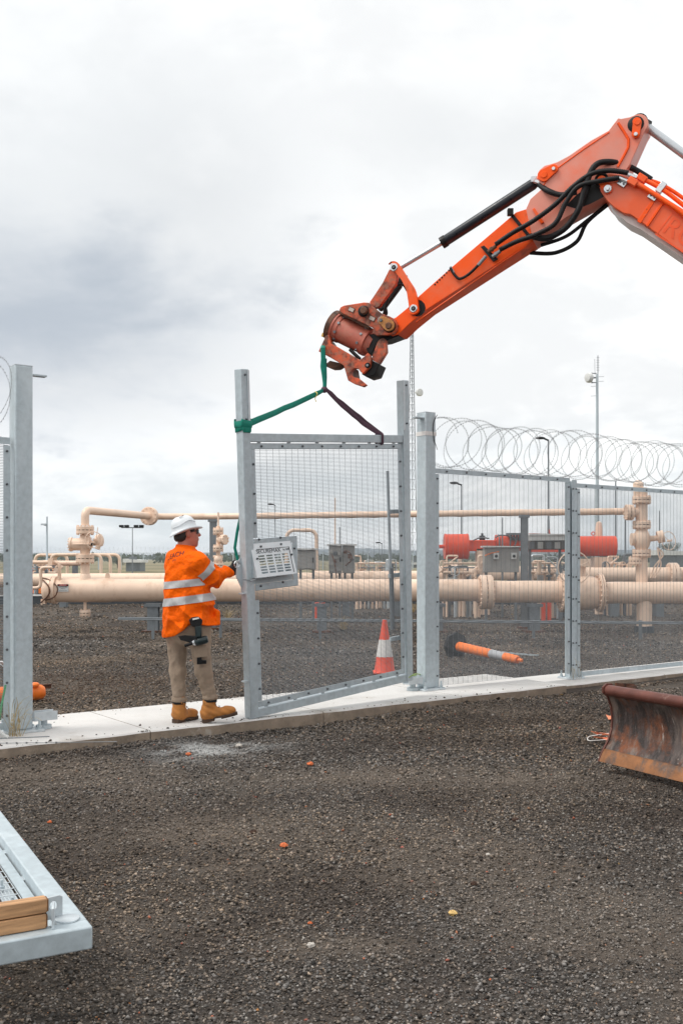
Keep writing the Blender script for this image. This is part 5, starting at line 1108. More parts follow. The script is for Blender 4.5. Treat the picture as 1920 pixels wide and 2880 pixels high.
# ------------------------------------------------------------------ gas plant behind the fence
YP = 20.5; K = YP / FPX
def flange(mb, c, axis, R_, th, gap=0.014, nb=12, br=0.018):      # a bolted pair of flanges centred on c
    d = V(axis).normalized(); c = V(c)
    mb.lathe(c - d * (th + gap / 2), d, [(0, R_ * .97), (.006, R_), (th, R_)], 28); mb.lathe(c + d * (gap / 2), d, [(0, R_), (th - .006, R_), (th, R_ * .97)], 28)
    mb.lathe(c - d * gap, d, [(0, R_ * .7), (gap * 2, R_ * .7)], 20)
    x, y, z = frame(d)
    for k in range(nb):
        a = 2 * math.pi * (k + .5) / nb; p = c + (x * math.cos(a) + y * math.sin(a)) * (R_ * .86); mb.cyl(p - d * (th + .03), p + d * (th + .03), br, n=6)
def part_flange(root, c, axis, R_, th, nb=12, br=.018, m=None):
    mb = MB(); flange(mb, c, axis, R_, th, nb=nb, br=br); f = R('flange', mb, m or CREAM, root, smooth=35)
    mb = MB(); d = V(axis).normalized(); mb.lathe(V(c) - d * .008, d, [(0, R_ * .9), (.016, R_ * .9)], 24); R('gasket', mb, BLACKP, f); return f
def handwheel(root, c, axis, R_, r=.012, spokes=4, hub=True):
    mb = MB(); x, y, z = frame(axis); c = V(c); mb.torus(c, axis, R_, r, 32, 6)
    for k in range(spokes):
        a = math.pi * 2 * k / spokes + .4; mb.tube([c + z * (R_ * .12), c + (x * math.cos(a) + y * math.sin(a)) * R_], r * .7, 5)
    mb.cyl(c - z * .03, c + z * .08, R_ * .12, n=10); return R('handwheel', mb, CREAM, root, smooth=50)
# --- the horizontal receiver with its closure door
cen = W(300, 1660, YP); cz = cen.z; LX = lambda px: (px - 960) * K
ln = thing('pipeline_receiver', 'fat cream pipe with a chained closure door at its left end', 'pipe', (LX(500), YP, 0))
X1 = V((1, 0, 0))
mb = MB(); mb.lathe((LX(158), YP, cz), X1, [(0, .245), (LX(275) - LX(158), .245), (LX(276) - LX(158), .250), (LX(305) - LX(158), .250), (LX(318) - LX(158), .236), (LX(1345) - LX(158), .228)], 40); R('barrel', mb, CREAM, ln, smooth=30)
mb = MB(); mb.lathe((LX(158), YP, cz), -X1, [(-.02, .285), (.05, .285), (.055, .262), (.075, .262)], 36); R('closure_ring', mb, CREAM, ln, smooth=35)
mb = MB(); mb.lathe((LX(158) - .078, YP, cz), -X1, [(0, .27), (.06, .262), (.12, .235), (.17, .18), (.20, .10), (.21, .01)], 32); dr = R('closure_door', mb, CREAM, ln, smooth=60)
mb = MB(); mb.box((LX(126), YP - .05, cz - .24), (.09, .12, .08)); mb.cyl((LX(121), YP - .06, cz - .30), (LX(121), YP - .06, cz - .18), .02, n=8); R('door_hinge', mb, CREAM, dr)
mb = MB(); a0 = V((LX(158) - .04, YP, cz)); pts = [a0 + V((-.12 + .12 * math.cos(t * 2.2), -.275 * math.cos(t) - .02, .28 * math.sin(t) * .95)) for t in np.linspace(-1.2, 1.35, 14)]
mb.tube(pts, .014, 6); mb.tube(bez([pts[-1], pts[-1] + V((.2, -.08, -.05)), a0 + V((.15, -.285, .06)), a0 + V((.1, -.30, -.12)), a0 + V((-.12, -.2, -.2))]), .013, 6); R('chain', mb, RUSTW, ln, smooth=60)
mb = MB(); mb.prism([(LX(296), YP - .02, cz + .24), (LX(311), YP - .02, cz + .24), (LX(309), YP - .02, cz + .33), (LX(306), YP - .02, cz + .36), (LX(301), YP - .02, cz + .36), (LX(298), YP - .02, cz + .33)], (0, .03, 0)); R('lifting_lug', mb, CREAM, ln)
for px in (470, 700, 930, 1130):
    mb = MB(); mb.torus((LX(px), YP, cz), X1, .231, .008, 36, 6); R('weld_seam', mb, CREAM, ln, smooth=60)
# danger plate
sc_ = V((LX(188), YP - .262, cz - .0 + .055)); 
mb = MB(); mb.box(sc_, (.225, .006, .15)); sg_ = R('danger_sign', mb, WHITEP, ln)
mb = MB(); mb.box(sc_ + V((0, -.005, .055)), (.225, .004, .042)); R('sign_header', mb, BLACKP, sg_)
mb = MB(); mb.ell(sc_ + V((0, -.007, .055)), (.09, .004, .017), n=24, m=8); R('sign_oval', mb, mat('sign_red', (.55, .02, .02), .5), sg_)
mb = MB(); put_text(mb, 'DANGER', .032, sc_ + V((0, -.0125, .055)), X1, UP); R('sign_lettering', mb, WHITEP, sg_, fix=False)
mb = MB(); put_text(mb, 'CONFINED', .034, sc_ + V((0, -.0045, .018)), X1, UP); put_text(mb, 'SPACE', .034, sc_ + V((0, -.0045, -.016)), X1, UP); put_text(mb, 'ENTER BY PERMIT ONLY', .015, sc_ + V((0, -.0045, -.05)), X1, UP); R('sign_lettering', mb, BLACKP, sg_, fix=False)
# drain spool below
mb = MB(); mb.cyl((LX(240), YP, cz - .23), (LX(240), YP, cz - .43), .032, n=14); R('drain_pipe', mb, CREAM, ln, smooth=40); part_flange(ln, (LX(240), YP, cz - .47), UP, .11, .045, 8, .012)
# small bypass loops at the door
mb = MB(); mb.tube(fillet([W(60, 1581, 20.4), W(168, 1581, 20.4), W(168, 1634, 20.4)], .12), .036, 12); R('bypass_pipe', mb, CREAM, ln, smooth=50)
mb = MB(); mb.tube(fillet([W(147, 1596, 20.1), W(115, 1596, 20.1), W(115, 1653, 20.1), W(60, 1655, 20.1)], .09), .033, 12); mb.box(W(143, 1580, 20.35), (.085, .09, .14)); mb.cyl(W(158, 1602, 20.3), W(158, 1602, 20.1), .045, n=12); R('bypass_pipe', mb, CREAM, ln, smooth=50)
# right half: flange pair, ball valve, long run
yr = 1667; czr = CAMZ - (yr - HORIZON) * K
mb = MB(); mb.lathe((LX(1340), YP, czr + .02), X1, [(0, .228), (LX(1580) - LX(1340), .225)], 36); mb.lathe((LX(1690), YP, czr), X1, [(0, .225), (LX(2150) - LX(1690), .225)], 36); R('pipe_run', mb, CREAM, ln, smooth=35)
part_flange(ln, (LX(1365), YP, czr + .01), X1, .355, .115, 20, .026)
for px in (1580, 1685): part_flange(ln, (LX(px), YP, czr), X1, .40, .035, 20, .026)
mb = MB(); mb.lathe((LX(1586), YP, czr), X1, [(0, .3), (.12, .34), (.36, .35), (.58, .34), (LX(1680) - LX(1586), .3)], 36); mb.cyl((LX(1632), YP, czr + .2), (LX(1632), YP, czr + .62), .10, n=18); mb.box((LX(1632), YP - .02, czr + .62), (.34, .3, .16)); R('ball_valve', mb, CREAM, ln, smooth=40)
handwheel(ln, W(1613, 1597, 20.1), (0.1, -1, .05), .33, .013, 4)
# --- left riser with plug valve, elbow and overhead pipe
rx0 = LX(240); rs = thing('valve_riser', 'cream valve stack standing on the pipe beside the danger sign', 'valve', (rx0, YP, 0))
mb = MB(); mb.lathe((rx0, YP, cz + .2), UP, [(0, .125), (.12, .105), (.135, .092), (.50, .092)], 24); R('lower_spool', mb, CREAM, rs, smooth=35)
zz = lambda py: CAMZ - (py - HORIZON) * K
part_flange(rs, (rx0, YP, zz(1571)), UP, .185, .075, 12, .018); part_flange(rs, (rx0, YP, zz(1491)), UP, .180, .07, 12, .018)
mb = MB(); mb.lathe((rx0, YP, zz(1560)), UP, [(0, .10), (.08, .10), (.14, .14), (.22, .165), (.30, .14), (.36, .105), (.46, .10)], 26)
mb.cyl((rx0 - .27, YP - .02, zz(1531)), (rx0 + .12, YP - .02, zz(1531)), .125, n=24); 
for q in (-.05, .0, .05): mb.tube([(rx0 - .2, YP - .14 + abs(q), zz(1531) + q * 1.6), (rx0, YP - .16 + abs(q), zz(1531) + q), (rx0 + .15, YP - .13 + abs(q), zz(1531) + q * .6)], .018, 6)
R('valve_body', mb, CREAM, rs, smooth=40)
mb = MB(); mb.lathe((rx0 - .31, YP - .02, zz(1531)), X1, [(0, .12), (.012, .145), (.05, .145)], 28); mb.bolts((rx0 - .30, YP - .02, zz(1531)), -X1, .125, 12, .013, .03); R('bonnet_flange', mb, CREAM, rs, smooth=40)
mb = MB(); gx = rx0 + .26; mb.cyl((rx0 + .1, YP - .06, zz(1528)), (gx, YP - .06, zz(1528)), .05, n=14); mb.lathe((gx - .02, YP - .06, zz(1521)), (1, -.25, .1), [(0, .08), (.03, .12), (.11, .13), (.13, .10)], 22); mb.cyl((gx + .06, YP - .1, zz(1525)), (gx + .02, YP - .12, zz(1545)), .05, n=12); R('gearbox', mb, CREAM, rs, smooth=40)
mb = MB(); mb.cyl((rx0 + .19, YP - .12, zz(1531)), (rx0 + .19, YP - .17, zz(1531)), .032, n=10); R('position_indicator', mb, BLACKP, rs)
handwheel(rs, W(264, 1518, 20.28), (0.35, -1, .1), .165, .008, 3)
mb = MB(); mb.tube([W(271, 1514, 20.3), W(276, 1483, 20.3)], .008, 6); R('stem', mb, CREAM, rs)
oh = thing('overhead_pipe', 'thin cream pipe running overhead from the elbow across to the right', 'pipe', (LX(240), YP, 0))
A1 = V((rx0, YP, zz(1478))); E1 = V((rx0, YP, zz(1435))); F1 = W(420, 1454, 23.3); F1.z = E1.z
mb = MB(); mb.tube(fillet([A1, E1, F1], .24, 8), .082, 18); R('elbow_pipe', mb, CREAM, oh, smooth=50)
dF = (F1 - E1).normalized(); part_flange(oh, F1, dF, .215, .05, 12, .018)
A2 = F1 + dF * .05; B2 = F1 + dF * .28 + V((.1, 0, 0)); E2 = W(1768, 1441, 21.4); E2.z = E1.z + .02
mb = MB(); mb.tube(fillet([A2, B2, B2 + V((1.2, .0, 0))], .2), .076, 16); mb.tube([B2 + V((1.1, 0, 0)), E2], .074, 16); R('pipe_run', mb, CREAM, oh, smooth=50)
# --- right riser
rr = thing('valve_riser', 'tall cream valve stack behind the right-hand fence panel', 'valve', (LX(1803), YP + .3, 0)); rx1 = LX(1803); YR = YP + .35; kr = YR / FPX; zr = lambda py: CAMZ - (py - HORIZON) * kr; rx1 = (1803 - 960) * kr
mb = MB(); mb.cyl((rx1, YR, zr(1650)), (rx1, YR, zr(1372)), .12, n=22); mb.lathe((rx1 - .07, YR, zr(1398)), UP, [(0, .1), (.28, .11), (.34, .06), (.36, .005)], 18); R('riser_pipe', mb, CREAM, rr, smooth=40)
for py, r in ((1406, .19), (1476, .185), (1556, .19), (1578, .15)): part_flange(rr, (rx1 + (.0 if r > .16 else -.12), YR, zr(py)), UP, r, .06, 12, .018)
mb = MB(); mb.cyl((rx1 - .3, YR, zr(1441)), (rx1, YR, zr(1441)), .10, n=18); R('tee_branch', mb, CREAM, rr, smooth=40)
part_flange(rr, (rx1 - .26, YR, zr(1441)), X1, .165, .06, 12, .018)
mb = MB(); mb.lathe((rx1, YR, zr(1548)), UP, [(0, .11), (.1, .16), (.22, .19), (.34, .16), (.44, .11)], 24); mb.cyl((rx1 - .22, YR, zr(1517)), (rx1 + .1, YR, zr(1517)), .13, n=20); mb.cyl((rx1, YR, zr(1517)), (rx1 + .42, YR - .1, zr(1512)), .06, n=14); mb.cyl((rx1 + .30, YR - .1, zr(1512)), (rx1 + .42, YR - .12, zr(1508)), .13, n=18); R('valve_body', mb, CREAM, rr, smooth=40)
handwheel(rr, (rx1 + .45, YR - .35, zr(1522)), (.5, -1, .1), .19, .008, 3)
mb = MB()
for k in range(3): mb.tube(bez([(rx1 + .3, YR - .1, zr(1540)), (rx1 + .42 - .05 * k, YR - .1, zr(1560)), (rx1 + .25 + .06 * k, YR - .1, zr(1590)), (rx1 + .15 + .05 * k, YR - .1, zr(1625))]), .013, 6)
R('sense_line', mb, CREAM, rr, smooth=50)
pe = thing('pipe_pedestal', 'stubby cream pedestal under the pipe below the right valve stack', 'support', (LX(1810), YP, 0)); mb = MB(); mb.cyl((LX(1810), YP, .12), (LX(1810), YP, czr - .15), .155, n=22); R('column', mb, CREAM, pe, smooth=40); mb = MB(); mb.cyl((LX(1810), YP, -.03), (LX(1810), YP, .12), .2, n=22); R('footing', mb, DARKP, pe, smooth=40)
# --- small valve tree in front of the overhead pipe support
vt = thing('valve_tree', 'slim cream flanged valve tree right of the hard hat of the worker', 'valve', (LX(614), 19.6, 0)); YV = 19.6; kv = YV / FPX; vx = (614 - 960) * kv; zv = lambda py: CAMZ - (py - HORIZON) * kv
mb = MB(); mb.cyl((vx, YV, zv(1640)), (vx, YV, zv(1480)), .042, n=14); mb.lathe((vx, YV, zv(1583)), UP, [(0, .06), (.03, .085), (.10, .085), (.13, .06)], 16); mb.cyl((vx, YV, zv(1480)), (vx, YV, zv(1441)), .018, n=10); mb.cyl((vx - .1, YV, zv(1566)), (vx + .09, YV, zv(1566)), .03, n=10); R('stem', mb, CREAM, vt, smooth=40)
for py in (1494, 1542, 1590): part_flange(vt, (vx, YV, zv(py)), UP, .102, .045, 8, .013)
mb = MB(); mb.cyl((vx, YV, zv(1518)), (vx + .12, YV - .08, zv(1518)), .06, n=14); R('branch', mb, CREAM, vt, smooth=40); part_flange(vt, (vx + .12, YV - .09, zv(1518)), (1, -.7, 0), .10, .03, 8, .013)
# --- supports
def column(name, label, px, y, py0, py1, w, cap=True, m=GREYP):
    p = W(px, py1, y); z0 = 0.0; root = thing(name, label, 'support', (p.x, y, 0), 'grey steel pipe supports'); top = CAMZ - (py0 - HORIZON) * y / FPX
    mb = MB(); mb.box((p.x, y - w * .45, (top + z0) / 2), (w, w * .1, top - z0)); mb.box((p.x, y + w * .45, (top + z0) / 2), (w, w * .1, top - z0)); mb.box((p.x, y, (top + z0) / 2), (w * .1, w * .8, top - z0)); R('h_column', mb, m, root)
    mb = MB(); mb.box((p.x, y, .012), (w * 1.9, w * 1.9, .04)); R('foot_plate', mb, RUSTW, root)
    if cap: mb = MB(); mb.box((p.x, y, top + .03), (w * 1.5, w * 1.3, .06)); R('saddle', mb, m, root)
column('pipe_support', 'short rusty-based column under the pipe left of the worker', 432, YP, 1706, 1777, .22)
column('pipe_support', 'tall grey column holding the overhead pipe beside the slim valve tree', 600, 21.3, 1468, 1790, .14)
column('pipe_support', 'short grey column under the pipe just right of the taped gate post', 1226, YP, 1706, 1780, .24)
column('pipe_support', 'tall grey column holding the overhead pipe behind the middle of the fence', 1473, 21.6, 1456, 1790, .14)
column('pipe_support', 'short dark column under the pipe in the middle of the fence', 1500, YP, 1706, 1780, .22)
column('pipe_support', 'short dark column under the pipe behind the lock side of the gate', 905, YP, 1706, 1780, .2)
rl = thing('conduit_rail', 'low pair of grey conduits running along the ground in front of the pipe', 'conduit', W(1100, 1790, 18.6))
for dy, dz in ((0, 0), (.05, .025)):
    mb = MB(); a = W(332, 1742, 18.6); b = W(2100, 1756, 18.3); mb.tube([a + V((0, dy, dz)), b + V((0, dy, dz))], .014, 6); R('conduit', mb, GREYP, rl)
for px in (430, 620, 900, 1230, 1500, 1800):
    mb = MB(); p = W(px, 1745, 18.6); mb.box((p.x, p.y + .02, p.z / 2), (.05, .05, p.z)); R('stand', mb, GREYP, rl)
# --- pipes and bund further back
def far_pipe(label, pts, r, extras=()):
    root = thing('pipe', label, 'pipe', (pts[0][0], pts[0][1], 0), 'cream pipes further back')
    mb = MB(); mb.tube(fillet(pts, .5), r, 24); R('pipe_run', mb, CREAM, root, smooth=50)
    for p in extras: part_flange(root, p, X1, r * 1.55, .1, 14, .025)
    for t in (.2, .5, .8): 
        mb = MB(); q = V(pts[0]).lerp(V(pts[-1]), t); mb.box((q.x, q.y, (q.z - r) / 2), (.2, .3, max(.1, q.z - r))); R('support', mb, GREYP, root)
    return root
zf = lambda py, y: CAMZ - (py - HORIZON) * y / FPX; xf = lambda px, y: (px - 960) * y / FPX
far_pipe('second cream pipe close behind the receiver on the left', [(xf(-60, 31), 31, zf(1632, 31)), (xf(1140, 31), 31, zf(1628, 31))], .205)
far_pipe('cream pipe behind the gate leaf and taped post', [(xf(880, 26), 26, zf(1627, 26)), (xf(1345, 26), 26, zf(1627, 26))], .20, [(xf(1300, 26), 26, zf(1627, 26))])
far_pipe('cream pipe seen above the main pipe at the right end of the fence', [(xf(1640, 26), 26, zf(1618, 26)), (xf(2060, 26), 26, zf(1618, 26))], .21, [(xf(1890, 26), 26, zf(1618, 26))])
far_pipe('cream pipe behind the grey control cabinets in the middle of the fence', [(xf(1230, 34), 34, zf(1612, 34)), (xf(1640, 34), 34, zf(1612, 34))], .24, [(xf(1275, 34), 34, zf(1612, 34)), (xf(1560, 34), 34, zf(1612, 34))])
far_pipe('cream pipe low behind the orange bin at the far left', [(xf(60, 46), 46, zf(1584, 46)), (xf(250, 46), 46, zf(1584, 46))], .12)
bd = thing('concrete_bund', 'long dark low bund wall on the gravel behind the receiver', 'wall', (0, 33, 0)); mb = MB(); mb.box((0, 33, .14), (30, .4, .28)); R('wall', mb, DARKP, bd); mb = MB(); mb.box((0, 33, .29), (30, .44, .03)); R('coping', mb, CONC, bd)
def goose(label, px, y, py, n, w, r=.095):
    root = thing('pipe_bends', label, 'pipe', (xf(px, y), y, 0), 'cream pipes further back')
    for k in range(n):
        mb = MB(); x0 = xf(px, y); x1 = xf(px + w, y) + k * .45; z = zf(py, y); yy = y + k * .4; mb.tube(fillet([(x0, yy, 0), (x0, yy, z), (x1, yy, z), (x1, yy, 0)], .35), r, 14); R('bend', mb, CREAM, root, smooth=50)
goose('cream pipe bends beyond the far fence on the left', 100, 60, 1561, 1, 90); goose('row of cream pipe bends behind the left valve stack', 145, 58, 1560, 3, 140)
goose('small cream pipe arch above the lock hood of the gate', 806, 40, 1491, 1, 84, .075)
bn = thing('skip_bin', 'small orange bin behind the left gate post', 'bin', (xf(123, 44), 44, 0)); mb = MB(); x0, x1 = xf(70, 44), xf(154, 44); mb.prism([(x0, 43.5, zf(1601, 44)), (x1, 43.5, zf(1601, 44)), (x1 - .1, 43.5, 0), (x0 + .1, 43.5, 0)], (0, 1.2, 0)); R('tub', mb, HIVIS_O, bn); mb = MB(); mb.box(((x0 + x1) / 2, 44, zf(1600, 44)), (x1 - x0 + .1, 1.3, .06)); R('rim', mb, HIVIS_O, bn)
for k in range(4): mb = MB(); mb.box((x0 + .15 + (x1 - x0) * (k + .3) / 4.2, 43.47, zf(1606, 44) * .5 + .3), (.05, .06, .7)); R('rib', mb, HIVIS_O, bn)
# --- control cabinets, red actuators
def cabinet(label, px0, px1, py0, py1, y, m, legs=True, door=True, deep=.5):
    x0, x1 = xf(px0, y), xf(px1, y); z1, z0 = zf(py0, y), zf(py1, y)
    root = thing('control_cabinet', label, 'cabinet', ((x0 + x1) / 2, y, 0), 'control cabinets among the pipes')
    mb = MB(); mb.box(((x0 + x1) / 2, y, (z0 + z1) / 2), (x1 - x0, deep, z1 - z0)); R('housing', mb, m, root, bevel=.015)
    mb = MB(); mb.box(((x0 + x1) / 2, y - .03, z1 + .02), (x1 - x0 + .1, deep + .16, .035)); R('roof', mb, WHITEP, root)
    if door:
        mb = MB(); mb.box(((x0 + x1) / 2, y - deep / 2 - .008, (z0 + z1) / 2), ((x1 - x0) * .86, .014, (z1 - z0) * .86)); d = R('door', mb, m, root, bevel=.004)
        mb = MB(); mb.box((x1 - (x1 - x0) * .14, y - deep / 2 - .025, (z0 + z1) / 2), (.03, .03, .12)); R('handle', mb, BLACKP, d)
    if legs:
        for s in (x0 + .06, x1 - .06): mb = MB(); mb.box((s, y, z0 / 2), (.06, .06, z0)); R('leg', mb, GREYP, root)
    return root
cabinet('grey square cabinet on a stand behind the lock hood', 838, 888, 1547, 1602, 23.5, GREYBOX)
c2 = cabinet('tall dull grey cabinet in the middle of the view through the gate', 925, 962, 1535, 1612, 24.5, GREYBOX, deep=.6); cabinet('dull grey cabinet with open front right of the tall one', 963, 997, 1535, 1612, 24.6, GREYBOX, deep=.6, door=False)
c3 = cabinet('wide grey panel with two small gauges behind the fence', 1359, 1456, 1540, 1610, 23.8, GREYBOX, deep=.3, door=False)
for px in (1394, 1444):
    mb = MB(); p = W(px, 1564, 23.6); mb.box(p, (.12, .05, .15)); g_ = R('gauge_plate', mb, WHITEP, c3); mb = MB(); mb.cyl(p + V((0, -.03, 0)), p + V((0, -.05, 0)), .035, n=14); R('dial', mb, BLACKP, g_)
mb = MB(); mb.tube(bez([W(1362, 1563, 23.6), W(1380, 1556, 23.6), W(1402, 1552, 23.6)]), .012, 5); R('orange_tube', mb, HIVIS_O, c3)
sc2 = cabinet('white roofed open shelter cabinet right of the gauge panel', 1482, 1580, 1507, 1546, 24.2, mat('painted_shade_dark', (.10, .095, .085), .6), deep=.9, door=False)  # dark housing colour stands in for the shade below the white roof
mb = MB(); p0, p1 = W(1482, 1505, 23.7), W(1580, 1520, 23.7); mb.box((p0 + p1) / 2, (p1.x - p0.x + .1, .04, p0.z - p1.z)); R('fascia', mb, WHITEP, sc2)
for k in range(4): mb = MB(); mb.box(W(1494 + 24 * k, 1534, 23.72), (.12, .06, .16)); R('instrument', mb, (BOLT, GREYBOX)[k % 2], sc2)
rc_ = random.Random(31)
for k in range(9):
    mb = MB(); p = W(930 + rc_.uniform(0, 62), 1545 + rc_.uniform(0, 55), 24.1); mb.box(p, (rc_.uniform(.05, .14), .05, rc_.uniform(.04, .12))); R('instrument', mb, rc_.choice((BOLT, GREYBOX, CREAM, RUSTW, WHITEP)), c2)
mb = MB(); mb.tube(bez([W(970, 1548, 24.1), W(985, 1556, 24.0), (W(988, 1575, 24.0)), W(972, 1590, 24.1)]), .018, 6); mb.tube(bez([W(934, 1560, 24.1), W(942, 1590, 24.0), W(946, 1625, 24.0)]), .014, 6); R('cable', mb, RUSTW, c2, smooth=60)
ac = thing('valve_actuator', 'large bright red cylindrical actuator behind the fence by the taped post', 'actuator', (xf(1290, 27), 27, 0), 'red valve actuators'); y = 27
mb = MB(); mb.cyl((xf(1251, y), y, zf(1537, y)), (xf(1314, y), y, zf(1537, y)), .335, n=28); R('spring_canister', mb, REDP, ac, smooth=40)
for px in (1251, 1313): mb = MB(); mb.cyl((xf(px, y) - .02, y, zf(1537, y)), (xf(px, y) + .02, y, zf(1537, y)), .35, n=28); R('end_plate', mb, REDP, ac, smooth=40)
mb = MB(); mb.cyl((xf(1232, y), y, zf(1537, y)), (xf(1251, y), y, zf(1537, y)), .05, n=10); R('stop_rod', mb, REDP, ac, smooth=40)
mb = MB(); mb.box(((xf(1314, y) + xf(1392, y)) / 2, y, zf(1535, y)), (xf(1392, y) - xf(1314, y), .3, .30)); R('linkage_housing', mb, REDP, ac, bevel=.02)
mb = MB(); mb.cyl(W(1355, 1520, y), W(1355, 1507, y), .08, n=14); mb.cyl(W(1355, 1507, y), W(1355, 1500, y), .03, n=10); R('position_beacon', mb, BLACKP, ac, smooth=40)
mb = MB(); mb.cyl((xf(1392, y), y, zf(1527, y)), (xf(1470, y), y, zf(1527, y)), .22, n=24); R('power_cylinder', mb, REDP, ac, smooth=40)
mb = MB(); mb.box((xf(1353, y), y, zf(1590, y)), (.3, .3, .9)); mb.box((xf(1353, y), y, .3), (.4, .4, .6)); R('valve_neck', mb, CREAM, ac)
for px in (1262, 1274, 1286, 1298): mb = MB(); mb.torus((xf(px, y), y, zf(1537, y)), X1, .338, .012, 28, 5); R('rib', mb, REDP, ac, smooth=50)
for px in (1400, 1430): mb = MB(); mb.torus((xf(px, y), y, zf(1527, y)), X1, .225, .02, 24, 5); R('clamp_ring', mb, GREYP, ac, smooth=50)
mb = MB(); mb.tube(bez([W(1392, 1512, y - .3), W(1405, 1505, y - .3), W(1430, 1508, y - .3), W(1450, 1520, y - .3), W(1440, 1545, y - .3)]), .02, 6); mb.tube(bez([W(1330, 1520, y - .3), W(1350, 1512, y - .3), W(1375, 1514, y - .3)]), .018, 6); R('hydraulic_line', mb, GREYP, ac, smooth=60)
for k in range(5): mb = MB(); mb.box(W(1436 + k * 8, 1512, y - .25), (.05, .1, .16)); R('control_valve', mb, BOLT, ac)
mb = MB(); mb.box(W(1452, 1502, y - .25), (.55, .2, .05)); R('control_block', mb, GREYP, ac)
a2 = thing('valve_actuator', 'long red actuator cylinder beside the slim fence post', 'actuator', (xf(1680, 27), 27, 0), 'red valve actuators')
mb = MB(); mb.cyl((xf(1600, y), y, zf(1536, y)), (xf(1728, y), y, zf(1536, y)), .275, n=28); R('power_cylinder', mb, REDP, a2, smooth=40)
mb = MB(); mb.torus((xf(1667, y), y, zf(1501, y)), (0, 1, 0), .045, .014, 16); R('lifting_eye', mb, REDP, a2, smooth=40)
mb = MB(); mb.box(((xf(1480, y) + xf(1600, y)) / 2, y + .4, zf(1540, y)), (xf(1600, y) - xf(1480, y), .26, .24)); R('linkage_housing', mb, REDP, a2)
mb = MB(); mb.beam(W(1486, 1502, y), W(1545, 1502, y), .03, .03); mb.beam(W(1545, 1502, y), W(1543, 1490, y), .03, .03); R('handle_bar', mb, REDP, a2)
mb = MB(); mb.box((xf(1690, y), y, zf(1585, y)), (.5, .4, .35)); mb.box((xf(1690, y), y, .45), (.3, .3, .9)); R('valve_neck', mb, CREAM, a2)
mb = MB(); mb.lathe(W(1683, 1510, 27.5), UP, [(0, .10), (.25, .10), (.40, .07), (.43, .01)], 16); o_ = R('vent_dome', mb, CREAM, a2, smooth=50)
# small pipework under the panels
def manifold(label, px0, px1, y, seed):
    root = thing('pipe_manifold', label, 'pipework', (xf((px0 + px1) / 2, y), y, 0), 'small pipework among the cabinets'); r_ = random.Random(seed)
    for k in range(11):
        px = px0 + (px1 - px0) * (k + .3) / 11; mb = MB(); z = zf(r_.uniform(1572, 1608), y); yy = y + r_.uniform(-.3, .3); x = xf(px, y); r = r_.choice((.025, .035, .05)); mb.cyl((x, yy, 0), (x, yy, z), r, n=10)
        for q in (.55, .78): mb.cyl((x, yy, z * q), (x, yy, z * q + .05), r * 2.1, n=12)
        if k % 3 == 0: mb.torus((x, yy - .12, z * .93), (.3, -1, .1), .11, .012, 18, 5); mb.cyl((x, yy, z * .93), (x, yy - .12, z * .93), .018, n=8)
        if k % 3 == 1: mb.tube(fillet([(x, yy, z - .02), (x, yy, z + .12), (x + r_.choice((-.3, .3)), yy, z + .12), (x + r_.choice((-.3, .3)), yy, z - .4)], .06), r * .7, 8)
        R('stub', mb, r_.choice((CREAM, CREAM, CREAM, GREYP, GALV_L)), root, smooth=40)
        if k % 4 == 2: mb = MB(); mb.box((x, yy - .15, z * .7), (.14, .1, .18)); R('junction_box', mb, r_.choice((WHITEP, GREYBOX)), root)
    for k in range(3): mb = MB(); z = zf(1584 + 13 * k, y); mb.tube([(xf(px0, y), y - .1, z), (xf(px1, y), y - .1, z)], (.03, .018, .04)[k], 8); R('header', mb, (CREAM, GREYP, CREAM)[k], root, smooth=40)
manifold('cluster of small pipes and stubs below the large red actuator', 1245, 1350, 25.5, 1); manifold('cluster of small pipes between the column and the slim fence post', 1485, 1600, 25.2, 2); manifold('cluster of small pipes behind the far left post', 96, 160, 38, 3); manifold('cluster of small pipes beyond the cabinets in the gate view', 1000, 1120, 30, 7); manifold('cluster of small pipes left of the right valve stack', 1690, 1780, 26.5, 4)
# fire extinguisher-like red posts behind the gate
for px, lab in ((892, 'pair of low red posts under the pipe seen through the gate'), (1527, 'pair of low red posts under the pipe behind the fence')):
    rd_ = thing('red_post', lab, 'post', W(px, 1730, 24) * 1, 'low red posts')
    mb = MB(); p = W(px, 1700, 24); mb.cyl((p.x, 24, 0), (p.x, 24, .45), .06, n=12); R('post', mb, REDP, rd_); mb = MB(); mb.cyl((p.x + .14, 24, 0), (p.x + .14, 24, .45), .05, n=12); R('post', mb, REDP, rd_)

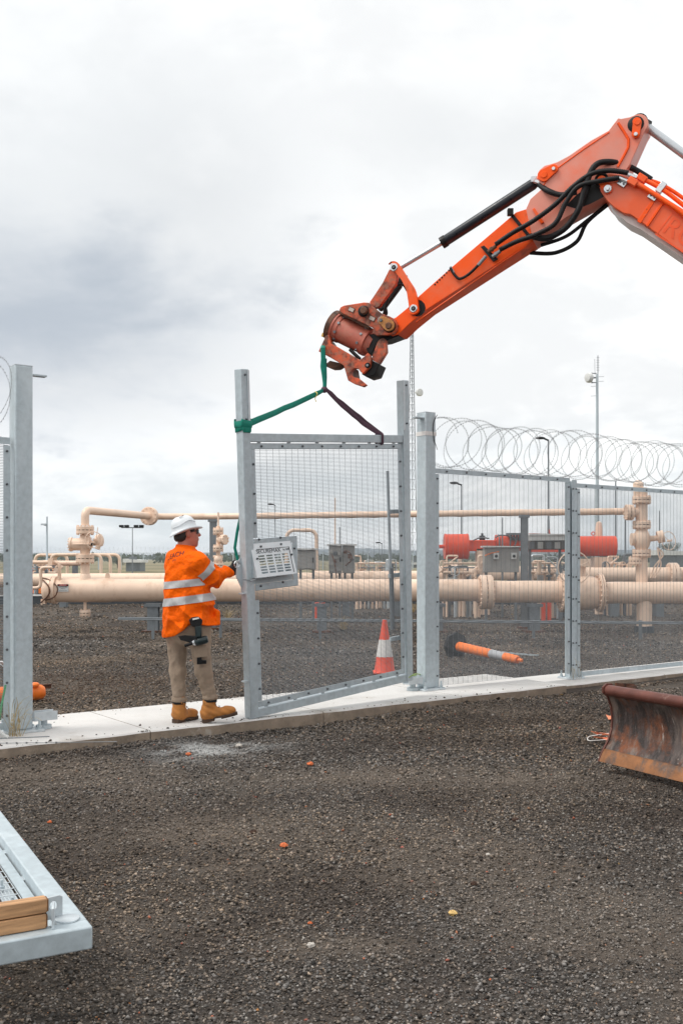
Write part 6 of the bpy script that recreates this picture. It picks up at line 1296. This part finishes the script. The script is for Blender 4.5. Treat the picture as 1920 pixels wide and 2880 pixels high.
# ------------------------------------------------------------------ masts and lamp poles
def pole(label, px, y, py_top, w_px, lamps=None, m=GREYP, base=True, py_joint=None, name='lamp_pole', cat='pole'):
    x = xf(px, y); zt = zf(py_top, y); r = w_px * y / FPX / 2
    root = thing(name, label, cat, (x, y, 0), 'poles and masts in the plant')
    mb = MB(); pr = [(0, r * 1.35), (zt * .45, r * 1.2), (zt * .45 + .02, r), (zt, r * .72)] ; mb.lathe((x, y, 0), UP, pr, 10); R('shaft', mb, m, root, smooth=40)
    if lamps == 'triple':
        mb = MB(); mb.beam((x - .95, y, zt), (x + .95, y, zt), .08, .08); R('crossarm', mb, m, root)
        for s in (-.9, -.45, .35, .8): mb = MB(); mb.box((x + s, y - .15, zt + .12), (.36, .3, .2)); R('floodlight', mb, BLACKP, root)
    if lamps == 'side': mb = MB(); mb.tube([(x, y, zt - .05), (x - .35, y, zt + .1)], .05, 6); mb.ell((x - .45, y, zt + .08), (.28, .14, .08), n=12, m=6); R('lantern', mb, BLACKP, root)
    if lamps == 'cam': mb = MB(); mb.box((x - .13, y - .06, zf(py_top + 22, y)), (.2, .1, .07)); mb.beam((x, y, zf(py_top + 26, y)), (x - .13, y, zf(py_top + 24, y)), .03, .03); R('camera_housing', mb, GALV_L, root)
    return root
pole('tall slim mast with floodlights far left of the worker', 373, 85, 1484, 2.6, 'triple'); pole('grey camera pole behind the left gate post', 133, 42, 1453, 6, 'cam', GALV)
pole('lamp pole with bent lantern seen above the fence rail', 1541, 55, 1236, 5.5, 'side'); pole('thin light pole just right of the taped gate post', 1297, 60, 1362, 4.5, 'side')
pole('slim dark pole right of the tall antenna mast', 1730, 40, 1352, 5); pole('shorter dark pole close to the right valve stack', 1757, 40, 1430, 5.5); pole('faint thin pole behind the top of the gate mesh on the left', 774, 90, 1420, 2.2, 'side')
pole('thin aerial pole at the far right behind the valve stack', 1853, 50, 1436, 3.2); pole('cream vent pipe with dark tip seen through the gate', 942, 36, 1400, 5, None, CREAM, name='vent_stack'); pole('grey instrument mast beside the cream vent pipe', 955, 30, 1482, 4, None); pole('grey instrument mast behind the gauge panel', 1412, 25.5, 1456, 4.5, None); pole('twin-lamp pole far off behind the right side of the gate', 1074, 110, 1528, 2, 'side')
am = pole('tall antenna mast with a white dish above the razor wire', 1678, 62, 1052, 9.5, None, GALV, name='antenna_mast')
x, y = xf(1678, 62), 62
mb = MB(); c = W(1650, 1063, 62); mb.lathe(c + V((.25, 0, 0)), (-1, -.5, 0), [(0, .08), (.08, .31), (.24, .31), (.32, .26), (.36, .02)], 20); R('dish', mb, WHITEP, am, smooth=40)
mb = MB(); mb.tube([c + V((.2, 0, 0)), W(1674, 1062, 62)], .05, 6); mb.tube([W(1663, 1048, 62), W(1663, 1078, 62)], .03, 6); mb.tube([W(1663, 1050, 62), W(1676, 1050, 62)], .03, 6); mb.tube([W(1663, 1076, 62), W(1676, 1076, 62)], .03, 6); R('dish_bracket', mb, GREYP, am)
mb = MB(); mb.tube([W(1680, 1085, 62), W(1680, 1000, 62)], .025, 6); mb.tube([W(1672, 1055, 62), W(1671, 1010, 62)], .012, 5)
for k in range(6): p = W(1680, 1006 + k * 7, 62); mb.tube([p - V((.1, 0, 0)), p + V((.1, 0, 0))], .012, 4)
for py in (1060, 1073): mb.tube([W(1680, py, 62), W(1697, py - 1, 62)], .012, 4)
for py in (1086, 1113): mb.tube([W(1676, py, 62), W(1660, py + 1, 62)], .012, 4)
R('aerials', mb, GREYP, am)
# lattice tower
def tower():
    y = 150; zt = zf(868, y); root = thing('lattice_tower', 'tall thin lattice communications tower behind the right stile of the gate', 'tower', (xf(1158, y), y, 0))
    x0 = xf(1158, y)
    def leg(k, z): 
        f = z / zt; r = (1.55 * (1 - f) + .28 * f) * .62; a = 2 * math.pi * k / 3 + .55; return V((x0 + r * math.cos(a), y + r * math.sin(a), z))
    for k in range(3): mb = MB(); mb.tube([leg(k, z) for z in np.linspace(0, zt, 14)], .055, 5); R('leg', mb, GREYP, root)
    mb = MB(); z = 0.0
    while z < zt - .6:
        h = 1.35 * (1 - z / zt) + .55
        for k in range(3):
            a, b = leg(k, z), leg((k + 1) % 3, z); mid = (leg(k, z + h) + leg((k + 1) % 3, z + h)) / 2
            mb.tube([a, b], .02, 4); mb.tube([a, mid], .02, 4); mb.tube([b, mid], .02, 4)
        z += h
    R('bracing', mb, GREYP, root, kind='stuff')
    mb = MB(); c = W(1177, 1104, y); mb.lathe(c, (.5, -1, 0), [(0, .55), (.3, .6), (.45, .5), (.5, .02)], 18); mb.tube([c, c + V((-.7, .2, 0))], .06, 5); R('dish', mb, WHITEP, root, smooth=40)
tower()
# far boundary fence
def far_fence():
    y = 140; root = thing('boundary_fence', 'distant grey boundary fence with razor wire across the left background', 'fence', (-20, y, 0))
    z1 = zf(1555.5, y); xa, xb = xf(-100, y), xf(2100, y)
    pm = mesh_of('post', *(lambda q: (q.v, q.f))(MB().box((0, 0, z1 / 2), (.14, .14, z1))), GALV)
    k = 0; x = xa
    while x < xb: inst('post', pm, root, (x, y, 0)); x += 3.15
    mb = MB(); mb.tube([(xa, y, z1), (xb, y, z1)], .045, 4); R('top_rail', mb, GALV, root)
    mb = MB(); x = xa
    while x < xb: mb.add([(x - .007, y, 0), (x + .007, y, 0), (x + .007, y, z1), (x - .007, y, z1)], [(0, 1, 2, 3)]); x += .11
    R('wire_mesh', mb, WIRE, root, kind='stuff', fix=False)
    mb = MB(); pts = [V((xa + (xb - xa) * i / 2600, y + .4 * math.cos(i * .42), z1 + .45 + .45 * math.sin(i * .42))) for i in range(2601)]; mb.tube(pts, .012, 3); R('razor_coil', mb, GALV_L, root, kind='stuff', fix=False)
far_fence()
# low sheds
def shed(label, px0, px1, py, y, m):
    x0, x1, z1 = xf(px0, y), xf(px1, y), zf(py, y); root = thing('shed', label, 'shed', ((x0 + x1) / 2, y, 0), 'low sheds in the distance')
    mb = MB(); mb.box(((x0 + x1) / 2, y, z1 / 2), (x1 - x0, 3, z1)); R('wall', mb, m, root); mb = MB(); mb.prism([(x0 - .3, y - 1.8, z1 + .003), (x1 + .3, y - 1.8, z1 + .003), (x1 + .3, y - 1.8, z1 + .3), (x0 - .3, y - 1.8, z1 + .45)], (0, 3.6, 0)); R('roof', mb, WHITEP, root)
    mb = MB(); mb.box(((x0 + x1) / 2, y - 1.52, .9), (1, .05, 1.8)); R('door', mb, GREYP, root)
shed('small open-sided shelter beyond the boundary fence on the left', 362, 402, 1582, 120, GREYP); shed('pale low shed seen between gate stile and taped post', 1140, 1190, 1588, 170, WHITEP); shed('low grey shed behind the right valve stack', 1840, 1960, 1562, 90, GREYP)
# ------------------------------------------------------------------ trees and hills
LEAFM = FOLIAGE
def tree(label, px, y, py_top, wpx, seed):
    r_ = random.Random(seed); x = xf(px, y); H_ = zf(py_top, y); w = wpx * y / FPX / 2
    root = thing('gum_tree', label, 'tree', (x, y, 0), 'trees beyond the yard'); mb = MB(); mb.tube(bez([(x, y, 0), (x + .05 * w, y, H_ * .3), (x - .05 * w, y, H_ * .6)]), [.05 * w + .08] * 13 + [.03 * w + .05] * 12 if False else .05 * w + .06, 7)
    for k in range(5):
        a = r_.uniform(0, 6.28); mb.tube([(x, y, H_ * .3), (x + w * .6 * math.cos(a), y + w * .5 * math.sin(a), H_ * .7)], .03 * w + .02, 5)
    R('trunk', mb, BARK, root)
    mb = MB(); clumps = [(x + r_.gauss(0, .42) * w, y + r_.gauss(0, .4) * w, H_ * r_.uniform(.42, .92), w * r_.uniform(.22, .42)) for _ in range(22)]
    for cx, cy, cz_, cr in clumps:
        for _ in range(120):
            d = V((r_.gauss(0, 1), r_.gauss(0, 1), r_.gauss(0, .75))).normalized() * cr * r_.uniform(.5, 1); c = V((cx, cy, cz_)) + d
            if c.z > H_: continue
            a = V((r_.gauss(0, 1), r_.gauss(0, 1), r_.gauss(0, 1))).normalized(); b = a.orthogonal().normalized(); s = cr * r_.uniform(.10, .2)
            mb.add([c + a * s, c + b * s * .6, c - a * s, c - b * s * .6], [(0, 1, 2, 3)])
    R('crown', mb, LEAFM, root, fix=False)
tree('dark tree behind the right end of the fence', 1886, 95, 1522, 60, 4); tree('round bush-like tree beyond the boundary fence on the left', 331, 170, 1571, 28, 5); tree('small tree at the far left beyond the boundary fence', 196, 190, 1574, 22, 6)
def woodland():
    mb = MB(); r_ = random.Random(9); vs_ = []; fs = []
    for k in range(1500):
        y = r_.uniform(260, 1500); x = r_.uniform(-.42, .42) * y; h = r_.uniform(1.6, 3.6) if y < 700 else r_.uniform(3, 6.5); w = h * r_.uniform(.5, 1.0)
        for _ in range(16):
            c = V((x + r_.gauss(0, .45) * w, y + r_.gauss(0, .3) * w, h * r_.uniform(.25, .95))); a = V((r_.gauss(0, 1), r_.gauss(0, .5), r_.gauss(0, .7))).normalized(); b = V((0, 1, 0)).cross(a); b = (b.normalized() if b.length > .05 else UP); s = w * r_.uniform(.16, .3)
            mb.add([c + a * s, c + b * s * .7, c - a * s, c - b * s * .7], [(0, 1, 2, 3)])
    R('woodland', mb, LEAFM, None, 'scattered grey-green woodland along the horizon', 'woodland', kind='stuff', fix=False)
woodland()
def hills():
    mb = MB(); xs = np.linspace(-2200, 2200, 160)
    for j, (y, h0, a) in enumerate(((2600, 17, 6), (3400, 26, 8))):
        b = len(mb.v); vs_ = []
        for x in xs:
            h = h0 + a * math.sin(x * .0021 + j) + a * .6 * math.sin(x * .0057 + 2 * j) + a * .25 * math.sin(x * .021)
            vs_ += [V((x, y, -1)), V((x, y + 60, max(2, h))), V((x, y + 500, -1))]
        fs = [(i * 3 + k, (i + 1) * 3 + k, (i + 1) * 3 + k + 1, i * 3 + k + 1) for i in range(len(xs) - 1) for k in range(2)]; mb.add(vs_, fs)
    R('hills', mb, mat('haze_blue_forest', (.07, .095, .11), .9, 0, .3, .01, bump=0), kind='structure', smooth=180)  # blue of the distant haze is mixed into the forest colour
hills()

# ------------------------------------------------------------------ things lying about
def cone():
    p = G(1081, 1893); root = thing('traffic_cone', 'orange and white traffic cone seen through the gate mesh', 'cone', p); h = .70
    mb = MB(); mb.lathe(p, UP, [(.025, .138), (.03, .134), (.22, .108)], 26); R('lower_body', mb, HIVIS_C, root, smooth=40); mb = MB(); mb.lathe(p, UP, [(.44, .071), (.66, .032), (.70, .028)], 26); R('tip', mb, HIVIS_C, root, smooth=40)
    mb = MB(); mb.lathe(p, UP, [(.218, .110), (.442, .073)], 26); R('reflective_band', mb, WHITE_R, root, smooth=40)
    mb = MB(); mb.box(p + UP * .012, (.30, .30, .025)); R('base', mb, HIVIS_C, root, bevel=.008)
cone()
def bollard():
    a = G(1283, 1846); b = G(1466, 1872); a.z = .16; b.z = .07; d = (b - a).normalized(); L_ = (b - a).length; root = thing('lying_bollard', 'fallen orange bollard with black foot lying behind the fence', 'bollard', (a + b) / 2 - UP * .1)
    mb = MB(); mb.lathe(a, d, [(0, .075), (L_ * .56, .066)], 18); mb.lathe(a, d, [(L_ * .76, .062), (L_ * .93, .060), (L_ * .95, .05)], 18); R('tube', mb, HIVIS_O, root, smooth=40)
    mb = MB(); mb.lathe(a, d, [(L_ * .558, .067), (L_ * .762, .063)], 18); R('reflective_sleeve', mb, SILVER, root, smooth=40)
    mb = MB(); mb.lathe(b - d * .06, d, [(0, .03), (.06, .028), (.07, .02)], 12); R('handle_knob', mb, HIVIS_O, root, smooth=40)
    x, y, z = frame(d); mb = MB(); mb.lathe(a - d * .05, d, [(0, .21), (.05, .21), (.08, .14), (.12, .09)], 8); R('rubber_foot', mb, BLACKP, root)
    rod = thing('steel_bar', 'thin pale bar on the gravel beside the fallen bollard', 'bar', G(1470, 1835)); mb = MB(); mb.beam(G(1395, 1833, .02), G(1512, 1843, .02), .04, .025); R('bar', mb, GALV, rod)
    mb = MB(); mb.beam(G(1395, 1833, .02) + UP * .015, G(1512, 1843, .02) + UP * .015, .006, .012); R('ridge', mb, RUSTW, rod)
bollard()
def left_clutter():
    p = G(80, 1975); r = .10
    root = thing('barrier_foot', 'orange plastic barrier foot behind the left gate post', 'barrier', G(60, 1977)); a = G(-60, 1982); b = G(126, 1968); d = (b - a).normalized(); a.z = b.z = .085; L_ = (b - a).length
    mb = MB(); mb.lathe(a, d, [(0, .085), (L_ - .10, .085), (L_ - .03, .078), (L_, .055)], 10); R('tube', mb, HIVIS_O, root, bevel=.006)
    mb = MB(); q = G(98, 1972); q.z = .16; mb.lathe(q, UP, [(0, .05), (.02, .05), (.035, .035)], 16); R('filler_cap', mb, HIVIS_O, root, smooth=40)
    mb = MB(); x, y, z = frame(d); mb.cyl(b - d * .0, b + d * .004, .03, n=14); R('reflector', mb, SILVER, root)
    bar = thing('rusty_angle_bar', 'rusty brown steel bar above the orange barrier foot behind the left gate post', 'bar', G(70, 1930)); a = G(-40, 1936, .10); b = G(145, 1924, .10); mb = MB(); mb.beam(a, b, .045, .008); mb.beam(a - UP * .02, b - UP * .02, .008, .05); R('bar', mb, RUSTW, bar); mb = MB(); mb.box((a + b) / 2 - UP * .06, (.12, .1, .07)); R('packer', mb, TIMBER, bar)
    pb = thing('white_batten', 'white batten leaning behind the left fence panel', 'batten', G(10, 1900)); mb = MB(); mb.beam(G(2, 1862, .05), G(26, 1880, .05), .05, .03); R('batten', mb, WHITEP, pb); mb = MB(); mb.beam(G(2, 1862, .08), G(26, 1880, .08), .03, .01); R('edge', mb, RUSTW, pb)
    # pale hose coil and black tray right of the gate
    hs = thing('yellow_green_hose', 'thin yellow-green hose behind the taped gate post', 'hose', G(1165, 1905)); mb = MB(); mb.tube(bez([G(1150, 1905, .3), G(1158, 1900, .36), G(1172, 1895, .34), G(1185, 1900, .1), G(1160, 1900, .12), G(1172, 1905, .04), G(1190, 1905, .02)]), .007, 6); R('hose', mb, mat('lime_hose', (.28, .42, .10), .5), hs); mb = MB(); mb.cyl(G(1190, 1905, .02), G(1196, 1905, .02), .01, n=8); R('nozzle', mb, BLACKP, hs)
    tr = thing('black_tray', 'flat black tray on the gravel behind the taped gate post', 'tray', G(1168, 1910)); mb = MB(); mb.box(G(1168, 1910, .03), (.3, .2, .06)); R('tray', mb, BLACKP, tr, bevel=.005); mb = MB(); mb.box(G(1168, 1910, .063), (.31, .21, .006)); R('rim', mb, WHITEP, tr)
left_clutter()
def tuft(label, base, n, hgt, spread, seed, m=DRYGRASS, group=None):
    r_ = random.Random(seed); mb = MB()
    for _ in range(n):
        a = r_.uniform(0, 6.28); b = base + V((r_.gauss(0, .03), r_.gauss(0, .03), 0)); e = b + V((math.cos(a) * spread * r_.uniform(.3, 1), math.sin(a) * spread * r_.uniform(.3, 1), hgt * r_.uniform(.3, 1))); mid = b.lerp(e, .5) + UP * hgt * .25
        P_ = bez([b, mid, e], 8); s = V((math.sin(a), -math.cos(a), 0)) * .0022
        for q, (p, p2) in enumerate(zip(P_[:-1], P_[1:])): mb.add([p - s, p + s, p2 + s * .8, p2 - s * .8], [(0, 1, 2, 3)])
    R('dry_grass_tuft', mb, m, None, label, 'grass', group, fix=False, loc=base)
tuft('dry grass and thistle stalks at the foot of the left gate post', FP(-.12, .22, SLAB), 34, .34, .28, 1); tuft('dry grass growing at the foot of the slim fence post', FP(6.7, .14, .04), 14, .28, .15, 2); tuft('dry straw tuft on the gravel below the pipe left of the gate', G(640, 1742), 60, .35, .55, 3)
tuft('dry straw tuft on the gravel between gate and taped post', G(1160, 1722), 60, .3, .5, 4); tuft('dry straw tuft under the pipe behind the fence', G(1300, 1730), 50, .3, .6, 5); tuft('pale straw heap in the middle behind the gate mesh', G(965, 1770), 60, .3, .25, 6)
gr_ = thing('green_rope', 'frayed green rope at the foot of the left gate post', 'rope', FP(-.2, .1, SLAB)); mb = MB(); mb.tube(bez([FP(-.16, .1, .48), FP(-.2, .13, .33), FP(-.24, .16, .18), FP(-.32, .2, SLAB + .01), FP(-.5, .22, SLAB + .01)]), .009, 6); R('strand', mb, GREENROPE, gr_)
mb = MB(); mb.tube(bez([FP(-.3, .2, SLAB + .012), FP(-.36, .25, SLAB + .02), FP(-.45, .27, SLAB + .01)]), .008, 6); R('frayed_end', mb, GREENROPE, gr_)
rag = thing('white_rag', 'crumpled white bag at the foot of the left fence panel', 'bag', FP(-.36, .2, SLAB)); mb = MB(); mb.ell(FP(-.36, .2, SLAB + .06), (.10, .07, .07), n=12, m=8)
for v in mb.v: v += V((random.uniform(-.014, .014), random.uniform(-.014, .014), random.uniform(-.012, .012)))
R('sack', mb, WHITEP, rag, smooth=30); mb = MB(); mb.tube(bez([FP(-.30, .24, SLAB + .1), FP(-.24, .27, SLAB + .04), FP(-.2, .3, SLAB + .01)]), .012, 6); R('tied_neck', mb, WHITEP, rag)
tw = thing('barbed_strand', 'thin dark barbed strand stretched along the front of the concrete strip', 'wire', FP(-.4, .5, SLAB)); mb = MB(); a, b = G(0, 2090, .09), G(330, 2086, .09); mb.tube([a - (b - a) * .6, b], .003, 5)
for k in range(6): p = a.lerp(b, .06 + .084 * k); mb.box(p, (.014, .006, .012))
R('strand', mb, RAZOR, tw); mb = MB(); mb.tube([G(-40, 2078, .085), G(140, 2071, .085)], .004, 5); R('loose_rod', mb, WIRE, tw)
# odd stones and scraps on the open gravel
ico_me = {}
def rock(label, px, py, s, c, seed, cat='stone', z=0.0):
    r_ = random.Random(seed); mb = MB(); p = G(px, py); mb.ell(p + UP * (s * .42 + gh(p.x, p.y)), (s, s * .75, s * .6), n=9, m=7)
    for v in mb.v: v += V((r_.uniform(-.16, .16), r_.uniform(-.16, .16), r_.uniform(-.14, .14))) * s
    a = R('loose_rock', mb, c, None, label, cat, 'odd stones lying on the gravel', loc=p)
ORS = mat('orange_clay', (.60, .15, .05), .8, 0, .25, 60, bump=.4); PALE = mat('pale_stone', (.45, .42, .38), .85, 0, .2, 60); BRN = mat('brown_clod', (.055, .028, .018), .95, 0, .4, 60, bump=.5); OCH = mat('yellow_stone', (.62, .42, .16), .8, 0, .2, 60)
rock('orange clay lump in the middle of the open gravel', 799, 2380, .022, ORS, 1); rock('dark brown clod right of centre on the gravel', 1332, 2482, .018, BRN, 2); rock('flat pale yellow chip low right of centre on the gravel', 1272, 2568, .020, OCH, 3); rock('small dark brown clod left of the orange lump', 712, 2346, .020, BRN, 4); rock('pale stone at the edge of the cement spill', 672, 2097, .03, PALE, 5)
rock('small orange stone at the lower left beyond the timber', 140, 2310, .014, ORS, 6); rock('small orange stone below the concrete strip near the middle', 872, 2150, .026, ORS, 7); rock('orange stone right of the cement spill on the left', 530, 2116, .022, ORS, 8); rock('small pale stone at the lower right of the gravel', 1372, 2396, .012, PALE, 9); rock('brown clod at the right, under the blade', 1448, 2300, .02, BRN, 10); rock('small orange stone in the lower middle of the gravel', 872, 2600, .010, ORS, 11); rock('dull grey stone near the bottom right of centre', 874, 2664, .016, PALE, 12)
rb = thing('flagging_ribbon', 'orange ribbon scraps and white string on the gravel left of the blade', 'ribbon', G(1690, 2085))
for pts in ([(1660, 2057), (1676, 2060), (1712, 2064), (1716, 2067), (1680, 2067)], [(1667, 2073), (1690, 2074), (1716, 2076), (1716, 2083), (1698, 2080)], [(1702, 2010), (1712, 2014), (1722, 2014), (1720, 2022), (1710, 2024)]):
    mb = MB(); mb.prism([G(x, y_, .02 + .02 * (i % 2)) for i, (x, y_) in enumerate(pts)], UP * .003); R('ribbon', mb, mat('coral_ribbon', (.85, .28, .14), .6), rb)
mb = MB(); mb.tube(bez([G(1716, 2062, .03), G(1680, 2067, .03), G(1655, 2072, .02), G(1651, 2080, .02), G(1660, 2083, .02), G(1690, 2081, .02), G(1716, 2078, .03)]), .004, 5); R('string', mb, WHITE_R, rb)

# ------------------------------------------------------------------ second gate leaf lying on timbers, bottom left
LZ = 0.30; LC = G(262, 2605, LZ); LU = (G(0, 2276, LZ) - LC); LU.z = 0; LU.normalize(); LV = V((-LU.y, LU.x, 0))
if LV.x > 0: LV = -LV
def lying():
    root = thing('gate_leaf', 'second galvanised gate leaf lying flat at the bottom left corner', 'gate', LC - UP * LZ, 'mesh gate leaves'); ax = (LU, LV, UP)
    P = lambda a, b, z=0.0: LC + LU * a + LV * b + UP * z      # a: away along right rail, b: to the left along front rail
    a = .075; A_, B_ = 3.0, 2.0
    for b in (a / 2, B_ - a / 2): mb = MB(); mb.box(P(A_ / 2, b, -a / 2), (A_ - 2 * a - .002, a, a), ax); R('stile', mb, GALV, root, bevel=.006)
    for q in (a / 2, A_ - a / 2): mb = MB(); mb.box(P(q, B_ / 2, -a / 2), (a, B_, a), ax); R('rail', mb, GALV, root, bevel=.006)
    mb = MB(); mb.box(P(A_ / 2, a + .028, -.045), (A_ - 2 * a - .01, .04, .006), ax); R('clamp_bar', mb, GALV, root)
    for k in range(7): mb = MB(); mb.box(P(.35 + .4 * k, a + .004, -.045), (.05, .008, .005), ax); R('tab', mb, GALV_L, root)
    mb = MB(); mb.box(P(A_ / 2, a + .085, -.062), (A_ - 2 * a - .01, .055, .006), ax); R('inner_bar', mb, GALV_L, root)
    mb = MB(); wire_mesh(mb, lambda p, q, f: P(p, q, f), a + .02, A_ - a - .02, a + .05, B_ - a - .05, off=-.052, pu=.0762, pw=.0127, r=.002); R('wire_mesh', mb, GALV_L, root, kind='stuff', fix=False)
    for k in range(8):
        p = P(.24 + .22 * k, a + .095, -.05); mb = MB(); mb.cyl(p, p + UP * .012, .012, n=6); mb.cyl(p + UP * .01, p + UP * .035, .006, n=8); R('bolt', mb, GALV, root)
    # hinge lugs standing on the front corner
    for (q, b, d_) in ((.135, .10, LU), (.062, .118, LU)):
        mb = MB(); c = P(q, b, 0); s = LV if q > .1 else LU
        o = MB(); n_ = 20; s = (LU * .2 - LV).normalized() if q > .1 else (LU - LV * .25).normalized()
        out = [c - s * .032 + UP * .0005, c + s * .032 + UP * .0005, c + s * .032 + UP * .075, c - s * .032 + UP * .075]; hole = [c + UP * .045 + (s * math.cos(t) + UP * math.sin(t)) * .014 for t in np.linspace(0, 2 * math.pi, n_, endpoint=False)]
        nrm = s.cross(UP).normalized() * .008; ring = []
        for t in np.linspace(0, 2 * math.pi, n_, endpoint=False):
            dx_, dz_ = math.cos(t), math.sin(t); k_ = min(.032 / max(abs(dx_), 1e-6), (.030 if dz_ > 0 else .0445) / max(abs(dz_), 1e-6)); ring.append(c + UP * .045 + s * (dx_ * k_) + UP * (dz_ * k_))
        vv_ = hole + ring + [h_ + nrm for h_ in hole] + [r_ + nrm for r_ in ring]; ff = []
        for i in range(n_):
            j = (i + 1) % n_; ff += [(i, j, n_ + j, n_ + i), (2 * n_ + i, 3 * n_ + i, 3 * n_ + j, 2 * n_ + j), (i, 2 * n_ + i, 2 * n_ + j, j), (n_ + i, n_ + j, 3 * n_ + j, 3 * n_ + i)]
        o.add(vv_, ff); R('hinge_lug', o, GALV_L, root, bevel=.001)
    mb = MB(); mb.cyl(P(.10, .06, .001), P(.10, .06, .006), .04, n=20); R('lug_pad', mb, GALV_L, root)
    for k, (b, z, q, lab) in enumerate(((.060, .025, .055, 'upper front timber batten on the lying gate leaf'), (.064, .0, .05, 'lower front timber batten on the lying gate leaf'), (.10, .028, .125, 'rear timber batten on the lying gate leaf'))):
        t_ = thing('timber_batten', lab, 'timber', P(q, .9, z), 'timber battens on the lying gate'); z0 = .048 if k == 0 else 0.0
        mb = MB(); mb.box(P(q + .02, b + .075 + .85, z0 + .023 + .002), (.045 if k < 2 else .06, 1.7, .045), ax); R('batten', mb, TIMBER, t_, bevel=.003)
        mb = MB(); mb.box(P(q + .02, b + .073, z0 + .023 + .002), (.038 if k < 2 else .05, .006, .038), ax); R('end_grain', mb, mat('end_grain', (.20, .09, .035), .8, 0, .3, 30), t_)
    pl = thing('added_shade_pallet', 'unseen pallet added to darken the gap under the lying gate leaf', 'pallet', P(1.2, .9, -LZ))  # added out of view; its slats block light beneath the leaf
    for k in range(9): mb = MB(); mb.box(P(1.75, .42 + k * .17, -.105), (1.9, .10, .02), ax); R('slat', mb, RUSTW, pl)
    for q in (.95, 1.75, 2.6): mb = MB(); mb.box(P(q, 1.1, -.165), (.09, 1.4, .095), ax); R('bearer', mb, RUSTW, pl)
    for k in range(5): mb = MB(); mb.box(P(1.75, .5 + k * .3, -.225), (1.9, .12, .02), ax); R('bottom_slat', mb, RUSTW, pl)
    for q in ():
        g_ = thing('timber_block', 'timber block under the %s of the lying gate leaf' % ('front' if q < 1 else 'back'), 'timber', P(q, .9, -LZ), 'timber blocks under the lying gate'); mb = MB(); mb.box(P(q, 1.0, -.1875), (.1, .8, .222), ax); R('block', mb, TIMBER, g_, bevel=.004); mb = MB(); mb.box(P(q, .597, -.1875), (.09, .006, .2), ax); R('end_grain', mb, TIMBER, g_)
lying()

# ------------------------------------------------------------------ thin haze over the plain
mb = MB(); mb.box((0, 2200, 22), (6400, 5000, 48.4)); hz_ = R('haze', mb, None, None, 'thin pale haze over the plain towards the hills', 'haze', kind='stuff')
hm = bpy.data.materials.new('haze_air'); hm.use_nodes = True; N = hm.node_tree.nodes
for n in list(N): N.remove(n)
o_ = N.new('ShaderNodeOutputMaterial'); pv = N.new('ShaderNodeVolumePrincipled'); pv.inputs['Color'].default_value = (0.80, 0.88, 0.97, 1); pv.inputs['Density'].default_value = 0.00022; pv.inputs['Anisotropy'].default_value = 0.2
hm.node_tree.links.new(pv.outputs[0], o_.inputs['Volume']); hz_.data.materials.append(hm)
